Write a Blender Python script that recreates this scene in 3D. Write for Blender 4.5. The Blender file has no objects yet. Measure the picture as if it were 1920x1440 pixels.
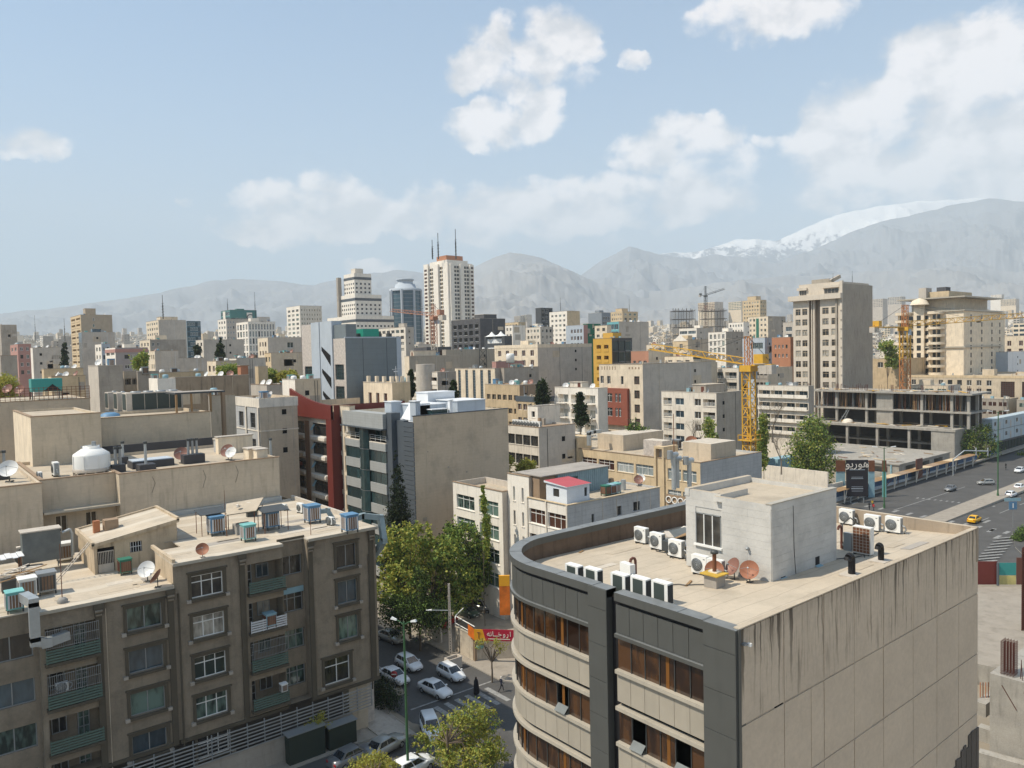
import bpy,bmesh,math,random
import numpy as np
from mathutils import Vector,Matrix,Euler
random.seed(7);rng=np.random.default_rng(7)
PI=math.pi
scn=bpy.context.scene
COL=scn.collection
CH=36.0;FPX=1420.0
YAW,PITCH,ROLL=math.radians(50.8),math.radians(2.4),math.radians(1.3)
_c,_s=math.cos,math.sin
CF=Vector((_c(YAW)*_c(PITCH),_s(YAW)*_c(PITCH),-_s(PITCH)))
_R=Vector((_s(YAW),-_c(YAW),0));_U=Vector((_c(YAW)*_s(PITCH),_s(YAW)*_s(PITCH),_c(PITCH)))
CX=_R*_c(ROLL)-_U*_s(ROLL);CY=_U*_c(ROLL)+_R*_s(ROLL)
cam=bpy.data.cameras.new('camera');camo=bpy.data.objects.new('camera',cam);COL.objects.link(camo)
M3=Matrix((CX,CY,-CF)).transposed()
camo.matrix_world=Matrix.Translation((0,0,CH))@M3.to_4x4()
cam.sensor_width=36;cam.sensor_fit='HORIZONTAL';cam.lens=36*FPX/1920
cam.clip_start=0.3;cam.clip_end=60000
scn.camera=camo
LIGHT=Vector((0.893,-0.447,0)).normalized()
SUN_EL=math.radians(55)
LD=Vector((LIGHT.x*_c(SUN_EL),LIGHT.y*_c(SUN_EL),-_s(SUN_EL)))
sun=bpy.data.lights.new('sun','SUN');suno=bpy.data.objects.new('sun',sun);COL.objects.link(suno)
sun.energy=5.0;sun.angle=math.radians(0.53);sun.color=(1.0,0.90,0.75)
suno.rotation_euler=LD.to_track_quat('-Z','Y').to_euler();suno.location=(-40,40,120)
world=bpy.data.worlds.new('World');scn.world=world;world.use_nodes=True
SKY_STRENGTH=0.13
scn.view_settings.view_transform='Standard';scn.view_settings.look='None'
scn.view_settings.exposure=0.60;scn.view_settings.gamma=1.0;scn.view_settings.use_curve_mapping=False
scn.cycles.use_denoising=True
scn.cycles.max_bounces=6;scn.cycles.diffuse_bounces=4;scn.cycles.glossy_bounces=3
scn.cycles.transmission_bounces=4;scn.cycles.volume_bounces=1;scn.cycles.transparent_max_bounces=8
scn.cycles.sample_clamp_indirect=6
def ray(x,y):
 return CF+CX*((x-960)/FPX)+CY*((720-y)/FPX)
def at_z(x,y,z):
 d=ray(x,y);t=(z-CH)/d.z;return Vector((d.x*t,d.y*t,z))
def at_d(x,y,t):
 d=ray(x,y);return Vector((d.x*t,d.y*t,CH+d.z*t))
def at_v(x,y,v):
 d=ray(x,y);t=v/d.y;return Vector((d.x*t,v,CH+d.z*t))
def at_u(x,y,u):
 d=ray(x,y);t=u/d.x;return Vector((u,d.y*t,CH+d.z*t))
def px_of(u,v,z):
 q=Vector((u,v,z-CH));return 960+FPX*q.dot(CX)/q.dot(CF)
def horizon(x):return 660.5-(x-960)*0.0227
def build_world():
 nt=world.node_tree;N=nt.nodes;L=nt.links;N.clear()
 out=N.new('ShaderNodeOutputWorld');bg=N.new('ShaderNodeBackground');sky=N.new('ShaderNodeTexSky')
 sky.sky_type='NISHITA';sky.sun_disc=False;sky.sun_elevation=SUN_EL
 to_sun=-LD;sky.sun_rotation=math.atan2(to_sun.x,to_sun.y)
 sky.altitude=1200;sky.air_density=1.0;sky.dust_density=1.2;sky.ozone_density=1.0
 tc=N.new('ShaderNodeTexCoord')
 def math_(op,a,b=None,c=None,clamp=False):
  n=N.new('ShaderNodeMath');n.operation=op;n.use_clamp=clamp
  for i,v in enumerate((a,b,c)):
   if v is None:continue
   if isinstance(v,(int,float)):n.inputs[i].default_value=v
   else:L.new(v,n.inputs[i])
  return n.outputs[0]
 sep=N.new('ShaderNodeSeparateXYZ');L.new(tc.outputs['Generated'],sep.inputs[0])
 az=math_('ARCTAN2',sep.outputs[0],sep.outputs[1])
 el=math_('ARCSINE',sep.outputs[2])
 comb=N.new('ShaderNodeCombineXYZ');L.new(az,comb.inputs[0]);L.new(el,comb.inputs[1])
 def noise(scale,detail,rough,off=(0,0,0),dist=0.0,stretch=1.0):
  m=N.new('ShaderNodeMapping');L.new(comb.outputs[0],m.inputs[0]);m.inputs['Location'].default_value=off
  m.inputs['Scale'].default_value=(1,stretch,1)
  n=N.new('ShaderNodeTexNoise');n.inputs['Scale'].default_value=scale;n.inputs['Detail'].default_value=detail
  n.inputs['Roughness'].default_value=rough;n.inputs['Distortion'].default_value=dist
  L.new(m.outputs[0],n.inputs[0]);return n.outputs[0]
 n_big=noise(14,9,0.54,(3.1,1.7,0),0.15,1.3);n_wx=noise(14,5,0.6,(7,2,0));n_wy=noise(14,5,0.6,(1,9,0))
 n_lit=noise(14,6,0.54,(3.1+0.016,1.7-0.024,0),0.15,1.3)
 azw=math_('MULTIPLY_ADD',math_('SUBTRACT',n_wx,0.5),0.085,az)
 elw=math_('MULTIPLY_ADD',math_('SUBTRACT',n_wy,0.5),0.065,el)
 def pxdir(x,y):
  d=ray(x,y).normalized();return math.atan2(d.x,d.y),math.asin(d.z)
 lobes=[(885,128,70,42,1),(930,70,40,45,.9),(905,60,60,30,.6),(1040,85,88,70,1),(1075,45,55,40,.8),(1010,195,60,50,.9),(925,235,85,42,1),(1000,235,75,45,1),(1100,150,40,35,.6),(965,160,60,35,.8),(1450,25,130,45,1),(1395,10,70,30,.8),(1190,115,28,18,.7),(30,262,70,26,.9),(125,212,26,10,.45),(1215,285,78,40,1),(1262,250,60,32,.95),(1330,265,60,38,.9),(1320,330,110,38,.7),(1640,230,110,80,.95),(1760,150,110,80,1.1),(1860,120,120,70,1.1),(1700,290,190,75,1),(1860,260,150,110,1.15),(1530,280,60,30,.7),(1650,350,170,36,.6),(1440,275,34,16,.5),(1590,200,50,40,.6),(515,378,80,34,1),(610,375,75,42,1.1),(670,390,70,38,1),(560,420,130,40,.95),(800,385,80,34,1.05),(780,410,80,34,.9),(870,405,70,32,.9),(930,380,85,38,1),(1040,385,105,44,1),(1180,365,95,42,1),(1300,365,130,40,.95),(950,420,150,36,.8),(1120,405,130,34,.85),(705,503,48,14,.95),(1145,460,40,14,.4),(330,498,40,14,.35),(340,372,20,9,.4),(1210,400,110,22,.5)]
 acc=None
 for(x,y,w,h,s)in lobes:
  a0,e0=pxdir(x,y);kk=1.08 if y<250 and x<1150 else 1.25;rw,rh=w/FPX*kk,h/FPX*kk*1.04
  dx=math_('MULTIPLY',math_('SUBTRACT',azw,a0),1/rw);dy=math_('MULTIPLY',math_('SUBTRACT',elw,e0),1/rh)
  d2=math_('MULTIPLY_ADD',dx,dx,math_('MULTIPLY',dy,dy))
  v=math_('MULTIPLY',math_('SUBTRACT',1.15,d2),s)
  v=math_('MAXIMUM',v,0.0)
  acc=v if acc is None else math_('SMOOTH_MAX',acc,v,0.25)if False else math_('MAXIMUM',acc,v)
 dcam=N.new('ShaderNodeVectorMath');dcam.operation='DOT_PRODUCT';L.new(tc.outputs['Generated'],dcam.inputs[0])
 dcam.inputs[1].default_value=tuple(ray(960,300).normalized())
 outside=math_('LESS_THAN',dcam.outputs['Value'],0.60)
 gen=math_('MULTIPLY',math_('MULTIPLY',math_('SUBTRACT',noise(3.0,3,0.5,(11,4,0)),0.50,clamp=True),7.0),outside)  # unseen clouds outside the view, cover raised to add fill brightness
 acc=math_('MAXIMUM',acc,gen)
 body=math_('MULTIPLY_ADD',math_('SUBTRACT',n_big,0.5),2.9,math_('MINIMUM',acc,1.0))
 body=math_('MULTIPLY',body,math_('MULTIPLY',acc,3.0,clamp=True))
 mr=N.new('ShaderNodeMapRange');mr.interpolation_type='SMOOTHSTEP';L.new(body,mr.inputs[0])
 mr.inputs[1].default_value=0.20;mr.inputs[2].default_value=0.95
 cover=math_('MULTIPLY',mr.outputs[0],0.93)
 sh=math_('MULTIPLY_ADD',math_('SUBTRACT',n_big,n_lit),5.5,math_('MULTIPLY_ADD',noise(8,3,.5,(5,5,0)),1.5,-.12),clamp=True)
 ramp=N.new('ShaderNodeMix');ramp.data_type='RGBA';L.new(sh,ramp.inputs[0])
 ramp.inputs[6].default_value=CLOUD_DARK;ramp.inputs[7].default_value=CLOUD_LIT
 haze=math_('POWER',math_('SUBTRACT',1.0,math_('ABSOLUTE',sep.outputs[2]),clamp=True),7.0)
 hz=N.new('ShaderNodeMix');hz.data_type='RGBA';L.new(math_('MULTIPLY',haze,0.62,clamp=True),hz.inputs[0])
 tn=N.new('ShaderNodeMix');tn.data_type='RGBA';tn.blend_type='MULTIPLY';tn.inputs[0].default_value=1;L.new(sky.outputs[0],tn.inputs[6]);tn.inputs[7].default_value=(.42,.80,.95,1);L.new(tn.outputs[2],hz.inputs[6]);hz.inputs[7].default_value=HAZE_SKY
 gain=N.new('ShaderNodeMapRange');L.new(el,gain.inputs[0]);gain.inputs[1].default_value=.08;gain.inputs[2].default_value=.38;gain.inputs[3].default_value=1.65;gain.inputs[4].default_value=.98
 vm=N.new('ShaderNodeVectorMath');vm.operation='SCALE';L.new(ramp.outputs[2],vm.inputs[0]);L.new(gain.outputs[0],vm.inputs['Scale'])
 mx=N.new('ShaderNodeMix');mx.data_type='RGBA'
 L.new(cover,mx.inputs[0]);L.new(hz.outputs[2],mx.inputs[6]);L.new(vm.outputs[0],mx.inputs[7])
 L.new(mx.outputs[2],bg.inputs[0]);bg.inputs[1].default_value=SKY_STRENGTH;L.new(bg.outputs[0],out.inputs[0])
CLOUD_LIT=(7.8,6.9,6.4,1);CLOUD_DARK=(4.5,4.1,3.95,1);HAZE_SKY=(4.0,4.7,4.9,1)
build_world()
world.cycles.sampling_method='MANUAL';world.cycles.sample_map_resolution=512
MATS={}
def _nodes(m):
 m.use_nodes=True;nt=m.node_tree;b=nt.nodes['Principled BSDF'];return nt,nt.nodes,nt.links,b
def mat(name,col,rough=0.8,var=0.25,scale=0.5,streak=0.0,fine=0.12,bump=0.15,metal=0.0,tint=0.0,seams=None,spec=0.3,dirt=None,courses=None):
 """procedural wall-like material: large mottling, fine grain, rain streaks; all on object coordinates"""
 if name in MATS:return MATS[name]
 if col[0]>col[2]*1.12:col=(col[0]*1.02,col[1]*.99,col[2]*.965)
 m=bpy.data.materials.new(name);nt,N,L,b=_nodes(m)
 b.inputs['Roughness'].default_value=rough;b.inputs['Metallic'].default_value=metal
 b.inputs['Specular IOR Level'].default_value=spec
 tc=N.new('ShaderNodeTexCoord');geo=N.new('ShaderNodeNewGeometry');oi=N.new('ShaderNodeObjectInfo')
 P=geo.outputs['Position']
 def nz(sc,det,mapping=None,off=0):
  n=N.new('ShaderNodeTexNoise');n.inputs['Scale'].default_value=sc;n.inputs['Detail'].default_value=det
  n.inputs['Roughness'].default_value=0.6
  mp=N.new('ShaderNodeMapping');mp.inputs['Location'].default_value=(off,off*1.7,off*.3)
  if mapping:mp.inputs['Scale'].default_value=mapping
  L.new(P,mp.inputs[0]);L.new(mp.outputs[0],n.inputs[0]);return n.outputs[0]
 def mth(op,a,b_=None,clamp=False):
  n=N.new('ShaderNodeMath');n.operation=op;n.use_clamp=clamp
  for i,v in enumerate((a,b_)):
   if v is None:continue
   if isinstance(v,(int,float)):n.inputs[i].default_value=v
   else:L.new(v,n.inputs[i])
  return n.outputs[0]
 fac=mth('ADD',mth('MULTIPLY',mth('SUBTRACT',nz(scale,5),0.5),var*2.4),1.0)
 g=mth('MULTIPLY',mth('SUBTRACT',nz(scale*14,3,off=5),0.5),fine*2)
 fac=mth('ADD',fac,g)
 if tint:fac=mth('ADD',fac,mth('MULTIPLY',mth('SUBTRACT',oi.outputs['Random'],0.5),tint*2))
 if streak:
  s1=nz(1.0,4,(1.9,1.9,0.22),9)
  s2=nz(0.35,2,None,3)
  mr=N.new('ShaderNodeMapRange');mr.inputs[1].default_value=0.52;mr.inputs[2].default_value=0.78;L.new(s1,mr.inputs[0])
  st=mth('MULTIPLY',mth('MULTIPLY',mr.outputs[0],mth('MULTIPLY',s2,1.8)),streak)
  fac=mth('MULTIPLY',fac,mth('SUBTRACT',1.0,st,clamp=True))
 if courses:
  sp=N.new('ShaderNodeSeparateXYZ');L.new(P,sp.inputs[0])
  fr=mth('FRACT',mth('DIVIDE',sp.outputs[2],courses[0]))
  ln=mth('LESS_THAN',fr,courses[1])
  fac=mth('MULTIPLY',fac,mth('SUBTRACT',1.0,mth('MULTIPLY',ln,courses[2])))
 hs=N.new('ShaderNodeMix');hs.data_type='RGBA';hs.blend_type='MULTIPLY';hs.inputs[0].default_value=1
 cc=N.new('ShaderNodeCombineColor')
 for i in range(3):L.new(fac,cc.inputs[i])
 hs.inputs[6].default_value=(*col,1);L.new(cc.outputs[0],hs.inputs[7])
 colout=hs.outputs[2]
 if dirt:
  dm=N.new('ShaderNodeMapRange');dm.inputs[1].default_value=0.50;dm.inputs[2].default_value=0.72;L.new(nz(scale*1.7,6,off=21),dm.inputs[0])
  mxd=N.new('ShaderNodeMix');mxd.data_type='RGBA';L.new(mth('MULTIPLY',dm.outputs[0],dirt[3]),mxd.inputs[0])
  L.new(colout,mxd.inputs[6]);mxd.inputs[7].default_value=(*dirt[:3],1);colout=mxd.outputs[2]
 L.new(colout,b.inputs['Base Color'])
 if bump:
  bp=N.new('ShaderNodeBump');bp.inputs['Strength'].default_value=bump;bp.inputs['Distance'].default_value=0.05
  L.new(nz(scale*9,5,off=2),bp.inputs['Height']);L.new(bp.outputs[0],b.inputs['Normal'])
 MATS[name]=m;return m
def plain(name,col,rough=0.5,metal=0.0,tint=0.0,spec=0.4,var=0.08):
 return mat(name,col,rough,var=var,scale=1.3,fine=0.05,bump=0,metal=metal,tint=tint,spec=spec)
def glass(name,col,rough=0.06,tint=0.5,spec=0.7,curtain=None,con=1.6):
 """window pane of a day-lit facade: dark glossy pane; per-object variation of room or curtain, plus noise mottling standing for reflections"""
 if name in MATS:return MATS[name]
 m=bpy.data.materials.new(name);nt,N,L,b=_nodes(m)
 b.inputs['Roughness'].default_value=rough;b.inputs['Specular IOR Level'].default_value=spec
 oi=N.new('ShaderNodeObjectInfo');geo=N.new('ShaderNodeNewGeometry')
 n=N.new('ShaderNodeTexNoise');n.inputs['Scale'].default_value=1.1;n.inputs['Detail'].default_value=4
 mp=N.new('ShaderNodeMapping');L.new(geo.outputs['Position'],mp.inputs[0]);mp.inputs['Scale'].default_value=(2.5,2.5,.8)
 L.new(mp.outputs[0],n.inputs[0])
 mx=N.new('ShaderNodeMix');mx.data_type='RGBA'
 ma=N.new('ShaderNodeMath');ma.operation='MULTIPLY_ADD';L.new(n.outputs[0],ma.inputs[0]);ma.inputs[1].default_value=con
 mb=N.new('ShaderNodeMath');mb.operation='MULTIPLY_ADD';L.new(oi.outputs['Random'],mb.inputs[0]);mb.inputs[1].default_value=tint*1.6;mb.inputs[2].default_value=-0.55-tint*.6-(con-1.6)*.5
 L.new(mb.outputs[0],ma.inputs[2]);ma.use_clamp=True
 L.new(ma.outputs[0],mx.inputs[0]);mx.inputs[6].default_value=(*col,1)
 c2=curtain or tuple(min(1,c*3.2+.01)for c in col);mx.inputs[7].default_value=(*c2,1)
 L.new(mx.outputs[2],b.inputs['Base Color'])
 MATS[name]=m;return m
def leafmat(name,col,col2):
 m=bpy.data.materials.new(name);nt,N,L,b=_nodes(m)
 geo=N.new('ShaderNodeNewGeometry');n=N.new('ShaderNodeTexNoise');n.inputs['Scale'].default_value=0.9;n.inputs['Detail'].default_value=4
 L.new(geo.outputs['Position'],n.inputs[0])
 mx=N.new('ShaderNodeMix');mx.data_type='RGBA';L.new(n.outputs[0],mx.inputs[0])
 mx.inputs[6].default_value=(*col,1);mx.inputs[7].default_value=(*col2,1)
 L.new(mx.outputs[2],b.inputs['Base Color']);b.inputs['Roughness'].default_value=.6;b.inputs['Specular IOR Level'].default_value=.25
 tr=N.new('ShaderNodeBsdfTranslucent');L.new(mx.outputs[2],tr.inputs[0]);ms=N.new('ShaderNodeMixShader');ms.inputs[0].default_value=.35
 o=N['Material Output'];L.new(b.outputs[0],ms.inputs[1]);L.new(tr.outputs[0],ms.inputs[2]);L.new(ms.outputs[0],o.inputs[0])
 MATS[name]=m;return m
W=lambda k:MATS[k]
mat('cream',(.68,.60,.47),streak=.35,courses=None,tint=.04)
mat('white',(.78,.75,.68),streak=.3,var=.15,tint=.03)
mat('offwhite',(.68,.64,.56),streak=.4,var=.2)
mat('beige',(.54,.47,.36),streak=.35,var=.2,scale=.2,dirt=(.38,.33,.25,.45),courses=(.7,.05,.07))
mat('tan',(.50,.40,.26),streak=.4)
mat('sand',(.58,.47,.31),streak=.3)
mat('cement',(.36,.33,.285),streak=.3,var=.3,scale=.2,dirt=(.24,.22,.19,.45),courses=(.8,.04,.10))
mat('cement_light',(.50,.465,.41),streak=.25,var=.22,scale=.2,dirt=(.33,.30,.26,.45),courses=(.9,.04,.08))
mat('cement_warm',(.52,.45,.35),streak=.35,var=.22,scale=.2,dirt=(.36,.31,.24,.45),courses=(.7,.05,.08))
mat('grey_stone',(.42,.425,.42),streak=.3,courses=(.6,.05,.25))
mat('bluegrey',(.17,.20,.215),rough=.5,streak=.1,var=.1,courses=(1.1,.02,.3))
mat('lightblue',(.42,.47,.52),var=.12,streak=.15)
mat('maroon',(.15,.032,.026),rough=.45,var=.12,streak=.1)
mat('redbrick',(.26,.085,.055),rough=.8,var=.15,courses=(.25,.2,.2))
mat('orange',(.40,.19,.11),var=.15)
mat('yellow_wall',(.55,.34,.07),var=.12)
mat('pink',(.42,.24,.21),var=.15)
mat('teal_wall',(.07,.20,.19),rough=.4,var=.12)
mat('green_net',(.02,.16,.09),rough=.8,var=.2)
mat('dark_wall',(.07,.075,.08),rough=.5,var=.15)
mat('dark_net',(.09,.09,.095),rough=.9,var=.35,streak=.3)
mat('parapet_shaded',(.13,.095,.07),var=.4,scale=.8,streak=.6);mat('parapet_in',(.34,.285,.22),var=.2,streak=.6);mat('brown_wall',(.30,.22,.15),var=.25,streak=.3)  # first brown is darkened in its colour for the shaded curved inner wall
mat('marble',(.50,.46,.42),var=.5,scale=2.2,rough=.4)
mat('panel_grey',(.36,.37,.36),rough=.5,streak=.15,var=.12,courses=(.42,.05,.3))
mat('slate_panel',(.085,.10,.115),rough=.45,var=.1)
mat('brickwork',(.30,.20,.13),var=.2,scale=1.5,courses=(.12,.25,.3))
mat('roof',(.44,.385,.30),var=.22,scale=.35,fine=.1,dirt=(.26,.22,.17,.5),bump=.2)
mat('roof_pale',(.52,.48,.41),var=.2,scale=.3,dirt=(.32,.28,.23,.5))
mat('roof_grey',(.33,.31,.28),var=.25,scale=.3,dirt=(.15,.14,.13,.6))
mat('roof_white',(.72,.74,.76),var=.08,rough=.4)
mat('bitumen',(.055,.055,.06),var=.3,rough=.6)
mat('foil',(.42,.43,.44),rough=.45,metal=.3,var=.3)
plain('white_paint',(.76,.76,.73),.4);plain('dark_metal',(.055,.06,.06),.5);plain('grey_metal',(.30,.32,.33),.45,.4)
plain('galv',(.42,.45,.46),.42,.5,var=.2);plain('rust',(.17,.07,.035),.85,var=.35);plain('black',(.012,.012,.014),.6)
plain('blue_paint',(.10,.22,.36),.55,var=.3);plain('teal_paint',(.17,.42,.40),.6,var=.25);plain('sky_paint',(.25,.40,.46),.6,var=.3);plain('pad',(.20,.13,.085),.9,var=.4);plain('cabinet_grey',(.13,.145,.145),.6,.2,var=.35)
plain('green_paint',(.03,.16,.11),.5);plain('lamp_green',(.045,.12,.05),.5);plain('yellow_steel',(.62,.36,.04),.5,var=.2)
plain('orange_steel',(.45,.19,.06),.6,var=.2);plain('red_paint',(.45,.04,.05),.5);plain('red_roof',(.42,.07,.08),.5)
plain('copper',(.42,.17,.08),.45,.2,var=.2);plain('copper_dull',(.30,.13,.075),.6,.05,var=.35);plain('dish_brown',(.25,.13,.10),.5,.1);plain('dish_white',(.7,.7,.68),.5)
plain('brown_frame',(.13,.05,.035),.5);plain('curtain',(.45,.44,.40),.9,tint=.2);plain('curtain_green',(.16,.24,.20),.9,tint=.2)
plain('wood',(.28,.18,.09),.8,var=.3);plain('rebar',(.085,.03,.022),.9,var=.3);plain('concrete_raw',(.30,.29,.27),.9,var=.3)
mat('raw',(.33,.32,.29),var=.3,scale=.6,streak=.4,fine=.2);mat('raw_dark',(.10,.09,.08),var=.3,scale=.6)
plain('amber',(.17,.07,.012),.5);plain('skin',(.35,.2,.13),.6);plain('cloth_black',(.012,.012,.016),.95);plain('cloth_red',(.5,.03,.03),.9)
plain('cloth_navy',(.02,.025,.05),.9);plain('cloth_yellow',(.5,.34,.05),.9);plain('tyre',(.02,.02,.02),.85);plain('rim',(.35,.36,.37),.35,.6)
plain('car_white',(.72,.74,.75),.22,spec=.6,var=.02);plain('car_silver',(.36,.36,.34),.28,.35,var=.02);plain('car_grey',(.19,.20,.21),.28,.35,var=.02)
plain('taxi_yellow',(.72,.40,.01),.3,var=.02);plain('car_green',(.06,.09,.07),.3);plain('car_red',(.32,.02,.02),.3);plain('tail_red',(.35,.01,.01),.3)
plain('lamp_glass',(.7,.72,.72),.2);plain('pvc',(.55,.56,.57),.4)
glass('car_glass',(.012,.016,.02),.04,.1,.8)
glass('pane_dark',(.018,.02,.022),tint=.5,curtain=(.10,.09,.075));glass('pane_curtain',(.06,.06,.055),tint=.9,curtain=(.42,.40,.35),con=2.6)
glass('pane_green',(.016,.03,.027),tint=.8,curtain=(.13,.20,.17),con=3.2);glass('pane_blue',(.022,.04,.055),tint=.5,curtain=(.07,.115,.145))
glass('pane_amber',(.022,.010,.005),.05,tint=1.2,spec=1.0,curtain=(.08,.036,.013),con=4.0);glass('pane_teal',(.012,.03,.035),tint=.4,curtain=(.03,.07,.075));glass('pane_light',(.20,.24,.25),tint=.7,curtain=(.5,.52,.5))  # amber panes: strong mottling painted into the colour in place of reflections
glass('opening',(.010,.010,.010),.9,.3,.1,curtain=(.03,.03,.03))
class MB:
 def __init__(s):s.v=[];s.f=[];s.m=[];s.mats=[];s.sm=[]
 def mi(s,m):
  if isinstance(m,str):m=MATS[m]
  if m not in s.mats:s.mats.append(m)
  return s.mats.index(m)
 def face(s,pts,m,smooth=False):
  b=len(s.v);s.v+=[tuple(p)for p in pts];s.f.append(tuple(range(b,b+len(pts))));s.m.append(s.mi(m));s.sm.append(smooth)
 def mesh(s,vs,fs,m,smooth=False):
  b=len(s.v);s.v+=[tuple(p)for p in vs];k=s.mi(m)
  for f in fs:s.f.append(tuple(i+b for i in f));s.m.append(k);s.sm.append(smooth)
 def box(s,x0,y0,z0,x1,y1,z1,m,top=None):
  if x1<x0:x0,x1=x1,x0
  if y1<y0:y0,y1=y1,y0
  if z1<z0:z0,z1=z1,z0
  vs=[(x0,y0,z0),(x1,y0,z0),(x1,y1,z0),(x0,y1,z0),(x0,y0,z1),(x1,y0,z1),(x1,y1,z1),(x0,y1,z1)]
  s.mesh(vs,[(0,3,2,1),(0,1,5,4),(1,2,6,5),(2,3,7,6),(3,0,4,7)],m)
  s.mesh(vs[4:],[(0,1,2,3)],top or m)
  return s
 def bar(s,p,q,w,m,h=None):
  p,q=Vector(p),Vector(q);d=q-p
  if d.length<1e-6:return
  d.normalize();a=d.cross(Vector((0,0,1)))
  if a.length<1e-3:a=Vector((1,0,0))
  a.normalize();b=d.cross(a);h=h or w;a=a*w/2;b=b*h/2
  s.mesh([p-a-b,p+a-b,p+a+b,p-a+b,q-a-b,q+a-b,q+a+b,q-a+b],[(0,3,2,1),(4,5,6,7),(0,1,5,4),(1,2,6,5),(2,3,7,6),(3,0,4,7)],m)
 def tube(s,p,q,r0,r1,m,n=8,caps=True):
  p,q=Vector(p),Vector(q);d=(q-p).normalized();a=d.cross(Vector((0,0,1)))
  if a.length<1e-3:a=Vector((1,0,0))
  a.normalize();b=d.cross(a)
  vs=[];
  for c,r in((p,r0),(q,r1)):
   for i in range(n):t=2*PI*i/n;vs.append(c+(a*_c(t)+b*_s(t))*r)
  s.mesh(vs,[(i,(i+1)%n,n+(i+1)%n,n+i)for i in range(n)],m,True)
  if caps:s.mesh(vs[:n],[tuple(range(n-1,-1,-1))],m);s.mesh(vs[n:],[tuple(range(n))],m)
 def path(s,pts,r,m,n=7):
  for a,b in zip(pts,pts[1:]):s.tube(a,b,r,r,m,n)
 def lathe(s,c,prof,m,n=16,axis=None):
  M=Matrix.Identity(3)if axis is None else Vector(axis).to_track_quat('Z','Y').to_matrix()
  vs=[]
  for r,z in prof:
   for i in range(n):t=2*PI*i/n;vs.append(Vector(c)+M@Vector((r*_c(t),r*_s(t),z)))
  fs=[]
  for k in range(len(prof)-1):
   for i in range(n):fs.append((k*n+i,k*n+(i+1)%n,(k+1)*n+(i+1)%n,(k+1)*n+i))
  s.mesh(vs,fs,m,True)
 def data(s,name):
  me=bpy.data.meshes.new(name);me.from_pydata(s.v,[],s.f)
  for m in s.mats:me.materials.append(m)
  if len(s.mats)>1:me.polygons.foreach_set('material_index',s.m)
  if any(s.sm):me.polygons.foreach_set('use_smooth',s.sm)
  me.update();return me
 def build(s,name,parent=None,loc=None,rot=None,**kw):
  return put(name,s.data(name),parent,loc,rot,**kw)
KIDS={}
def put(name,me,parent=None,loc=None,rot=None,label=None,category=None,group=None,kind=None):
 o=bpy.data.objects.new(name,me);COL.objects.link(o)
 if parent:o.parent=parent;KIDS.setdefault(parent.name,[]).append(o)
 if loc is not None:o.location=loc
 if rot is not None:o.rotation_euler=(0,0,rot)if isinstance(rot,(int,float))else rot
 if label:o['label']=label
 if category:o['category']=category
 if group:o['group']=group
 if kind:o['kind']=kind
 return o
def thing(name,label,cat,loc=(0,0,0),rot=0,group=None):
 return put(name,None,None,loc,rot,label,cat,group)
def copy_tree(o,parent=None):
 c=o.copy();COL.objects.link(c);c.parent=parent
 if parent:KIDS.setdefault(parent.name,[]).append(c)
 for ch in list(KIDS.get(o.name,())):copy_tree(ch,c)
 return c
def dup(o,loc,rot=None,label=None,scale=None):
 c=copy_tree(o);c.location=loc
 if rot is not None:c.rotation_euler=(0,0,rot)if isinstance(rot,(int,float))else rot
 if label:c['label']=label
 if scale:c.scale=(scale,)*3
 return c
def ground_z(u,v):
 r=math.hypot(u,v)
 z=0.0
 if r>260:z+=0.016*(min(r,900)-260)
 if r>900:z+=0.045*(r-900)
 z+=1.3*max(0,min(1,(39-u)/8))*max(0,min(1,(v-20)/20))*(1 if r<120 else max(0,1-(r-120)/60))
 return z
mat('asphalt',(.082,.080,.077),rough=.85,var=.3,scale=.25,fine=.25,bump=.1,dirt=(.10,.098,.09,.35))
mat('paving',(.30,.275,.235),rough=.85,var=.2,scale=.6,dirt=(.17,.15,.12,.5))
mat('soil',(.26,.23,.18),rough=.95,var=.25,scale=.03,dirt=(.15,.14,.11,.6))
mat('kerb',(.33,.32,.29),rough=.85);mat('road_paint',(.27,.27,.26),rough=.7,var=.6,scale=2.5,dirt=(.10,.10,.10,.6))
def build_ground():
 rs=[0,15,25,32,38,44,50,56,62,68,76,85,100,120,145,175,210,260,330,420,550,700,900,1200,1600,2200,3000,4200,6000,9000,16000]
 na=240;vs=[(0,0,ground_z(0,0)-.02)];fs=[]
 for r in rs[1:]:
  for i in range(na):
   a=2*PI*i/na;u,v=r*_c(a),r*_s(a)
   zz=ground_z(u,v)if r<3001 else ground_z(3000*_c(a),3000*_s(a))+(r-3000)*.004
   vs.append((u,v,zz-.02))
 for i in range(na):fs.append((0,1+i,1+(i+1)%na))
 for k in range(len(rs)-2):
  b,c=1+k*na,1+(k+1)*na
  for i in range(na):j=(i+1)%na;fs.append((b+i,c+i,c+j,b+j))
 mb=MB();mb.mesh(vs,fs,'soil');mb.build('ground',kind='structure')
build_ground()
def sheet(name,u0,v0,u1,v1,m,dz,step=6.0,parent=None,kind='structure'):
 """a rectangle laid over the terrain, dz above it"""
 nu,nv=max(1,int(abs(u1-u0)/step)),max(1,int(abs(v1-v0)/step));mb=MB();vs=[]
 for j in range(nv+1):
  for i in range(nu+1):
   u,v=u0+(u1-u0)*i/nu,v0+(v1-v0)*j/nv;vs.append((u,v,ground_z(u,v)+dz))
 fs=[(j*(nu+1)+i,j*(nu+1)+i+1,(j+1)*(nu+1)+i+1,(j+1)*(nu+1)+i)for j in range(nv)for i in range(nu)]
 mb.mesh(vs,fs,m);return mb.build(name,parent,kind=kind)
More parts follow.
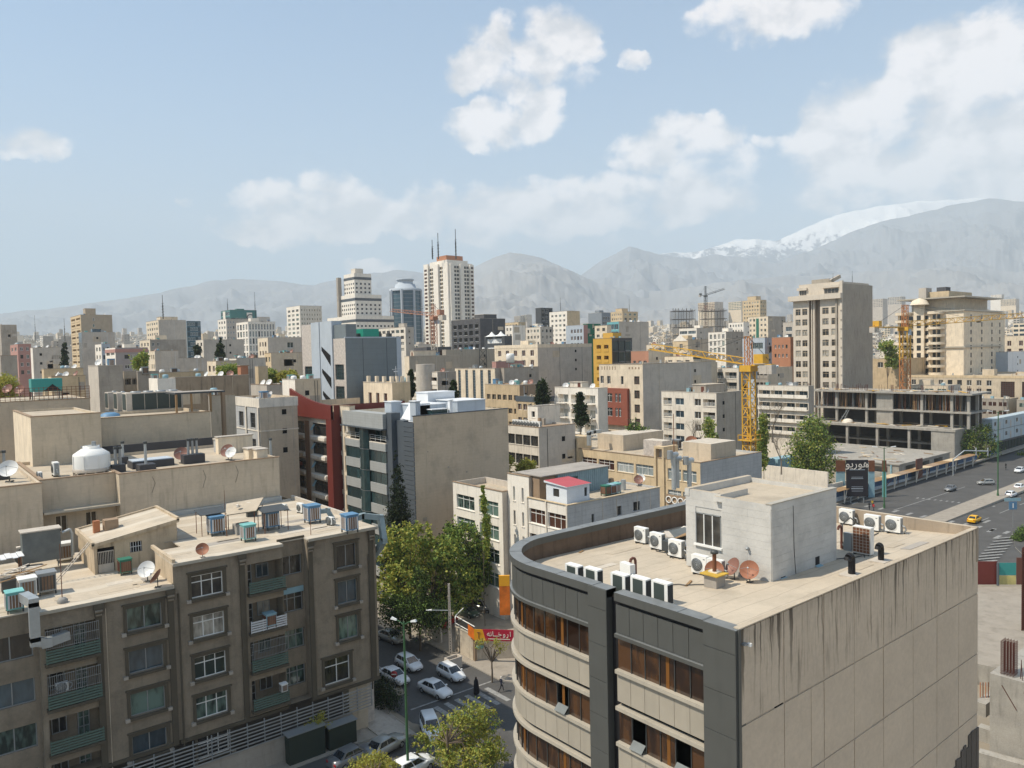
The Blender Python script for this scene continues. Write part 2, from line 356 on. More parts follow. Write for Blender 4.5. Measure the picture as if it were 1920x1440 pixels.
def slab(name,poly,h,m,base=-.3,side=None):
 """pavement / kerbed island: polygon raised h above the terrain"""
 mb=MB();n=len(poly)
 top=[(u,v,ground_z(u,v)+h)for u,v in poly];bot=[(u,v,ground_z(u,v)+base)for u,v in poly]
 mb.face(top,m)
 for i in range(n):
  j=(i+1)%n;mb.face([bot[i],bot[j],top[j],top[i]],side or 'kerb')
 return mb.build(name,kind='structure')
WCACHE={}
def window_mesh(w,h,style,frame,detail):
 w,h=round(w,1),round(h,1);key=(w,h,style,frame,detail)
 if key in WCACHE:return WCACHE[key]
 mb=MB();t=.07 if detail else.10
 if style=='ribbon':nx=max(2,round(w/1.0));nz=1
 elif style=='cross':nx,nz=2,2
 elif style=='triple':nx,nz=3,2
 elif style=='grid':nx,nz=max(2,round(w/.8)),max(2,round(h/.8))
 elif style=='slit':nx,nz=1,1
 elif style=='curtainwall':nx,nz=max(2,round(w/1.5)),max(2,round(h/3.3))
 else:nx,nz=2,1
 for x in(0,w-t):mb.box(x,-.03,0,x+t,.05,h,frame)
 for z in(0,h-t):mb.box(t,-.03,z,w-t,.05,z+t,frame)
 for i in range(1,nx):x=w*i/nx;mb.box(x-t/2,-.02,t,x+t/2,.04,h-t,frame)
 if nz==2:zz=h*.70;mb.box(t,-.024,zz-t/2,w-t,.044,zz+t/2,frame)
 elif nz>2:
  for i in range(1,nz):zz=h*i/nz;mb.box(t,-.024,zz-t/2,w-t,.044,zz+t/2,frame)
 fr=mb.data('window_frame')
 pb=MB();pb.face([(0,.02,0),(w,.02,0),(w,.02,h),(0,.02,h)],'pane_dark');pn=pb.data('pane')
 WCACHE[key]=(fr,pn);return WCACHE[key]
PANES={}
def pane_mesh(w,h,pm):
 k=(round(w,1),round(h,1),pm)
 if k not in PANES:
  pb=MB();w_,h_=k[0],k[1]
  pb.face([(0,.02,0),(w_,.02,0),(w_,.02,h_),(0,.02,h_)],pm);PANES[k]=pb.data('pane')
 return PANES[k]
def wall_grid(mb,org,ax,out,Wd,z0,z1,holes,m,depth=.2):
 """a wall plane with real openings; org = bottom-left corner seen from outside, ax = direction along it, out = outward"""
 xs=sorted({0.0,Wd,*[h[0]for h in holes],*[h[1]for h in holes]});zs=sorted({z0,z1,*[h[2]for h in holes],*[h[3]for h in holes]})
 xs=[x for x in xs if-1e-6<=x<=Wd+1e-6];zs=[z for z in zs if z0-1e-6<=z<=z1+1e-6]
 ax=Vector(ax);out=Vector(out)
 def pt(x,z,d=0):q=Vector((org[0],org[1],0))+ax*x-out*d;return(q.x,q.y,z)
 def inside(x,z):
  for h in holes:
   if h[0]<x<h[1]and h[2]<z<h[3]:return True
  return False
 for a,b in zip(xs,xs[1:]):
  run=None
  for c,d in zip(zs,zs[1:]):
   if inside((a+b)/2,(c+d)/2):
    if run:mb.face([pt(a,run[0]),pt(b,run[0]),pt(b,run[1]),pt(a,run[1])],m);run=None
   else:run=(run[0],d)if run else(c,d)
  if run:mb.face([pt(a,run[0]),pt(b,run[0]),pt(b,run[1]),pt(a,run[1])],m)
 for h in holes:
  a,b,c,d=h[:4];dp=h[4]if len(h)>4 else depth
  if a<-1e-6 or b>Wd+1e-6:continue
  mb.face([pt(a,c),pt(a,c,dp),pt(a,d,dp),pt(a,d)],m);mb.face([pt(b,c,dp),pt(b,c),pt(b,d),pt(b,d,dp)],m)
  mb.face([pt(a,c),pt(b,c),pt(b,c,dp),pt(a,c,dp)],m);mb.face([pt(a,d,dp),pt(b,d,dp),pt(b,d),pt(a,d)],m)
  if dp>.6:mb.face([pt(a,c,dp),pt(b,c,dp),pt(b,d,dp),pt(a,d,dp)],m)
def facade(root,mb,side,x0,y0,Wd,zb,zt,specs,m,dist,nf=None,joined=None):
 """side 'L' = the face towards -X (seen from its +Y end), 'R' = the face towards -Y. specs: dicts of window columns"""
 org,ax,out,rot=((x0,y0),(0,-1,0),(-1,0,0),-PI/2)if side=='L' else((x0,y0),(1,0,0),(0,-1,0),0)
 holes=[];wins=[]
 for sp in specs:
  f0,f1,n=sp.get('f',(0.05,.95))[0],sp.get('f',(0.05,.95))[1],sp.get('n',4)
  pitch,top,h=sp.get('pitch',3.2),sp.get('top',1.6),sp.get('h',1.5);fill=sp.get('fill',.6)
  cell=(f1-f0)*Wd/n;w=min(cell*fill,cell-.08);k=0
  while True:
   zz1=zt-top-k*pitch;zz0=zz1-h
   if zz0<zb+.4 or(nf and k>=sp.get('nf',nf)):break
   for i in range(n):
    a=f0*Wd+cell*(i+.5)-w/2
    w_=round(w,1);h_=round(h,1)
    dp=sp.get('depth',.22)
    if sp.get('style')=='balcony':holes.append((a,a+w_,zz0,zz0+h_,1.3));wins.append((a,zz0,w_,h_,sp,1.3))
    else:holes.append((a,a+w_,zz0,zz0+h_,dp));wins.append((a,zz0,w_,h_,sp,dp))
   k+=1
 wall_grid(mb,org,ax,out,Wd,zb,zt,holes,m)
 rl=root.location;axv,ov=Vector(ax),Vector(out)
 for(a,z,w,h,sp,dp)in wins:
  fr=sp.get('frame','white_paint' if random.random()<.75 else 'dark_metal');pm=sp.get('pane')or random.choice(('pane_dark','pane_dark','pane_curtain','pane_green'))
  p=Vector((x0,y0,0))+axv*a-ov*dp;p.z=z
  st=sp.get('style','std')
  if st=='balcony':
   ww=w*.7;pb=p+axv*(w*.15)+ov*.03
   if joined is not None:add_win(joined,pb,axv,ov,ww,h-.1,pm,fr,2)
   else:
    f,_=window_mesh(ww,h-.1,'std',fr,dist<260);o=put('window',f,root,pb,rot);put('pane',pane_mesh(ww,h-.1,pm),o)
   rb=joined if joined is not None else MB();q=Vector((x0,y0,z))+axv*a
   rb_l=Vector((0,0,0))if joined is None else q
   def bx(xa,xb,da,db,za,zb_,mm,B=rb,q0=rb_l,A=axv,O=ov,loc=(joined is None)):
    if loc:B.box(xa,-db,za,xb,-da,zb_,mm)
    else:
     c1=q0+A*xa+O*da;c2=q0+A*xb+O*db;B.box(c1.x,c1.y,q0.z+za,c2.x,c2.y,q0.z+zb_,mm)
   out_d=sp.get('out',.0)
   rail=sp.get('rail','slab')
   bx(-.05,w+.05,-.1,out_d+.12,-.16,-.01,m)
   if rail=='slab':bx(0,w,out_d-.02,out_d+.1,-.005,.95,sp.get('railmat',m))
   else:
    for i in range(5):bx(0,w,out_d+.02,out_d+.05,.12+i*.2,.16+i*.2,sp.get('railmat','white_paint'))
    for i in range(max(2,int(w/.9)+1)):xx=(w-.04)*i/max(1,int(w/.9));bx(xx,xx+.04,out_d+.055,out_d+.085,0,1.0,sp.get('railmat','white_paint'))
   if joined is None:put('balcony',rb.data('balcony'),root,q,rot)
  elif joined is not None:add_win(joined,p,axv,ov,w,h,pm,fr,3 if st in('triple','ribbon')else 2)
  else:
   f,_=window_mesh(w,h,st,fr,dist<260);o=put('window',f,root,p,rot)
   put('pane',pane_mesh(w,h,pm),o)
   if dist<160:put('sill',sill_mesh(w,m),o)
SILLS={}
def sill_mesh(w,m):
 k=(round(w,1),m)
 if k not in SILLS:s=MB();s.box(-.1,-.3,-.1,k[0]+.1,.04,-.005,m);SILLS[k]=s.data('sill')
 return SILLS[k]
def add_win(mb,p,A,O,w,h,pm,fr,nx):
 def q(x,z,d):v=p+A*x-O*d;return(v.x,v.y,p.z+z)
 mb.face([q(0,0,-.02),q(w,0,-.02),q(w,h,-.02),q(0,h,-.02)],pm)
 t=.11
 def strip(x0,x1,z0,z1):mb.face([q(x0,z0,-.06),q(x1,z0,-.06),q(x1,z1,-.06),q(x0,z1,-.06)],fr)
 strip(0,t,0,h);strip(w-t,w,0,h);strip(t,w-t,0,t);strip(t,w-t,h-t,h)
 for i in range(1,nx):x=w*i/nx;strip(x-t/2,x+t/2,t,h-t)
FOOT=[]
BLD=[]
def solve_extent(c,px,axis):
 lo,hi=0.0,400.0
 for _ in range(40):
  mid=(lo+hi)/2;q=(c.x,c.y+mid,c.z)if axis=='v' else(c.x+mid,c.y,c.z)
  X=px_of(*q)
  if(axis=='v' and X>px)or(axis=='u' and X<px):lo=mid
  else:hi=mid
 return lo
def B(label,xc,yt,d,xl,xr,mL='cream',mR=None,L=(),R=(),nf=4,par=.7,roof='roof',stair=None,cat='building',trim=None,down=None,name='apartment_building',clutter=0,short=None,maxL=60,maxR=60,group=None,box=None,minw=3.0):
 if box:c=Vector((box[0],box[1],box[4]));lu,lv=box[2],box[3]
 else:
  c=at_d(xc,yt,d)
  lv=min(maxL,max(minw,solve_extent(c,xl,'v')));lu=min(maxR,max(minw,solve_extent(c,xr,'u')))
 zb=min(ground_z(c.x,c.y),ground_z(c.x+lu,c.y),ground_z(c.x,c.y+lv))-1.0
 if down is not None:zb=c.z-down
 mR=mR or mL;far=d>430
 root=thing(name,label,cat,(c.x,c.y,zb),0,group)
 z1=c.z-zb
 mb=MB();joined=MB()if far else None
 facade(root,mb,'L',0,lv,lv,0,z1,L,mL,d,nf,joined)
 facade(root,mb,'R',0,0,lu,0,z1,R,mR,d,nf,joined)
 mb.face([(lu,0,0),(lu,lv,0),(lu,lv,z1),(lu,0,z1)],mR);mb.face([(lu,lv,0),(0,lv,0),(0,lv,z1),(lu,lv,z1)],mR)
 t=.22 if lu>1 else.1;zr=z1-par
 mb.face([(0,0,z1),(lu,0,z1),(lu-t,t,z1),(t,t,z1)],mR);mb.face([(lu,0,z1),(lu,lv,z1),(lu-t,lv-t,z1),(lu-t,t,z1)],mR)
 mb.face([(lu,lv,z1),(0,lv,z1),(t,lv-t,z1),(lu-t,lv-t,z1)],mR);mb.face([(0,lv,z1),(0,0,z1),(t,t,z1),(t,lv-t,z1)],mL)
 if par>.05:
  mb.face([(t,t,z1),(lu-t,t,z1),(lu-t,t,zr),(t,t,zr)],mR);mb.face([(lu-t,t,z1),(lu-t,lv-t,z1),(lu-t,lv-t,zr),(lu-t,t,zr)],mR)
  mb.face([(lu-t,lv-t,z1),(t,lv-t,z1),(t,lv-t,zr),(lu-t,lv-t,zr)],mR);mb.face([(t,lv-t,z1),(t,t,z1),(t,t,zr),(t,lv-t,zr)],mL)
 mb.build('wall',root)
 rb=MB();rb.face([(t,t,zr),(lu-t,t,zr),(lu-t,lv-t,zr),(t,lv-t,zr)],roof);rb.build('roof',root)
 if trim:
  tb=MB();e=.09
  for(a,b_)in trim.get('bands',((z1-.25,z1+.05),)):
   a,b_=(z1+a,z1+b_)if a<=0 else(a,b_)
   tb.box(-e,-e,a,lu+e,-.003,b_,trim['m']);tb.box(-e,-.003,a,-.003,lv+e,b_,trim['m'])
  tb.build('cornice',root)
 if stair is not None:
  for(fx,fy,sx,sy,h)in(stair if isinstance(stair,(list,tuple))and stair and isinstance(stair[0],(list,tuple))else[stair]):
   sb=MB();x0,y0=t+fx*(lu-2*t),t+fy*(lv-2*t);x1,y1=min(lu-t-.05,x0+sx),min(lv-t-.05,y0+sy)
   sb.box(x0,y0,zr-.02,x1,y1,zr+h,mL if random.random()<.5 else mR,roof)
   sb.box(x0-.15,y0-.15,zr+h+.002,x1+.15,y1+.15,zr+h+.16,'cement_light',roof)
   sb.build('stair_house',root)
   if d<300:
    db=MB();db.box(x0-.04,y0+.5,zr,x0-.01,y0+1.4,zr+2.0,'brown_frame');db.build('door',root)
 rw_=random.Random(int(xc*7+yt));nR=mR if isinstance(mR,str)else 'cement'
 if not R and lu>5 and z1>6 and d<460 and box is None:
  zv=z1-min(z1-1,nf*3.4+4)
  for _ in range(rw_.randint(1,3)):
   x=rw_.uniform(.12,.9)*lu;q=MB();q.box(x,-.05,zv-2,x+.10,-.003,z1-.3,rw_.choice(('cement_warm','cement_light','pvc','dark_metal')));q.build('drain_pipe',root)
  for _ in range(rw_.randint(1,4)):
   x,z_,w_,h_=rw_.uniform(.05,.8)*lu,rw_.uniform(zv,z1-2.5),rw_.uniform(1,5),rw_.uniform(.8,3);q=MB();q.box(x,-.025,z_,min(lu-.2,x+w_),-.003,min(z1-.4,z_+h_),rw_.choice(('cement_warm','cement','cement_light','beige')));q.build('render_patch',root)
  if rw_.random()<.6:
   x=rw_.uniform(.2,.8)*lu
   for k_ in range(3):
    z_=z1-3.0-3.3*k_
    if z_>1:q=MB();q.box(x,-.03,z_,x+.8,-.01,z_+.9,'opening');q.box(x-.08,-.06,z_-.1,x+.88,-.031,z_-.01,'cement_light');q.build('vent_window',root)
 if not trim:q=MB();e=.07;cm=rw_.choice(('cement_light','cement','roof_pale','brown_wall'));q.box(-e,-e,z1+.002,lu+e,.3,z1+.09,cm);q.box(-e,.301,z1+.002,.3,lv+e,z1+.09,cm);q.build('coping',root)
 if stair is None and lu>7 and lv>7 and d>135 and short and not name.startswith('x')and par>.45 and rw_.random()<.7:
  x0,y0=rw_.uniform(.25,.55)*lu,rw_.uniform(.3,.6)*lv;q=MB();q.box(x0,y0,z1-par,min(lu-.5,x0+rw_.uniform(2.5,5)),min(lv-.5,y0+rw_.uniform(3,5)),z1+rw_.uniform(1.4,2.2),mL,'roof_grey');q.build('stair_house',root)
 if lu>5 and lv>5 and d<460 and box is None:
  for _ in range(rw_.randint(2,5)):
   x,y=rw_.uniform(.1,.9)*lu,rw_.uniform(.1,.9)*lv;q=MB();h_=rw_.uniform(.5,1.6);q.box(x-.25,y-.25,z1-par,x+.25,y+.25,z1-par+h_,rw_.choice(('cement_warm','brown_wall','cement','galv')));q.build('chimney',root)
 if joined is not None and joined.f:joined.build('windows',root,kind='stuff')
 info=dict(c=c,lu=lu,lv=lv,z=zb+zr,root=root,short=short or label,z1=z1,zb=zb,d=d,top=zb+z1)
 FOOT.append((c.x-1,c.y-1,c.x+lu+1,c.y+lv+1));BLD.append(info)
 if clutter:roof_clutter(info,clutter*2)
 return info
def cooler_proto(colr,louvre,name='evaporative_cooler',s=1.0):
 """desert cooler: painted box, louvred pad panels recessed in two sides, cap, four feet"""
 t=thing(name,'x','cooler')
 b=MB();b.box(-.45*s,-.45*s,.22,.45*s,.45*s,1.15*s+.1,colr);b.build('casing',t)
 c=MB();c.box(-.5*s,-.5*s,1.15*s+.102,.5*s,.5*s,1.22*s+.1,colr);c.build('cap',t)
 for k,(dx,dy)in enumerate(((0,-1),(-1,0))):
  p=MB()
  if dy:p.box(-.36*s,-.475*s,.32,.36*s,-.455*s,1.02*s+.1,'pad')
  else:p.box(-.475*s,-.36*s,.32,-.455*s,.36*s,1.02*s+.1,'pad')
  for i in range(5):
   q=-.34*s+i*.17*s;wd=.05 if i in(0,4)else.018
   if dy:p.box(q-wd,-.50*s,.30,q+wd,-.478*s,1.04*s+.1,louvre)
   else:p.box(-.50*s,q-wd,.30,-.478*s,q+wd,1.04*s+.1,louvre)
  p.build('louvre_panel',t)
 for x in(-.4,.4):
  for y in(-.4,.4):f=MB();f.box(x*s-.04,y*s-.04,0,x*s+.04,y*s+.04,.22,'dark_metal');f.build('leg',t)
 return t
def ac_proto(back=False,w=.92,h=.92,dp=.36):
 """split-unit condenser; front towards -X, fan grille on the front, coil on the back"""
 t=thing('air_conditioner','x','air conditioner')
 b=MB();b.box(-dp/2,-w/2,.12,dp/2,w/2,.12+h,'white_paint');b.build('casing',t)
 if not back:
  g=MB();c=(-dp/2-.002,.10*w,.12+h*.48)
  g.lathe(c,[(0,.03),(.10,.035),(.30,.035),(.335,.0)],'grey_metal',20,(-1,0,0));g.build('fan_grille',t)
  g=MB()
  for r in(.08,.16,.24,.31):g.lathe(c,[(r,.05),(r+.022,.055),(r+.022,.03)],'dark_metal',20,(-1,0,0))
  g.build('grille_rings',t)
  g=MB();g.box(-dp/2-.008,-w*.42,.12+h*.82,-dp/2-.002,-w*.3,.12+h*.86,'dark_metal');g.build('badge',t)
  g=MB();g.box(-.13,-w/2-.025,.14,.15,-w/2-.002,.1+h*.95,'grey_metal');g.build('side_grille',t)
  g=MB();g.path([(0,-w/2-.03,.55),(0,-w/2-.2,.5),(.02,-w/2-.26,.3),(.04,-w/2-.12,.15),(.2,-w/2-.1,.06)],.045,'grey_metal');g.build('pipe',t)
 else:
  g=MB();g.box(-dp/2-.02,-w*.30,.20,-dp/2-.002,w*.44-.1,.12+h*.93,'coil');g.build('coil',t)
  g=MB();g.box(-dp*.42,-w/2-.02,.2,dp*.42,-w/2-.002,.12+h*.93,'coil_dark');g.build('side_coil',t)
 for y in(-w*.34,w*.34):f=MB();f.box(-dp*.6,y-.035,0,dp*.6,y+.035,.118,'dark_metal');f.build('foot',t)
 return t
plain('coil',(.045,.06,.055),.7);plain('coil_dark',(.02,.025,.03),.7)
def dish_proto(m,r=.55):
 t=thing('satellite_dish','x','satellite dish');ax=Vector((-.75,-.45,.55)).normalized();c=Vector((0,0,.75))
 b=MB();prof=[(0,0)]+[(r*k/6,.32*r*(k/6)**2)for k in range(1,7)];b.lathe(c,prof,m,20,ax)
 b.lathe(c-ax*.015,[(a,z)for a,z in prof],m,20,ax);b.build('reflector',t)
 b=MB();b.tube((0,0,0),(0,0,.72),.035,.035,'dark_metal');b.tube((-.3,0,.02),(.3,0,.02),.03,.03,'dark_metal');b.tube((0,-.3,.02),(0,.3,.02),.03,.03,'dark_metal');b.build('stand',t)
 b=MB();tip=c+ax*(r*1.0);side=ax.cross(Vector((0,0,1))).normalized()
 for q in(side*r*.9,-side*r*.9,ax.cross(side)*r*.9):b.tube(c+q+ax*.32*r,tip,.012,.012,'grey_metal',5)
 b.tube(tip,tip-ax*.12,.05,.05,'grey_metal');b.build('feed_arm',t)
 return t
PROTO={}
def protos():
 P=PROTO
 P['blue']=cooler_proto('blue_paint','pvc');P['teal']=cooler_proto('teal_paint','pvc');P['white']=cooler_proto('white_paint','grey_metal')
 P['grey']=cooler_proto('grey_metal','dark_metal');P['green']=cooler_proto('green_paint','brown_frame');P['sky']=cooler_proto('sky_paint','brown_frame')
 P['ac']=ac_proto();P['acb']=ac_proto(True,.92,1.0,.40);P['acs']=ac_proto(False,.7,.55,.3)
 P['dishw']=dish_proto('dish_white');P['dishc']=dish_proto('copper_dull',.6);P['dishb']=dish_proto('dish_brown',.6)
 for k,o in P.items():o.location=(0,0,-500);o['_proto']=1
protos()
USED=set()
def place(key,loc,label,rot=0.0,scale=None,group=None):
 o=PROTO[key]
 if key in USED:o=dup(o,loc,rot,label,scale)
 else:
  USED.add(key);o.location=loc;o.rotation_euler=(0,0,rot)
  if scale:o.scale=(scale,)*3
  o['label']=label
 if '_proto' in o:del o['_proto']
 o['label']=label
 if group:o['group']=group
 elif 'group' in o:del o['group']
 return o
TANKN=[0]
def water_tank(loc,label,r=.55,l=1.2,m='sky_paint',upright=True,group=None):
 t=thing('water_tank',label,'water tank',loc,0,group);b=MB()
 if upright:b.lathe((0,0,.15),[(0,0),(r,0),(r,l*.85),(r*.8,l),(0,l+.05)],m,16)
 else:b.tube((-l/2,0,r+.15),(l/2,0,r+.15),r,r,m,14)
 b.build('tank',t);b=MB();b.box(-r*.8,-r*.8,0,r*.8,r*.8,.149,'dark_metal');b.build('base',t)
 return t
CNAME={'blue':'blue','teal':'turquoise','white':'white','grey':'grey','green':'dark green','sky':'pale blue'}
RLAB=set()
def roof_clutter(info,n):
 c,lu,lv,z,sh=info['c'],info['lu'],info['lv'],info['z'],info['short']
 for i in range(n):
  u,v=c.x+random.uniform(.12,.88)*lu,c.y+random.uniform(.1,.9)*lv
  k=random.random();w_=' at its '+('far' if(u-c.x)/lu+(v-c.y)/lv>1.05 else 'near')+' '+('left' if(v-c.y)/lv>(u-c.x)/lu else 'right')+' corner'
  kk='c' if k<.62 else 'd' if k<.82 else 't'
  if(kk,sh,w_)in RLAB:continue
  RLAB.add((kk,sh,w_))
  if k<.62:
   key=random.choice(('blue','teal','white','grey','sky','white'));place(key,(u,v,z),f"{CNAME[key]} cooler on the {sh}{w_}",random.choice((0,PI/2,PI)),group='rooftop coolers of the blocks')
  elif k<.82:place('dishw' if random.random()<.7 else 'dishb',(u,v,z),f"dish on the {sh}{w_}",random.uniform(-.5,.5),1.3,group='satellite dishes on the blocks')
  else:water_tank((u,v,z),f"water tank on the {sh}{w_}",m=random.choice(('white_paint','sky_paint','galv')),group='water tanks on the blocks')
mat('fascia',(.082,.085,.080),rough=.42,var=.12,scale=.8,streak=.15,fine=.04,bump=.03,spec=.4)
mat('fascia_top',(.17,.18,.18),rough=.4,var=.35,scale=1.5,fine=.1,bump=.05)
mat('spandrel',(.36,.335,.28),rough=.42,var=.10,scale=.8,streak=.15,fine=.03,bump=.02,tint=.05,spec=.4)
mat('ledge',(.40,.375,.315),rough=.4,var=.15,streak=.2,spec=.4)
mat('side_concrete',(.55,.47,.37),rough=.9,var=.14,scale=.35,fine=.14,bump=.25,tint=.025)
mat('pent_stone',(.52,.51,.48),rough=.85,var=.22,scale=.7,fine=.1,dirt=(.36,.355,.34,.5),tint=.018,bump=.2)
def stained(name,base,z_top,drop):
 """the same concrete with long dark runs of dirt washed down from the roof edge"""
 m=MATS[base].copy();m.name=name;MATS[name]=m;nt=m.node_tree;N=nt.nodes;L=nt.links
 b=N['Principled BSDF'];src=b.inputs['Base Color'].links[0].from_socket
 geo=N.new('ShaderNodeNewGeometry');sp=N.new('ShaderNodeSeparateXYZ');L.new(geo.outputs['Position'],sp.inputs[0])
 def mth(op,a,c=None,d=None,clamp=False):
  n=N.new('ShaderNodeMath');n.operation=op;n.use_clamp=clamp
  for i,v in enumerate((a,c,d)):
   if v is None:continue
   if isinstance(v,(int,float)):n.inputs[i].default_value=v
   else:L.new(v,n.inputs[i])
  return n.outputs[0]
 def nz(sx,sz,det,off,warp=0):
  cb=N.new('ShaderNodeCombineXYZ')
  x=sp.outputs[0]
  if warp:
   w=N.new('ShaderNodeTexNoise');w.inputs['Scale'].default_value=.9;w.inputs['Detail'].default_value=3;L.new(geo.outputs['Position'],w.inputs[0]);x=mth('MULTIPLY_ADD',w.outputs[0],warp,x)
  L.new(mth('MULTIPLY',x,sx),cb.inputs[0]);L.new(mth('MULTIPLY_ADD',sp.outputs[2],sz,off),cb.inputs[1])
  n=N.new('ShaderNodeTexNoise');n.inputs['Scale'].default_value=1;n.inputs['Detail'].default_value=det;n.inputs['Roughness'].default_value=.55;L.new(cb.outputs[0],n.inputs[0]);return n.outputs[0]
 down=mth('SUBTRACT',z_top,sp.outputs[2])
 reach=mth('MULTIPLY',mth('MAXIMUM',mth('SUBTRACT',nz(2.2,0,4,3),.25),0.02),drop*5.2)
 fade=mth('SUBTRACT',1.0,mth('DIVIDE',down,reach),clamp=True)
 st=mth('MULTIPLY',mth('SUBTRACT',nz(3.4,.13,3,9,.3),.53,clamp=True),12.0,clamp=True)
 thin=mth('MULTIPLY',mth('SUBTRACT',nz(15.0,.3,2,19,.2),.58,clamp=True),9.0,clamp=True)
 f=mth('MULTIPLY',mth('MAXIMUM',st,mth('MULTIPLY',thin,.7)),mth('POWER',fade,.6),clamp=True)
 top=mth('MULTIPLY',mth('SUBTRACT',1.0,mth('DIVIDE',down,.8),clamp=True),mth('MULTIPLY',nz(5,2,4,2),.9))
 f=mth('MAXIMUM',mth('MULTIPLY',f,.92),mth('MULTIPLY',top,.5),clamp=True)
 mx=N.new('ShaderNodeMix');mx.data_type='RGBA';L.new(f,mx.inputs[0]);L.new(src,mx.inputs[6]);mx.inputs[7].default_value=(.07,.055,.04,1)
 L.new(mx.outputs[2],b.inputs['Base Color']);return m
stained('side_stained','side_concrete',25.0,2.7)
RU,RV,RT=25.0,17.1,25.0
RAD,VB,UE=4.6,34.0,49.3
def rb_path(s,off=0.0):
 """outline of the block by arc length from the near corner: straight, quarter round, straight; off = outward"""
 s1=VB-RAD-RV;s2=s1+RAD*PI/2
 if s<=s1:return(RU-off,RV+s)
 if s<=s2:a=(s-s1)/RAD;return(RU+RAD-(RAD+off)*_c(a),VB-RAD+(RAD+off)*_s(a))
 return(RU+RAD+(s-s2),VB+off)
S1=VB-RAD-RV;S2=S1+RAD*PI/2;SE=S2+(UE-RU-RAD)
def band(mb,s0,s1,z0,z1,o0,o1,m,top=None,step=.45):
 """solid strip following the outline between offsets o0 (inner) and o1 (outer)"""
 cuts=sorted({s0,s1,*[c for c in(S1,S2)if s0<c<s1]});ss=[]
 for a,b in zip(cuts,cuts[1:]):
  n=max(1,int(math.ceil((b-a)/step)))if(a>=S1-1e-6 and b<=S2+1e-6)else 1
  ss+=[a+(b-a)*i/n for i in range(n)]
 ss.append(s1);I=[rb_path(s,o0)for s in ss];O=[rb_path(s,o1)for s in ss]
 for i in range(len(ss)-1):
  a,b,c,d=O[i],O[i+1],I[i],I[i+1]
  mb.face([(*b,z0),(*a,z0),(*a,z1),(*b,z1)],m,True)
  mb.face([(*c,z1),(*d,z1),(*b,z1),(*a,z1)][::-1],top or m)
  mb.face([(*c,z0),(*d,z0),(*b,z0),(*a,z0)],m)
  mb.face([(*c,z0),(*d,z0),(*d,z1),(*c,z1)],m,True)
 for i in(0,-1):mb.face([(*I[i],z0),(*O[i],z0),(*O[i],z1),(*I[i],z1)],m)
def rb_roof_z(v,u=33):return 24.94-.07*(v-RV)-.016*(u-RU)
def on_rb(x,y):
 z=24.5
 for _ in range(12):p=at_z(x,y,z);z=rb_roof_z(p.y,p.x)
 return Vector((p.x,p.y,z))
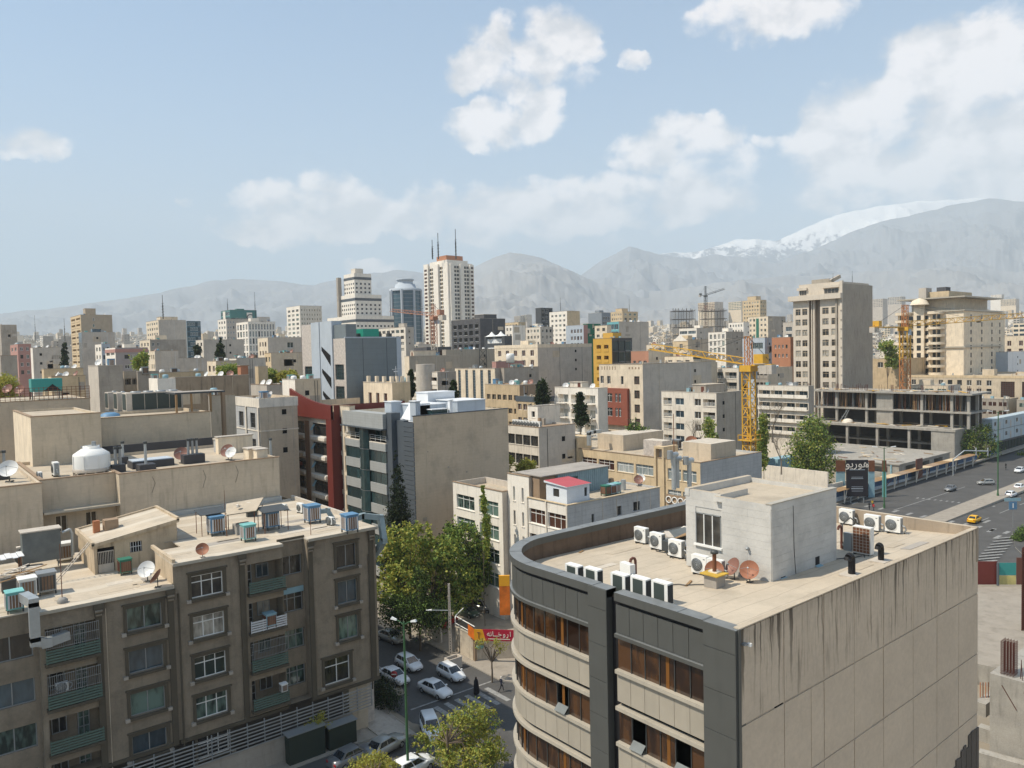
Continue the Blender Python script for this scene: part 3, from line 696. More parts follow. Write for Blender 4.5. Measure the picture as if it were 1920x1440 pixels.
def build_rb():
 root=thing('office_building','curved corner office block with dark fascia, amber windows and a blank stained concrete side wall','building')
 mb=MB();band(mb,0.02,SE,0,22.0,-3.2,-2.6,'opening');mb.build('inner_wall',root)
 groove=MB();band(groove,.01,SE,0,24.75,-.62,-.42,'dark_wall')if False else None
 cop=MB();band(cop,1.55,6.45,24.62,25.0,-.55,.10,'fascia','fascia_top');cop.build('coping',root)
 cop=MB();band(cop,6.9,SE,24.62,25.0,-.55,.10,'fascia','fascia_top');cop.build('coping',root)
 s=1.6;k=0
 while s<SE-1.2:
  L_=1.25
  if not(6.2<s+L_ and s<6.95):
   c=MB();band(c,s,s+L_-.02,25.002,25.012+.008*(k%2),-.56,.11,'fascia_top');c.build('coping_sheet',root)
  s+=L_;k+=1
 inn=MB();band(inn,.05,SE,22.6,24.7,-.50,-.30,'parapet_shaded');inn.build('parapet_wall',root)
 def pier(a,b,name='pier'):
  p=MB();band(p,a,b,0,24.985,-.5,.12,'fascia','fascia_top');p.build(name,root)
  for i,z in enumerate([24.0-k*1.685 for k in range(12)]):
   q=MB();band(q,a+.01,b-.01,z-1.66,z,.121,.145,'fascia');q.build('cladding_panel',root)
  q=MB();band(q,a+.01,b-.01,24.03,24.97,.121,.145,'fascia');q.build('cladding_panel',root)
 pier(0.0,1.55);pier(6.9,8.1)
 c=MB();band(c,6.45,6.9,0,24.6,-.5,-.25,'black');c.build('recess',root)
 bays=[(1.55,6.45,6),(8.1,S1+.0,5),(S1,S2,9),(S2,S2+6,6)]
 for(a,b,n)in bays:
  w=(b-a)/n
  for i in range(n):
   x0,x1=a+i*w,a+(i+1)*w
   q=MB();band(q,x0+.012,x1-.012,23.14,24.42,-.1,.0,'fascia',step=.3);q.build('fascia_panel',root)
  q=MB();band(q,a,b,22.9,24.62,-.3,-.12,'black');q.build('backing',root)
  for k in range(7):
   h=23.11-3.37*k
   lm='fascia_top' if k==0 else 'ledge'
   q=MB();band(q,a-.0,b+.0,h-.17,h,-.25,.13,'fascia' if k==0 else 'ledge',lm,step=.3);q.build('window_head',root)
   sl=21.44-3.37*k
   q=MB();band(q,a,b,sl-.17,sl,-.25,.13,'ledge',step=.3);q.build('window_sill',root)
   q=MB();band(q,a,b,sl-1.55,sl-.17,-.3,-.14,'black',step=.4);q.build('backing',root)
   for i in range(n):
    x0,x1=a+i*w,a+(i+1)*w
    q=MB();band(q,x0+.01,x1-.01,sl-1.50,sl-.24,-.1,-.02,'spandrel',step=.3);q.build('spandrel_panel',root)
    if k<6:
     opened=(k,round(a,1),i)in{(1,1.6,1),(1,1.6,4),(2,1.6,3),(1,round(S1,1),6),(3,8.1,2)}or(k==1 and abs(a-8.1)<.01 and i==2)
     if not opened:
      g=MB();band(g,x0+.02,x1-.02,sl+.0,h-.17-.0,-.13,-.11,'pane_amber',step=.3);g.build('pane',root)
     else:
      p0=rb_path(x0+.05,-.1);p1=rb_path(x1-.05,-.1);o=rb_path((x0+x1)/2,.42);o2=rb_path((x0+x1)/2,-.1)
      dx,dy=o[0]-o2[0],o[1]-o2[1];g=MB()
      g.face([(p0[0]+dx*.6,p0[1]+dy*.6,sl+.05),(p1[0]+dx*.6,p1[1]+dy*.6,sl+.05),(*p1,sl+.35),(*p0,sl+.35)],'cabinet_grey')
      g.build('open_sash',root)
     f=MB();band(f,x0-.018,x0+.018,sl,h-.17,-.14,-.07,'dark_metal',step=1);f.build('mullion',root)
   for i in([2]if n<7 else[1,5]):
    c=MB();band(c,a+i*w+.3,a+i*w+.48,sl,h-.17,-.105,-.098,'amber',step=1)
    if k<4:c.build('blind',root)
 for k in range(7):
  sl=MB();ss=[rb_path(s,-.3)for s in[0,S1]+[S1+(S2-S1)*i/8 for i in range(1,9)]+[SE]]
  z=23.3-3.37*k
  pts=[(x,y,z)for x,y in ss]+[(UE-.3,RV+.3,z)]
  sl.face(pts,'concrete_raw');sl.build('floor_slab',root)
 xs=[at_v(x,y,RV).x for x,y in((1386,1180),(1469,1146),(1544,1110),(1601,1091),(1656,1065),(1712,1042),(1757,1024),(1798,1005),(1834,992))]
 xs[0]=RU+.12;xs[-1]=UE
 z1=at_v(1386,1365,RV).z;z2=at_v(1545,1425,RV).z;z3=z2-(z1-z2)
 bw=MB();bw.box(RU+.1,RV+.05,0,UE,RV+.3,24.6,'cement_warm');bw.build('backing_wall',root)
 zs=[25.0-.02,z1,z2,z3,z3-3.4,0.2]
 for a,b in zip(xs,xs[1:]):
  for j,(za,zb)in enumerate(zip(zs,zs[1:])):
   cuts=[a,b]
   if j and abs(a-xs[1])<.01:cuts=[a,a+(b-a)*.66,b]
   for c0,c1 in zip(cuts,cuts[1:]):
    jj=.055;p=MB();dz=random.uniform(-.008,.008)
    p.box(c0+jj/2,RV+dz,zb+jj*.8,c1-jj/2,RV+.049,za-jj*.8,'side_stained' if j==0 else 'side_concrete');p.build('concrete_panel',root)
 p=MB();rr=random.Random(3);x=xs[6];
 for i in range(26):
  x0=at_v(1700,1440,RV).x+(UE-at_v(1700,1440,RV).x)*i/26;x1=x0+(UE-at_v(1700,1440,RV).x)/26+.01
  zt=at_v(1835,1345,RV).z-(26-i)*.18+rr.uniform(-.35,.35)
  p.box(x0,RV-.055-.02*(i%2),.1,x1,RV-.012,zt,'raw_dark')
 p.build('old_wall_face',root)
 e=MB();e.box(RU-.02,RV-.07,0,RU+.12,RV-.002,25.012,'fascia');e.build('corner_trim',root)
 lip=MB();lip.box(RU+.1,RV-.03,24.982,UE-.3,RV+.25,25.03,'cement_warm','roof');lip.build('roof_edge',root)
 pts=[rb_path(s,-.29)for s in[.3,S1]+[S1+(S2-S1)*i/12 for i in range(1,13)]+[SE]]
 pts=[(x,max(y,RV+.2),rb_roof_z(y,x))for x,y in pts];pts=[(RU+.29,RV+.2,rb_roof_z(RV+.2,RU))]+pts[1:]+[(UE-.29,RV+.2,rb_roof_z(RV+.2,UE))]
 r=MB();r.face(pts,'rb_roof');r.build('roof',root)
 e=MB();e.box(UE-.3,RV-.02,23,UE,VB,25.06,'parapet_in','roof');e.build('parapet',root)
 e=MB();e.box(UE-.3,RV+.3,0,UE-.02,VB,23,'cement_warm');e.box(RU+RAD,VB-.32,0,UE-.3,VB-.1,23.2,'cement_warm');e.build('rear_wall',root)
 e=MB();e.box(RU+.2,RV-.2,24.35,RU+.45,RV-.012,24.41,'grey_metal');e.box(RU+.4,RV-.3,24.3,RU+.52,RV-.15,24.42,'white_paint');e.build('wall_lamp',root)
 c0=on_rb(1447,1091);zt=28.35;pu1=at_z(1568,928,28.3).x;mid_v=on_rb(1355,1065).y
 ph=thing('penthouse','grey stone-clad stair house with a three-pane window on the office roof','rooftop room',(c0.x,c0.y,c0.z-.3))
 Hh=zt-c0.z+.3;wlen=solve_extent(Vector((c0.x,c0.y,zt)),1567,'u');m_=solve_extent(Vector((c0.x,c0.y,27)),1355,'v');vlen=solve_extent(Vector((c0.x+.25,c0.y,zt)),1286,'v')
 hb=Hh+.25
 b=MB();wv=(m_+.25,m_+1.85)
 b.box(0,.0,0,wlen,m_,Hh-.25,'pent_stone');b.box(.25,m_,0,wlen,vlen,Hh-.25,'pent_stone');b.build('wall',ph)
 nrow=11;ch=(Hh-.02)/nrow
 winz=(1.35,3.0)
 def courses(face,a0,a1,at0,win=None):
  for r_ in range(nrow):
   z0_,z1_=r_*ch,(r_+1)*ch;x=a0+((r_%2)*.35)*0;
   cuts=[a0];q=a0+(1.3 if r_%2 else 2.45)
   while q<a1-.35:cuts.append(q);q+=2.4
   cuts.append(a1)
   for p,q in zip(cuts,cuts[1:]):
    segs=[(p,q,z0_,z1_)]
    if win and z1_>win[2]+.01 and z0_<win[3]-.01 and q>win[0]and p<win[1]:
     segs=[]
     if p<win[0]:segs.append((p,win[0],z0_,z1_))
     if q>win[1]:segs.append((win[1],q,z0_,z1_))
    for(s0,s1,za,zb_)in segs:
     d=.03+random.uniform(0,.006);t=MB()
     if face=='L':t.box(at0-d,s0+.003,za+.003,at0-.001,s1-.003,zb_-.003,'pent_stone')
     else:t.box(s0+.003,at0-d,za+.003,s1-.003,at0-.001,zb_-.003,'pent_stone')
     t.build('stone_course',ph)
 courses('R',0,wlen,0);courses('L',0,m_,0);courses('L',m_,vlen,.25,(wv[0],wv[1],winz[0],winz[1]))
 w=MB();w.box(.235,wv[0],winz[0],.245,wv[1],winz[1],'pane_dark')
 for y in(wv[0],wv[0]+.51,wv[0]+1.04,wv[1]-.05):w.box(.20,y,winz[0],.25-.001,y+.05,winz[1],'white_paint' if y>wv[0]and y<wv[1]-.1 else 'grey_metal')
 w.box(.20,wv[0],winz[1]-.05,.249,wv[1],winz[1],'grey_metal');w.box(.08,wv[0]-.1,winz[0]-.1,.249,wv[1]+.05,winz[0],'white_paint');w.build('window',ph)
 pr=MB();t=.22
 zr=Hh-.25
 for(x0,y0,x1,y1,zz)in((0,0,wlen,t,Hh),(0,t,t,m_+.5,Hh),(wlen-t,t,wlen,vlen,Hh),(t,vlen-t,wlen-t,vlen,hb-.1),(t-.02+.05,m_+.5,t+.25,vlen-t,hb-.15),(t,m_+.28,2.6,m_+.5,Hh+.08)):
  pr.box(x0-.03,y0-.03,zr,x1+.03,y1+.03,zz,'pent_stone','roof')
 pr.build('parapet',ph);pr=MB();pr.box(t,t,zr,wlen-t,vlen-t,zr+.02,'roof');pr.build('roof',ph)
 pr=MB();pr.box(-.06,-.06,Hh+.001,wlen+.05,t+.05,Hh+.05,'ledge');pr.build('coping',ph)
 for x in(.75,4.0):
  q=MB();q.box(x,-.035,.32,x+.42,-.031,.75,'black');q.build('vent_hole',ph)
  q=MB();q.face([(x-.05,-.035,.30),(x+.5,-.035,.30),(x+.62,-.5,.12),(x+.02,-.5,.12)],'sky_paint');q.face([(x-.05,-.035,.31),(x+.5,-.035,.31),(x+.62,-.5,.13),(x+.02,-.5,.13)][::-1],'sky_paint');q.build('vent_flap',ph)
 q=MB();q.path([(1.9,-.04,Hh-.3),(1.95,-.05,1.6),(2.05,-.05,.6),(2.1,-.05,.25)],.015,'black',5);q.build('cable',ph)
 q=MB();q.lathe((-.04,m_*.45,1.75),[(0,.2),(.06,.18),(.09,.08),(.05,0)],'grey_metal',10,(-1,0,-.3));q.build('camera_dome',ph)
 return ph,c0,Hh
mat('rb_roof',(.47,.415,.33),var=.2,scale=.35,fine=.1,dirt=(.30,.26,.20,.45),bump=.2,courses=None)
def roof_seams(nm='rb_roof',fq=.95,wd=.06,st=.35,c2=(.24,.2,.16,1)):
 m=MATS[nm];nt=m.node_tree;N=nt.nodes;L=nt.links;b=N['Principled BSDF'];src=b.inputs['Base Color'].links[0].from_socket
 geo=N.new('ShaderNodeNewGeometry');sp=N.new('ShaderNodeSeparateXYZ');L.new(geo.outputs['Position'],sp.inputs[0])
 n=N.new('ShaderNodeTexNoise');n.inputs['Scale'].default_value=.5;L.new(geo.outputs['Position'],n.inputs[0])
 def mth(op,a,c=None,d=None,clamp=False):
  k=N.new('ShaderNodeMath');k.operation=op;k.use_clamp=clamp
  for i,v in enumerate((a,c,d)):
   if v is None:continue
   if isinstance(v,(int,float)):k.inputs[i].default_value=v
   else:L.new(v,k.inputs[i])
  return k.outputs[0]
 fr=mth('FRACT',mth('ADD',mth('MULTIPLY',sp.outputs[1],fq),mth('MULTIPLY',n.outputs[0],.35)))
 f=mth('MULTIPLY',mth('LESS_THAN',fr,wd),st)
 mx=N.new('ShaderNodeMix');mx.data_type='RGBA';L.new(f,mx.inputs[0]);L.new(src,mx.inputs[6]);mx.inputs[7].default_value=c2;L.new(mx.outputs[2],b.inputs['Base Color'])
roof_seams()
PH,PC0,PHH=build_rb()
FOOT.append((RU-1,RV-1,UE+1,VB+1))
rear=[((1203,1019),'leftmost of the white condensers in the row facing the curved parapet'),((1233,1031),'white condenser second from the left in the rear rooftop row, pipe looped at its side'),((1269,1046),'white condenser third in the rear rooftop row, beside the pile of junk'),((1314,1058),'white condenser fourth in the rear rooftop row, below the stair house window')]
def solve_v(u,px,z):
 lo_,hi_=17.0,34.0
 for _ in range(30):
  m=(lo_+hi_)/2
  if px_of(u,m,z)>px:lo_=m
  else:hi_=m
 return lo_
for(x,y),lb in rear:place('ac',on_rb(x,y)if x<1300 else Vector((31.7,solve_v(31.7,x,24.4),rb_roof_z(24.0))),lb,0,group='white condensers on the office roof')
place('ac',Vector((31.6,solve_v(31.6,1342,24.6),rb_roof_z(22.8))),'narrow white condenser against the stair house wall behind an orange dish',.1,.92,group='white condensers on the office roof')
for(x,y),lb in[((1588,984),'white condenser half hidden behind the right edge of the stair house'),((1636,996),'white condenser in the middle of the row along the end parapet'),((1676,1000),'white condenser at the right end of the row along the end parapet')]:
 p=on_rb(x,y);place('ac',p,lb,0,1.0,group='white condensers on the office roof')
for(x,y,s),lb in[((1077,1099,1.0),'white condenser with a dark coil, farthest along behind the curved coping'),((1113,1112,1.0),'second white condenser with a dark coil behind the front coping'),((1164,1128,1.0),'third white condenser with a dark coil, just past the coping break'),((1202,1142,1.0),'fourth white condenser with a dark coil behind the front coping'),((1242,1157,1.0),'nearest white condenser with a dark coil behind the front coping')]:
 p=Vector((26.25,solve_v(26.25,x,24.4),0));p.z=rb_roof_z(p.y);place('acb',p,lb,0,s,group='dark-coil condensers behind the front coping')
place('acs',Vector((26.9,solve_v(26.9,1086,24.3),rb_roof_z(27.5))),'small low white condenser in front of the dark-coil one by the curve',PI,group='white condensers on the office roof')
place('ac',on_rb(1177,1090),'old condenser under a crumpled grey cover beside the hooked flue',PI*.95,.9)
def brown_unit():
 p=on_rb(1618,1040);t=thing('air_conditioner','tall condenser with a rusty brown grid coil near the right roof edge','air conditioner',p)
 b=MB();b.box(-.16,-.5,.08,.22,.5,1.55,'white_paint');b.build('casing',t)
 b=MB();b.box(-.185,-.46,.14,-.162,.46,1.5,'rust');b.build('coil',t)
 b=MB()
 for i in range(6):b.box(-.20,-.46+i*.184-.01,.14,-.187,-.46+i*.184+.01,1.5,'cement_light')
 for i in range(9):b.box(-.202,-.46,.14+i*.168,-.188,.46,.155+i*.168,'cement_light')
 b.build('coil_grid',t)
 for y in(-.4,.4):f=MB();f.box(-.2,y-.04,0,.26,y+.04,.078,'dark_metal');f.build('foot',t)
 q=MB();q.box(-.2,.56,.1,.0,1.0,1.1,'grey_metal');q.build('side_board',t)
brown_unit()
for(x,y),lb,ax in[((1340,1092),'bright orange satellite dish in front of the narrow condenser',0),((1377,1086),'dull copper satellite dish turned away beside the stair house wall',-.9),((1406,1092),'orange satellite dish nearest the stair house corner',-.2)]:
 place('dishc' if ax!=-.9 else 'dishb',on_rb(x,y),lb,ax,.78,group='copper satellite dishes on the office roof')
def flue(x,y,label,h=1.1,r=.13,m='black',base=True,hook=.5,rot=0,z=None,pad='cement_light'):
 p=on_rb(x,y)if z is None else at_z(x,y,z)
 t=thing('flue_pipe',label,'flue pipe',p,rot);b=MB()
 b.path([(0,0,.05),(0,0,h-.15),(-.06,0,h-.02),(-.2,0,h+.03),(-.34,0,h-.02),(-.4,0,h-.16)],r,m,10);b.build('pipe',t)
 if base:b=MB();b.box(-.55,-.4,0,.4,.4,.07,pad);b.build('base_slab',t)
 return t
flue(1597,1078,'black elbow flue on a pale slab near the roof edge, the nearer of two',.95,.17)
flue(1652,1052,'black elbow flue on a pale slab, farther along the right roof edge',.85,.15)
flue(1192,1088,'thin brown hooked flue beside the covered condenser',1.15,.07,'brown_frame',False)
t=flue(1578,1030,'leaning dark pipe behind the stair house with a bucket at its foot',1.35,.07,'brown_frame',False)
b=MB();b.lathe((.2,-.1,0),[(.15,0),(.28,.35),(.24,.35),(.13,.04),(0,.04)],'dark_metal',14);b.box(.1,-.9,0,.6,-.3,.35,'dark_metal');b.build('bucket',t)
def chimney_box():
 p=on_rb(1340,1100);t=thing('chimney','short tiled chimney with a yellow board and a rusty pipe by the copper dishes','chimney',p)
 b=MB();b.box(-.35,-.35,0,.35,.35,.62,'roof_grey');b.build('shaft',t)
 b=MB();b.box(-.5,-.5,.63,.45,.5,.68,'curb_yellow');b.box(-.1,-.2,.68,.3,.3,.75,'offwhite');b.build('cap',t)
 b=MB();b.tube((0,0,.68),(0,0,1.6),.10,.10,'rust',10);b.lathe((0,0,1.6),[(.1,0),(.2,.02),(.17,.15),(0,.2)],'dark_metal',10);b.build('pipe',t)
plain('curb_yellow',(.50,.33,.05),.8,var=.4)
chimney_box()
def junk():
 p=on_rb(1283,1040);t=thing('junk_pile','pile of boards and bent metal sheets against the stair house','scrap pile',(p.x+.4,p.y+.9,p.z));r=random.Random(2)
 for i in range(7):
  b=MB();b.box(-.7,-.5,0,.7,.5,.04,('galv','offwhite','wood','cement_light')[i%4]);b.build('board',t,(r.uniform(-.5,.8),r.uniform(-1.2,.9),.15+.17*i),(r.uniform(-.25,.25),r.uniform(-.35,.35),r.uniform(0,3)))
 b=MB();b.box(-.6,-.5,.0,.8,.6,.6,'dark_metal');b.build('crate',t)
 b=MB();b.face([(-.9,-.9,.8),(.3,-1.3,1.0),(.6,-.2,1.35),(-.4,.2,1.2)],'cabinet_grey');b.build('metal_sheet',t)
junk()
c=thing('crumpled_cover','crumpled grey sheet draped beside the hooked flue','cover',on_rb(1186,1092));b=MB();r=random.Random(5)
G=[[(-.7+i*.2,-.6+j*.2,max(.02,.55-.5*abs(i-3.5)/3.5-.35*abs(j-3)/3+r.uniform(-.09,.09)))for i in range(8)]for j in range(7)]
for j in range(6):
 for i in range(7):b.face([G[j][i],G[j][i+1],G[j+1][i+1],G[j+1][i]],'grey_metal')
b.build('sheet',c)
for(x,y,w)in((1291,1095,.5),(1090,1035,.3),(1265,1030,.4)):
 t=thing('debris_plank',{1291:'short broken plank lying on the open middle of the office roof',1090:'tiny chip of wood near the curved parapet',1265:'flat scrap of board behind the condensers'}[x],'plank',on_rb(x,y),.4)
 b=MB();b.box(-w,-.06,0,w,.06,.05,'wood');b.build('plank',t)
rr=random.Random(77)
for i in range(16):
 u_,v_=rr.uniform(27,46),rr.uniform(18,31.5);w_,h_=rr.uniform(.6,2.6),rr.uniform(.4,1.1)
 if 31<u_+w_ and u_<38.5 and 19<v_+h_ and v_<28:continue
 q=MB();q.mesh([(a,b_,rb_roof_z(b_,a)+dz)for dz in(.004,.016)for a,b_ in((u_,v_),(u_+w_,v_),(u_+w_,v_+h_),(u_,v_+h_))],[(0,1,5,4),(1,2,6,5),(2,3,7,6),(3,0,4,7),(4,5,6,7)],rr.choice(('roof','roof_grey','roof_pale','roof')));o=q.build('roof_patch',bpy.data.objects.get('office_building'))
for(a,b_)in(((1225,1032),(1290,1052)),((1262,1046),(1300,1030)),((1100,1112),(1190,1100)),((1200,1098),(1330,1100)),((1620,1044),(1560,1050)),((1640,1000),(1612,1046))):
 A,Bq=on_rb(*a),on_rb(*b_);t=thing('cable','dark cable on the office roof '+{1225:'behind the rear condensers',1262:'from the third rear condenser to the junk pile',1100:'between the two rows of condensers, left',1200:'from the hooked flue towards the chimney',1620:'from the brown-coil unit to the stair house',1640:'from the middle end-row condenser to the brown-coil unit'}[a[0]],'cable',A)
 D_=Bq-A;q=MB();n_=7;q.path([tuple(D_*(i/n_)+Vector((rr.uniform(-.2,.2),rr.uniform(-.2,.2),.04)))for i in range(n_+1)],.028,'dark_metal',5);q.build('cable',t)
c=thing('cable_run','loops of cable lying behind the end-row condensers','cable',on_rb(1600,998));b=MB()
b.path([(-1,.2,.05),(-.4,.5,.5),(0,.2,.9),(.5,-.3,.3),(1.2,-.8,.06),(2,-1.1,.05)],.04,'dark_metal');b.path([(-1,-.3,.04),(.2,-.1,.06),(1.4,-.9,.05)],.03,'grey_metal');b.build('cable',c)
for(dx,dy,h)in((1.3,1.5,1.6),(1.9,2.6,1.4),(2.4,1.6,1.9)):
 pass
t=thing('chimney_pipes','cluster of grey capped vent pipes standing behind the stair house parapet','vent pipes',(PC0.x+.9,PC0.y+6.6,PC0.z+PHH-.5));b=MB()
for(x,y,h)in((0,0,1.9),(.55,.2,1.6),(1.0,-.3,1.5)):
 b=MB();b.tube((x,y,0),(x,y,h),.13,.13,'galv',10);b.tube((x-.28,y,h+.05),(x+.28,y,h+.05),.15,.15,'galv',10);b.tube((x-.3,y,h-.15),(x-.3,y,h+.3),.17,.17,'grey_metal',10);b.build('vent_pipe',t)
b=MB();b.tube((.3,.2,0),(.3,.2,4.2),.03,.02,'rust',6);b.bar((-.1,.2,3.4),(.8,.2,3.3),.03,'rust');b.build('mast',t)
K=1.07;LV=58.8*K;UZ=36-15.1*K;LZ=36-16.7*K
mat('lb_wall',(.25,.215,.165),rough=.95,var=.22,scale=.5,fine=.18,bump=.35,streak=.25,dirt=(.12,.10,.075,.5))
mat('lb_trim',(.095,.083,.062),rough=.95,var=.2,scale=.8,bump=.2)
mat('lb_roof',(.47,.415,.33),var=.2,scale=.3,fine=.08,dirt=(.28,.25,.2,.5),bump=.15)
roof_seams('lb_roof',.30,.30,.45,(.60,.55,.46,1));roof_seams('lb_roof',1.0,.05,.4)
mat('hut_wall',(.48,.40,.29),var=.25,scale=.5,streak=.6,bump=.3)
plain('balcony_green',(.09,.14,.115),.6,var=.2)
plain('slat_grey',(.30,.30,.29),.6,var=.3)
def fu(x,y):return at_v(x,y,LV).x
def fz(x,y):return at_v(x,y,LV).z
def build_lb():
 root=thing('apartment_building','brown cement-rendered apartment block with stepped flat roof, in shade at the left','building',(0,LV,0))
 u0,u_a,u_b=-14.0,fu(325,1100),fu(703,990)
 base=fz(578,1310)
 cols={}
 pitch=3.1*K
 def col(x0,x1,ytop,ybot,n,style,zt,frame,panes):
  a,b=fu(x0,ytop),fu(x1,ytop);zt_=fz(x0,ytop);zb_=fz(x0,ybot)
  return[(a,b,zb_-k*pitch,zt_-k*pitch,style,frame,panes[k%len(panes)])for k in range(n)]
 wins=[]
 wins+=col(237,303,1142,1186,5,'std',0,'grey_metal',['pane_green','pane_blue','pane_green','pane_blue'])
 wins+=col(358,418,1081,1124,5,'triple',0,'white_paint',['pane_dark','pane_curtain','pane_green','pane_green'])
 wins+=col(630,667,1024,1068,3,'std',0,'grey_metal',['pane_dark','pane_blue','pane_green'])
 big=(fu(608,1240),fu(656,1232),fz(608,1288),fz(608,1240),'cross','white_paint','pane_dark')
 wins.append(big)
 bal=[(fu(83,1170),fu(182,1150)),(fu(464,1070),fu(529,1050))]
 rec=(fu(530,1060),fu(577,1050));rec0=(-3.0,fu(72,1160))
 def H(x):return LZ if x<u_a else UZ
 holes_lo,holes_hi=[],[]
 for w in wins:
  (holes_lo if w[1]<u_a else holes_hi).append((w[0],w[1],w[2],w[3]))
 rows0=[LZ-1.25-k*pitch for k in range(4)]
 rows1=[UZ-1.15-k*pitch for k in range(4)]
 for z in rows0:holes_lo.append((bal[0][0],bal[0][1],z-2.45,z,1.5))
 for z in rows1:holes_hi.append((bal[1][0],bal[1][1],z-2.45,z,1.6))
 wl=MB()
 wall_grid(wl,(rec0[1],LV-LV),(1,0,0),(0,-1,0),u_a-rec0[1],base,LZ,[(a-rec0[1],b-rec0[1],c,d,*r)for(a,b,c,d,*r)in holes_lo],'lb_wall',.32)
 def shift(h,o):return[(a-o,b-o,c,d,*r)for(a,b,c,d,*r)in h]
 wall_grid(wl,(u_a,0),(1,0,0),(0,-1,0),rec[0]-u_a,base,UZ,shift([h for h in holes_hi if h[1]<=rec[0]+.01],u_a),'lb_wall',.32)
 wall_grid(wl,(rec[1],0),(1,0,0),(0,-1,0),u_b-rec[1],base,UZ,shift([h for h in holes_hi if h[0]>=rec[1]-.01],rec[1]),'lb_wall',.32)
 rw=[(0.05,rec[1]-rec[0]-.1,UZ-1.35-k*pitch-1.7,UZ-1.35-k*pitch)for k in range(4)]
 wall_grid(wl,(rec[0],1.0),(1,0,0),(0,-1,0),rec[1]-rec[0],base,UZ-.0,rw,'lb_wall',.25)
 lw=[(rec0[1]-rec0[0]-3.1,rec0[1]-rec0[0]-.3,LZ-1.5-k*pitch-1.75,LZ-1.5-k*pitch)for k in range(4)]
 wall_grid(wl,(rec0[0],.9),(1,0,0),(0,-1,0),rec0[1]-rec0[0],base,LZ,lw,'lb_wall',.25)
 for x,d,z in((rec[0],1.0,UZ),(rec[1],1.0,UZ),(rec0[1],.9,LZ)):
  wl.face([(x,0,base),(x,d,base),(x,d,z),(x,0,z)],'lb_wall')
 wl.face([(u_b,0,base),(u_b,22,base),(u_b,22,UZ),(u_b,0,UZ)],'lb_wall');wl.face([(u_a,0,LZ),(u_a,5.2,LZ),(u_a,5.2,UZ),(u_a,0,UZ)],'hut_wall')
 wl.face([(u0,0,base),(u_b,0,base),(u_b,1.6,base),(u0,1.6,base)][::-1],'lb_wall')
 wl.build('wall',root)
 g=MB();g.box(u0,1.6,-.5,u_b-.8,2,base,'raw_dark');g.build('ground_floor_wall',root)
 g=MB();g.box(u0,-.6,-.5,u_b-3.2,-.35,base-2.3,'cement');g.build('street_wall',root)
 for x,d in((u_b-.8,0),):
  q=MB();q.box(x-.05,1.6,-.5,x,14,base,'cement_warm');q.build('side_wall',root)
 for x0,x1,z in((rec0[1],u_a,base),(u_a,rec[0],base),(rec[1],u_b,base)):
  q=MB();q.box(x0-.05,-.14,z-.28,x1+.05,-.003,z-.003,'lb_trim');q.build('slab_edge',root)
 r=MB();r.box(rec0[1]-.02,-.2,LZ+.001,u_a-.003,5.2,LZ+.10,'lb_roof');r.box(u0,.7,LZ+.001,rec0[1]-.022,5.2,LZ+.10,'lb_roof');r.box(u0,5.202,LZ+.001,fu(345,1054)+3,17.5,LZ+.10,'lb_roof');r.build('roof',root)
 r=MB();r.box(u_a-.02,-.22,UZ+.001,rec[0],.8,UZ+.12,'lb_roof');r.box(rec[1],-.22,UZ+.001,u_b+.12,.8,UZ+.12,'lb_roof');r.box(u_a-.02,.802,UZ+.001,u_b+.12,5.2,UZ+.12,'lb_roof');r.box(fu(345,1054)+1.2,5.202,UZ+.001,u_b+.12,19.5,UZ+.12,'lb_roof');r.build('roof',root)
 r=MB();r.box(u_a-.02,.0,UZ+.121,u_a+.22,6.4,UZ+.42,'hut_wall');r.build('parapet',root)
 r=MB();r.box(rec[0]-.1,.78,UZ+.12,rec[1]+.1,.95,UZ+.3,'lb_trim');r.box(u_b-.15,5,UZ+.12,u_b+.1,19,UZ+.55,'cement_light');r.build('parapet',root)
 for x0,x1,y,z in((rec0[1]-.05,u_a,-.26,LZ),(u_a-.02,rec[0],-.28,UZ),(rec[1],u_b+.16,-.28,UZ)):
  q=MB();q.box(x0,y,z-.1,x1,y+.05,z+.14,'ledge');q.build('roof_edge',root)
 for px in(186,322,458,586,700):
  x=fu(px,1200);z=LZ if px<330 else UZ
  if px==322:z=LZ
  q=MB();q.box(x-.22,-.16,base,x+.22,-.003,z-.1,'lb_trim');q.build('pilaster',root)
  q=MB();q.box(x-.34,-.34,z-.5,x+.34,-.162,z-.12,'lb_trim');q.box(x-.28,-.30,z-1.0,x+.28,-.163,z-.52,'lb_trim');q.tube((x-.26,-.28,z-.66),(x+.26,-.28,z-.66),.12,.12,'lb_wall',8);q.tube((x-.22,-.26,z-.95),(x+.22,-.26,z-.95),.09,.09,'lb_wall',8);q.build('capital',root)
 for px in(192,330,690):x=fu(px,1200);q=MB();q.tube((x+.28,-.1,base-1),(x+.28,-.1,LZ-.6),.03 if px==192 else.07,.07 if px!=192 else.03,'cement_warm' if px==192 else 'lb_trim',7);q.build('drain_pipe',root)
 for(a,b,z0,z1,st,fr,pm)in wins:
  f,_=window_mesh(b-a,z1-z0,st,fr,True);o=put('window',f,root,(a,.22,z0));put('pane',pane_mesh(b-a,z1-z0,pm),o)
  s=MB();e=.24
  s.box(a-e,-.10,z0-.02,a-.01,-.003,z1+e,'lb_trim');s.box(b+.01,-.10,z0-.02,b+e,-.003,z1+e,'lb_trim');s.box(a-.009,-.10,z1+.01,b+.009,-.003,z1+e,'lb_trim');s.box(a-e-.1,-.16,z1+e+.002,b+e+.1,-.003,z1+e+.12,'lb_trim')
  s.build('surround',root)
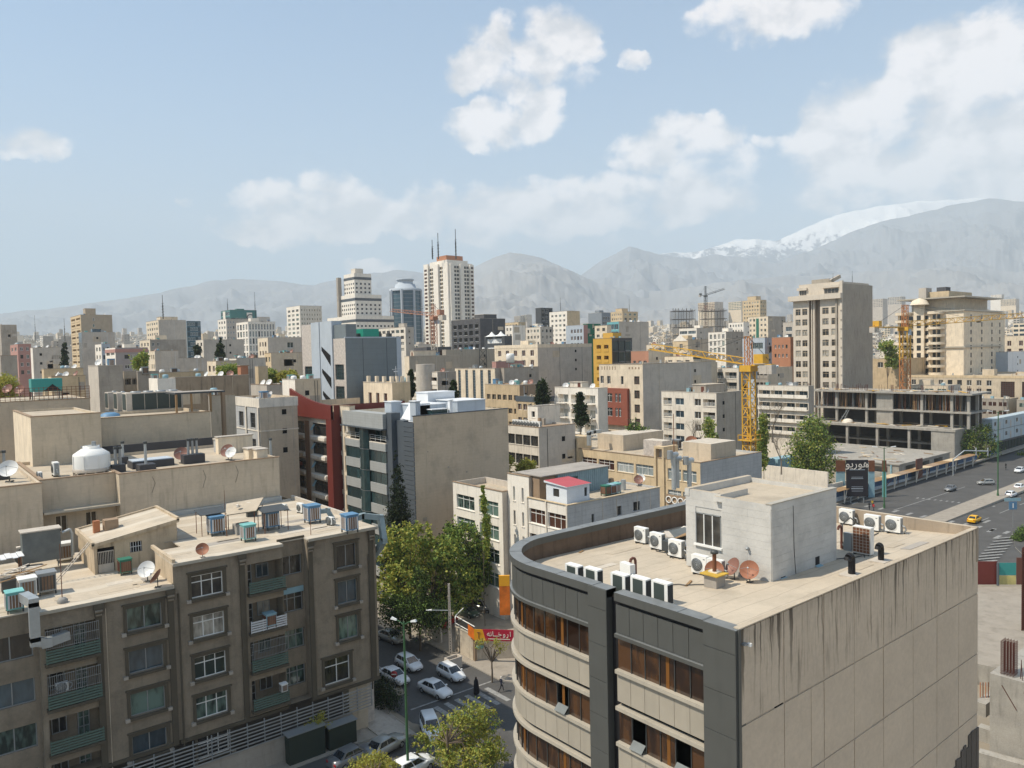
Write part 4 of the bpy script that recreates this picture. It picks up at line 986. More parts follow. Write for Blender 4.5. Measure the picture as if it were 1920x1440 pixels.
  s=MB();s.box(a-e-.08,-.26,z0-.22,b+e+.08,-.003,z0-.022,'lb_trim');s.box(a-e-.2,-.3,z0-.24,a-e+.12,-.003,z0-.0,'cement');s.box(b+e-.12,-.3,z0-.24,b+e+.2,-.003,z0-.0,'cement');s.build('sill',root)
 for i,(a,b,z0,z1)in enumerate(rw):
  f,_=window_mesh(b-a,z1-z0,'std' if i==0 else 'triple','grey_metal',True);o=put('window',f,root,(rec[0]+a,1.2,z0));put('pane',pane_mesh(b-a,z1-z0,('pane_dark','pane_dark','pane_green','pane_green')[i]),o)
 for i,(a,b,z0,z1)in enumerate(lw):
  f,_=window_mesh(b-a,z1-z0,'std','grey_metal',True);o=put('window',f,root,(rec0[0]+a,1.1,z0));put('pane',pane_mesh(b-a,z1-z0,('pane_dark','pane_blue','pane_green','pane_dark')[i]),o)
 q=MB();q.box(rec[0]+.05,.9,rw[1][3]-.02,rec[1]-.1,.93,rw[1][3]+.5,'sky_paint');q.build('awning_board',root)
 def balcony(a,b,zt,dp,grille,colr,items):
  zb_=zt-2.45;w=b-a
  s=MB();s.box(a-.1,-.55,zb_-.22,b+.1,-.003,zb_-.002,'lb_trim');s.build('balcony_slab',root)
  bo=MB()
  for k in range(5):bo=MB();bo.box(a-.05,-.50,zb_+.06+k*.2,b+.05,-.46,zb_+.19+k*.2,colr);bo.build('railing_slat',root)
  for i in range(4):x=a-.02+(w)*i/3;bo=MB();bo.box(x,-.455,zb_,x+.05,-.41,zb_+1.06,colr);bo.build('railing_post',root)
  for(x0,ww,hh,st,pm)in items:
   f,_=window_mesh(ww,hh,st,'grey_metal',True);o=put('window',f,root,(a+x0,dp-.08,zb_+(0.05 if hh>1.8 else.75)));put('pane',pane_mesh(ww,hh,pm),o)
  if grille:
   gb=MB();n=int(w/.13)
   for i in range(n+1):x=a+w*i/n;gb.bar((x,-.40,zb_+1.05),(x,-.40,zt),.022,'grey_metal')
   for z in(zb_+1.1,zb_+1.75,zt-.05):gb.bar((a,-.40,z),(b,-.40,z),.03,'grey_metal')
   gb.build('grille',root)
 it=[(.3,1.0,1.3,'std','pane_dark'),(2.0,.8,2.1,'grid','pane_green')]
 for k,z in enumerate(rows0):balcony(bal[0][0],bal[0][1],z,1.5,k<2,'balcony_green',it)
 for k,z in enumerate(rows1):balcony(bal[1][0],bal[1][1],z,1.6,k==2,'pvc' if k==1 else 'balcony_green',[(.15,.7,2.1,'grid','pane_dark'),(1.25,1.1,1.2,'std',('pane_blue','pane_curtain','pane_green','pane_dark')[k])])
 nseg=22;xa,xb=rec0[1]-6,u_b-1.2
 for i in range(nseg+1):
  x=xa+(xb-xa)*i/nseg;q=MB();q.box(x-.04,-.62,base-2.3,x+.04,-.54,base-.15,'grey_metal');q.build('screen_post',root)
 for k in range(7):
  z=base-2.25+k*.30;q=MB();q.box(xa,-.70,z,xb,-.64,z+.09,'slat_grey');q.build('screen_slat',root)
 q=MB();q.box(u_b-3.1,.2,0,u_b-1.2,1.4,base-.02,'cement_warm');q.box(u_b-1.0,.8,.5,u_b-.2,1.6,base-.02,'marble');q.build('entrance_wall',root)
 st=MB()
 for i in range(7):st=MB();st.box(u_b-1.4,-3.2+i*.0,0,u_b+2.9-i*.38,6.5,.17*(i+1),'cement');st.build('step',root,(0,.01*i,0))
 return root,u_a,u_b,base,rec,bal,rows0,rows1
LB,LUA,LUB,LBASE,LREC,LBAL,LR0,LR1=build_lb()
FOOT.append((-14,LV-2,LUB+6,LV+40))
def lo(x,y):return at_z(x,y,LZ+.1)
def hi(x,y):return at_z(x,y,UZ+.12)
p=at_v(290*1,1190,LV)
place('sky',(LBAL[1][0]+1.7,LV-.1,LR1[1]-2.35),'pale blue cooler standing on the white-slatted balcony',0,.95)
place('white',(LREC[0]-.6,LV-.75,LR1[3]-1.4),'small cooler hung outside the lowest balcony of the shaded block',0,.6)
place('acs',(LBAL[0][0]+.9,LV-.05,LR0[1]-1.5),'small condenser behind the grille of the second balcony',PI/2,1.1)
place('white',lo(52,1122),'white louvred cooler among planks at the left end of the lower roof',0,1.25)
place('grey',lo(88,1112),'dark grey cooler beside the white louvred one on the lower roof',0,1.3)
place('teal',lo(28,1146),'turquoise cooler feeding a duct over the edge of the lower roof',0,1.15)
place('green',lo(235,1076),'green-capped cooler beside the barred door of the roof hut',0,1.0)
place('dishw',lo(277,1090),'white satellite dish on a wooden stand near the parapet step',.35,1.25)
place('dishb',lo(296,1101),'brown dish leaning at the corner of the lower roof',-1.2,1.05)
place('dishc',hi(380,1045),'orange dish at the edge of the upper roof of the shaded block',.7,.85)
place('teal',hi(466,1014),'turquoise cooler in the open, in front of the roof sheds',0,1.15)
place('blue',hi(586,980),'tall blue louvred cooler near the right end of the shaded block roof',0,1.35)
place('blue',hi(656,998),'short blue hooded cooler at the right corner of the shaded block roof',0,1.3)
place('ac',hi(564,962),'grey condenser facing left on the back edge of the shaded block roof',.2,1.0)
place('acs',hi(532,957),'tiny condenser left of the grey one at the back of the roof',.4,1.0)
place('acs',hi(620,985),'small square unit between the two blue coolers',.2,1.2)
rr=random.Random(9)
for i in range(22):
 lo_=i%3==0;u_,v_,w_,h_=(rr.uniform(3,15),LV+rr.uniform(1,4),rr.uniform(.8,3),rr.uniform(.4,1.2))if lo_ else(rr.uniform(17,31),LV+rr.uniform(1,13),rr.uniform(.8,4),rr.uniform(.3,1.1));z_=(LZ+.10 if lo_ else UZ+.12)-LV*0;q=MB();q.box(u_,v_-LV,z_+.004,u_+w_,v_-LV+h_,z_+.016,rr.choice(('roof','roof_pale','roof_grey','roof_pale')));q.build('roof_patch',LB)
def shed(x,y,w,d_,h,m,label,cool,hz=0,k=0,drop=.25):
 p=hi(x,y);t=thing('roof_shed',label,'shelter',p)
 for(a,b)in((0,0),(w,0),(w,d_),(0,d_)):q=MB();q.bar((a,b,0),(a,b,h if b==0 else h+drop),.05,'rust');q.build('post',t)
 q=MB();q.face([(-.15,-.15,h),(w+.15,-.15,h),(w+.15,d_+.15,h+drop),(-.15,d_+.15,h+drop)],m);q.face([(-.15,-.15,h+.05),(w+.15,-.15,h+.05),(w+.15,d_+.15,h+drop+.05),(-.15,d_+.15,h+drop+.05)],m)
 q.face([(-.15,-.15,h),(w+.15,-.15,h),(w+.15,-.15,h+.05),(-.15,-.15,h+.05)],m);q.build('cover',t)
 return t
p=hi(380,1009);shed(379,1006,2.2,1.6,1.9,'dark_metal','flat metal shelter over a cooler, the leftmost on the upper roof',None)
place('blue',p+Vector((1.35,.5,0)),'blue cooler under the leftmost metal shelter',0,1.35)
p=hi(496,997);shed(497,1001,2.2,1.6,1.9,'dark_metal','flat metal shelter over a blue cooler, right of the brown sheet roof',None)
place('blue',p+Vector((.9,.7,0)),'blue cooler under the metal shelter with turquoise boxes on top',0,1.35)
t=thing('roof_shed','ragged brown sheet roof sloping between the two metal shelters','shelter',hi(440,1003));q=MB()
q.face([(-.8,-.2,1.9),(1.6,-1.2,2.1),(3.4,1.6,2.7),(.2,2.6,2.4)],'roof');q.face([(-.8,-.2,1.97),(1.6,-1.2,2.17),(3.4,1.6,2.77),(.2,2.6,2.47)],'roof');q.build('cover',t)
q=MB();q.box(.1,-.3,0,1.5,.8,.9,'concrete_raw');q.build('base',t)
for a in((-.7,0),(1.5,-1),(3.2,1.5),(.3,2.5)):q=MB();q.bar((*a,0),(*a,2.1),.06,'rust');q.build('post',t)
q=MB();r=random.Random(4)
for i in range(5):q=MB();q.box(0,0,0,.35,.22,.08,'offwhite');q.build('brick',t,(.2+r.uniform(0,2),r.uniform(0,1.5),2.45),r.uniform(0,3))
t=thing('roof_box','green sheet-metal box standing behind the sheds','box',hi(472,968));q=MB();q.box(-.6,-.3,.5,.6,.3,1.25,'green_paint');q.build('box',t);q=MB();q.box(-.5,-.2,0,.5,.2,.499,'dark_metal');q.build('stand',t)
def duct(pts,w,m,label,dp=None):
 base=Vector(pts[0]);t=thing('air_duct',label,'air duct',base);b=MB()
 for a,c in zip(pts,pts[1:]):b.bar(Vector(a)-base,Vector(c)-base,w,m,dp or w)
 for a in pts[1:-1]:q=Vector(a)-base;b.box(q.x-w/2,q.y-w/2,q.z-w/2,q.x+w/2,q.y+w/2,q.z+w/2,m)
 b.build('duct',t);return t
plain('duct_blue',(.26,.33,.35),.5,.2,var=.3)
P0=lo(28,1146);duct([P0+Vector((.5,-.55,1.1)),(P0.x+.9,LV-.7,P0.z+1.0),(P0.x+.9,LV-.7,LZ-1.7),(P0.x+1.6,LV-.6,LZ-2.0),(P0.x+3.0,LV-.2,LZ-1.9)],.62,'galv','grey sheet-metal duct dropping over the edge of the lower roof')
P1=hi(656,998);duct([P1+Vector((.7,.4,1.1)),P1+Vector((1.6,.4,1.2)),(LUB+.55,P1.y+.3,UZ+.9),(LUB+.55,P1.y-.2,UZ-1.2),(LUB+.5,LV+1.5,UZ-3.2)],.5,'duct_blue','pale blue duct bending down at the right end of the shaded block')
P2=hi(586,980);duct([P2+Vector((.6,.4,.9)),P2+Vector((1.7,.2,.9)),P2+Vector((2.1,0,.1))],.42,'duct_blue','short pale blue duct elbow beside the tall blue cooler')
for(x,y,z,h,lb,base_)in((117,1130,'l',4.4,'thin antenna mast in a stone footing on the lower roof',1),(583,1003,'h',2.4,'short rusty post with a hook near the roof edge',0),(423,990,'h',3.6,'tall bent aerial rod among the roof sheds',0)):
 p=lo(x,y)if z=='l' else hi(x,y);t=thing('antenna_mast',lb,'antenna',p);q=MB();q.tube((0,0,0),(0,0,h),.035,.02,'rust',6);q.build('mast',t)
 if base_:q=MB();[q.box(*(a+b))if 0 else None for a,b in()];q.lathe((0,0,0),[(.35,0),(.38,.2),(.22,.38),(0,.42)],'concrete_raw',8);q.build('footing',t)
def hut():
 p=lo(178,1078);A=lo(178,1078);W_=lo(305,1052).x-A.x+.6;D_=7.0
 A=Vector((A.x,A.y-.0,LZ+.1));W_=6.6
 t=thing('roof_hut','plastered roof hut with a sloping slab roof, barred door and ladder','roof hut',A)
 h0,h1=2.3,3.4
 b=MB()
 wall_grid(b,(0,0),(1,0,0),(0,-1,0),W_,0,h0,[(.25,1.55,.05,2.15,.25),(2.75,3.7,1.35,2.25,.2)],'hut_wall')
 b.face([(0,0,h0),(W_,0,h0),(W_,0,h1),(0,0,h0+.01)],'hut_wall');b.face([(0,D_,0),(0,0,0),(0,0,h0),(0,D_,h0)],'hut_wall');b.face([(W_,0,0),(W_,D_,0),(W_,D_,h1),(W_,0,h1)],'hut_wall');b.face([(W_,D_,0),(0,D_,0),(0,D_,h0),(W_,D_,h1)],'hut_wall');b.build('wall',t)
 r=MB();e=.18
 for(z0,z1)in((0,.28),):
  r.mesh([(-e,-e,h0),(W_+e,-e,h1),(W_+e,D_+e,h1),(-e,D_+e,h0),(-e,-e,h0+.3),(W_+e,-e,h1+.3),(W_+e,D_+e,h1+.3),(-e,D_+e,h0+.3)],[(0,3,2,1),(0,1,5,4),(1,2,6,5),(2,3,7,6),(3,0,4,7)],'hut_wall')
  r.mesh([(-e,-e,h0+.3),(W_+e,-e,h1+.3),(W_+e,D_+e,h1+.3),(-e,D_+e,h0+.3)],[(0,1,2,3)],'lb_roof')
 r.build('roof',t)
 r=MB();
 for(p_,q_)in(((-e,D_+e-.2,h0+.3),(W_+e,D_+e-.2,h1+.3)),((-e+.1,-e,h0+.3),(-e+.1,D_+e,h0+.3)),((W_+e-.1,-e,h1+.3),(W_+e-.1,D_+e,h1+.3))):r.bar(p_,q_,.22,'hut_wall',.3)
 r.build('parapet',t)
 d=MB();d.box(.3,.1,.05,1.5,.14,.75,'cement_light');d.build('door',t)
 for i in range(10):q=MB();x=.34+i*.125;q.box(x,.09,.75,x+.04,.13,1.75,'cement_light');q.build('door_bar',t)
 q=MB();q.box(.3,.08,1.76,1.5,.15,1.84,'cement_light');q.build('door_rail',t)
 q=MB();q.box(.25,.2,.05,1.55,.24,2.15,'opening');q.box(2.75,.17,1.35,3.7,.19,2.25,'opening');q.build('opening',t)
 for i in range(5):q=MB();x=2.8+i*.2;q.box(x,.03,1.37,x+.04,.07,2.23,'pvc');q.build('window_bar',t)
 q=MB();q.box(2.76,.02,1.8,3.69,.06,1.85,'pvc');q.build('window_rail',t)
 q=MB();q.box(1.5,3.2,h0+.4,2.6,4.2,h0+1.5,'brown_wall');q.box(.7,3.6,h0+.3,1.2,4.1,h0+1.5,'copper');q.build('chimney',t)
 for dx in(-2.6,):pass
 L0,L1=Vector((-2.9,-.6,.05)),Vector((-.25,-.1,h0+.45));n=Vector((-.05,.45,0))
 for k in(0,1):q=MB();q.bar(L0+n*k,L1+n*k,.06,'cement_light');q.build('ladder_rail',t)
 for i in range(1,11):q=MB();q.bar(L0+(L1-L0)*i/11,L0+(L1-L0)*i/11+n,.04,'cement_light');q.build('ladder_rung',t)
 return t
hut()
t=thing('duct_cabinet','large weathered grey sheet-metal cabinet on legs on the lower roof','metal cabinet',lo(78,1072));q=MB();q.box(-1.3,-.2,.9,1.5,1.2,3.5,'cabinet_grey');q.build('cabinet',t);q=MB();q.box(-1.4,-.3,3.5,1.6,1.3,3.6,'cement_light');q.build('cap',t)
for a in((-1.2,-.1),(1.4,-.1),(1.4,1.1),(-1.2,1.1)):q=MB();q.bar((*a,0),(*a,.9),.08,'grey_metal');q.build('leg',t)
q=MB();q.path([(1.7,.4,3.0),(2.3,.4,3.2),(2.45,.4,2.8),(2.45,.4,.9)],.12,'galv',8);q.build('pipe',t)
t=thing('blower','black blower drum beside the sheet-metal cabinet','blower',lo(45,1062));q=MB();q.tube((0,-.4,.9),(0,.4,.9),.7,.7,'dark_metal',14);q.box(-.4,-.3,0,.4,.3,.5,'dark_metal');q.box(-.5,-.2,1.7,.3,.2,1.8,'offwhite');q.build('drum',t)
place('white',lo(122,1052),'pale cooler behind the white pipe of the metal cabinet',0,1.3)
t=thing('tin_canopy','corrugated white tin canopy at the left picture edge','canopy',lo(-4,1088));q=MB()
for i in range(8):x=-1.5+i*.42;q=MB();q.box(x,-.8,1.75+.06*(i%2),x+.4,1.2,1.8+.06*(i%2),'roof_white');q.build('tin_sheet',t)
for a in((-1.3,-.6),(1.6,-.6),(1.6,1)):q=MB();q.bar((*a,0),(*a,1.8),.08,'rust');q.build('post',t)
t=thing('plank_pile','heap of planks and rags in front of the coolers on the lower roof','planks',lo(32,1106));r=random.Random(8)
for i in range(12):q=MB();q.box(-1.3,-.07,0,1.3,.07,.05,('wood','offwhite','cement_light')[i%3]);q.build('plank',t,(r.uniform(-.4,1.0),r.uniform(-.5,.6),.9+.06*i),(r.uniform(-.15,.15),r.uniform(-.15,.15),r.uniform(-.5,.6)))
q=MB();q.box(-1,-.4,0,1.2,.6,.9,'dark_metal');q.build('frame',t)
plain('teal_unit',(.04,.27,.25),.6);glass('brown_pane',(.05,.022,.016),.3,.3,.3,curtain=(.10,.045,.03));mat('hut_white',(.66,.70,.74),var=.1,rough=.6);mat('blue_sheet',(.24,.33,.37),var=.25,streak=.4,scale=.8,rough=.5);mat('blank_beige',(.54,.455,.345),rough=.92,var=.12,scale=.18,fine=.08,streak=.12,dirt=(.22,.19,.15,.45),courses=(.45,.06,.10))
def G(n,pitch=3.2,top=1.0,h=1.5,fill=.6,f=(.05,.95),style='std',**k):
 return dict(n=n,pitch=pitch,top=top,h=h,fill=fill,f=f,style=style,**k)
W1V=77*K;W1Z=36-10.45*K;W2V=98*K
x_r=at_v(523,858,W1V).x;x_m=at_v(223,888,W1V).x;x_l=at_v(80,903,W1V).x
w1=B('long beige rendered block with cracked side wall and black vent stacks on its roof',0,0,80,0,0,'beige','cement_warm',box=(x_m,W1V,x_r-x_m,19.0,W1Z),par=.35,short='long cracked beige block')
w1b=B('beige wall with two small windows under a ledge, left of the long cracked block',0,0,75,0,0,'beige','cement_warm',box=(x_l,W1V+1.6,x_m-x_l-.03,17.4,W1Z),par=.35,R=[dict(n=2,pitch=6,top=3.6,h=1.6,fill=.40,f=(.05,.85),style='std',frame='offwhite',pane='pane_dark')],nf=1,short='beige wall with two windows')
q=MB();q.box(0.0,-1.5,w1b['z1']-3.1,x_m-x_l,0,w1b['z1']-2.9,'ledge');q.build('ledge',w1b['root'])
w1c=B('blank beige render wall at the left picture edge beside the metal cabinet',0,0,70,0,0,'beige','cement_warm',box=(x_l-16,W1V,15.9,19,W1Z-.05),par=.35,short='wall at the left edge')
for(x,y0,y1)in((978/3.4286,888+0,925),(1305/3.4286,876,915),(1515/3.4286,868,905)):
 q=MB();a=at_v(x,y0,W1V);b_=at_v(x-3,y1,W1V);q.bar((a.x-x_m,-.012,a.z-w1['zb']-.3),(a.x-x_m+.25,-.012,(a.z+b_.z)/2-w1['zb']),.05,'dark_wall',.02);q.bar((a.x-x_m+.25,-.012,(a.z+b_.z)/2-w1['zb']),(a.x-x_m-.1,-.012,b_.z-w1['zb']),.04,'dark_wall',.02);q.build('crack',w1['root'])
q=MB();a=at_v(330,972,W1V);q.box(4.5,-.45,UZ-w1['zb'],x_r-x_m,-.01,UZ-w1['zb']+.6,'galv');q.build('flashing',w1['root'])
x2=[at_v(x,y,W2V).x for x,y in((44,782),(169,770),(370,775),(394,745))]
Z2=36-5.6*K;Z2b=36-6.6*K
B('tall blank beige block behind the white cooling tower with a small barred window',0,0,90,0,0,'cream','beige',box=(x2[0],W2V-6,x2[1]-x2[0],16,Z2),par=.25,short='tall blank beige block',R=[dict(n=1,pitch=9,top=6.8,h=1.5,fill=.13,f=(.30,.98),style='grid',frame='dark_metal',pane='pane_green')],nf=1)
w2=B('long beige wall carrying the big chiller and a pergola',0,0,95,0,0,'cream','beige',box=(x2[1]+.05,W2V,x2[3]-x2[1]-.1,12,Z2b),par=.4,short='beige block with the chiller')
ub=MB();ub.box(x2[1]+.1,W1V+18.95,W1Z-.4,x2[3]-1,W1V+19.3,W1Z+.95,'bitumen');o=ub.build('bitumen_upstand');o['label']='black bitumen skirting along the foot of the beige chiller wall';o['category']='skirting'
wz=W1Z-.35
def on1(x,y):return at_z(x,y,wz)
def cooling_tower():
 p=on1(173,888);t=thing('cooling_tower','round white fibreglass cooling tower on the cracked beige block','cooling tower',p);r=1.72
 b=MB();b.lathe((0,0,.6),[(r,0),(r*1.0,1.35),(r*.97,1.5),(r*.55,2.0),(r*.45,2.05),(r*.45,2.3),(r*.38,2.3),(r*.36,2.1),(0,2.1)],'white_paint',32);b.build('shell',t)
 b=MB();b.lathe((0,0,0.05),[(r*1.02,.25),(r*1.05,.5),(r*1.0,.62)],'cement_light',32);b.build('basin',t)
 for i in range(12):a=2*PI*i/12;b=MB();b.bar((r*.98*_c(a),r*.98*_s(a),0),(r*.98*_c(a),r*.98*_s(a),.45),.12,'cement_light');b.build('leg',t)
 for i in range(8):a=2*PI*i/8+.2;b=MB();b.bar((r*1.01*_c(a),r*1.01*_s(a),.7),(r*1.01*_c(a),r*1.01*_s(a),1.95),.07,'white_paint');b.build('rib',t)
 b=MB();b.tube((.3,.2,2.6),(.3,.2,3.3),.22,.22,'grey_metal',10);b.box(-.9,.1,2.75,.9,.3,2.9,'grey_metal');b.build('motor',t)
cooling_tower()
def stack(x,y,h,label,w=.7,n=1,basew=.9,bh=.8,z=None):
 p=at_z(x,y,wz if z is None else z);t=thing('vent_stack',label,'vent stack',p);b=MB();b.box(-basew/2*n**.5,-basew/2,0,basew/2*n**.5,basew/2,bh,'bitumen');b.build('curb',t)
 for i in range(n):xx=(i-(n-1)/2)*.45;b=MB();b.tube((xx,0,bh),(xx,0,h),.15,.13,'grey_metal' if n>1 else 'galv',9);b.tube((xx,0,h),(xx+.01,0,h+.25),.2,.2,'dark_metal',9);b.build('pipe',t)
stack(231,870,2.3,'grey vent pipe on a black curb, nearest behind the cooling tower');stack(222,885,2.4,'pair of grey vent pipes on a black curb at the right of the cooling tower',n=2)
stack(274,882,2.8,'tall black flue on a low curb at the roof edge',basew=1.6,bh=.7);stack(362,868,2.5,'cluster of three vent pipes on a black cube curb',n=3,basew=1.3,bh=1.0);stack(382,833,1.9,'short vent pipe by the black skirting',basew=1.3)
stack(4,898,2.6,'twin vent pipes at the left edge of the beige roof',n=2)
t=thing('roof_hatch','low black roof hatch with a glazed lid on the beige roof','roof hatch',on1(285,874));q=MB();q.box(-2.2,-1.2,0,2.0,1.2,.75,'bitumen');q.build('curb',t);q=MB();q.box(-2.1,-1.1,.752,1.9,1.1,.85,'lightblue');q.build('lid',t)
place('dishb',on1(341,868),'rust-coloured dish lying near the vent cluster on the beige roof',.6,1.3)
place('dishb',on1(428,862),'brown satellite dish near the low walls at the right of the beige roof',.2,1.3);place('dishw',on1(435,864),'white satellite dish in front of the brown one on the beige roof',.1,1.2)
place('dishw',on1(18,903),'pale dish at the left end of the beige roof',.6,1.6);place('ac',on1(105,893),'pale condenser frame under the barred window wall',0,1.4);place('acs',on1(75,900),'tiny white unit on the beige roof edge',0,1.2)
for(x,y,w,d_,h,m,lb)in((412,848,1.0,1.2,1.6,'grey_stone','grey square shaft at the right end of the beige roof'),(440,848,4.2,1.0,2.0,'cream','cream low wall on the beige roof, right part'),(475,862,1.6,1.6,1.3,'cream','small cream block at the right roof end'),(488,864,1.2,1.4,1.3,'cream','second small cream block at the far right roof end')):
 p=on1(x,y);t=thing('roof_shaft',lb,'shaft',p);q=MB();q.box(-w/2,-d_/2,0,w/2,d_/2,h,m);q.build('shaft',t);q=MB();q.box(-w/2-.1,-d_/2-.1,h,w/2+.1,d_/2+.1,h+.12,'cement_light');q.build('coping',t)
stack(508,858,2.0,'black and white vent pipe at the right end of the beige roof',basew=.5,bh=.3)
def chiller(x,y,w,d_,h,label,panels,z):
 p=at_z(x,y,z);t=thing('chiller',label,'chiller',p);q=MB();q.box(0,0,.3,w,d_,h,'cement_light');q.build('casing',t)
 q=MB();q.box(0,0,0,w,d_,.29,'grey_metal');q.build('base_frame',t)
 pw=(w-.9)/panels
 for i in range(panels):q=MB();q.box(.7+i*pw+.05,-.04,.5,.7+(i+1)*pw-.05,-.003,h-.15,'coil');q.build('coil_panel',t)
 q=MB();q.box(-.04,.3,.5,-.003,d_-.3,h-.15,'coil');q.build('coil_panel',t)
 for i in range(panels):q=MB();q.lathe((.7+(i+.5)*pw,d_/2,h),[(pw*.42,0),(pw*.42,.18),(pw*.36,.18),(0,.1)],'grey_metal',14);q.build('fan_cowl',t)
zc=Z2b-.4
chiller(238,776,7.6,2.6,2.9,'large grey rooftop chiller with four dark coil panels',4,zc);chiller(221,773,1.6,2.6,2.8,'narrow grey chiller module left of the large one',1,zc);chiller(204,771,1.6,2.4,2.8,'leftmost chiller module on the long beige wall',1,zc)
t=thing('pergola','dark roofed pergola with plants under it at the right of the chillers','pergola',at_z(330,776,zc));q=MB();q.box(-.2,-.6,2.7,6.6,4,2.95,'dark_wall','roof_grey');q.build('roof',t)
q=MB();q.box(6.2,-.62,-8,6.6,.2,2.7,'brown_wall');q.build('fin_wall',t)
for x in(0,2.0,4.6):q=MB();q.bar((x,-.4,0),(x,-.4,2.7),.25,'wood');q.build('post',t)
t=thing('tarpaulin','heap of blue tarpaulin left of the chillers on the beige wall','tarpaulin',at_z(185,782,zc));q=MB();q.lathe((1.5,.5,0),[(1.3,0),(1.1,.3),(.6,.5),(0,.4)],'blue_paint',9);q.build('sheet',t)
TZ=at_d(0,755,105).z
rt=B('beige block with a railed roof terrace and a teal cooling unit',0,0,105,0,0,'cream','cement_warm',box=(at_d(-60,755,105).x,at_d(0,755,105).y,at_d(169,750,112).x-at_d(-60,755,105).x,18,TZ),par=.1,nf=1,short='railed terrace block')
c=rt['c'];x1_=rt['lu']
for i in range(26):q=MB();x=x1_*i/25;q.bar((x,.15,rt['z1']),(x,.15,rt['z1']+1.9),.06,'rust');q.build('railing_post',rt['root'])
for k in range(5):q=MB();q.bar((0,.15,rt['z1']+.3+k*.38),(x1_,.15,rt['z1']+.3+k*.38),.05,'rust');q.build('railing_bar',rt['root'])
p=at_d(60,748,112);t=thing('cooling_unit','teal roofed cooling unit with a dark gable opening on the terrace','cooling unit',(p.x,p.y,rt['z']));q=MB();q.box(0,0,1.2,4.0,2.6,3.1,'teal_unit');q.build('casing',t)
q=MB();q.face([(1.5,-.02,1.25),(3.9,-.02,1.25),(2.7,-.02,2.3)],'black');q.build('opening',t)
for a in((.1,.1),(3.9,.1),(3.9,2.5),(.1,2.5)):q=MB();q.bar((*a,0),(*a,1.2),.12,'dark_metal');q.build('leg',t)
place('dishb',(at_d(14,745,112).x,p.y+1,rt['z']+.8),'black dish on the railed terrace, left',.3,1.25);place('dishb',(at_d(38,745,112).x,p.y+1,rt['z']+.6),'black dish on the railed terrace, beside the teal unit',.3,1.25)
b=B('white-trimmed grey stone building with four square windows left of the maroon one',486,747,128,439,557,'grey_stone','cement_warm',L=[G(2,4.5,2.6,2.6,.42,(.04,.96),'grid',frame='dark_metal',pane='pane_dark')],nf=3,trim=dict(m='offwhite',bands=((-1.6,-.05),(-5.7,-5.5))),short='grey stone building',clutter=2)
for f in(0,.5,1):q=MB();y=.2+f*(b['lv']-.6);q.box(-.22,y,0,-.1,y+.45,b['z1']-1.6,'offwhite');q.build('pilaster',b['root'])
B('grey rendered wall behind the pergola',394,742,118,391,441,'cement','cement_warm',par=.2,minw=1,short='grey wall behind the pergola',clutter=1)
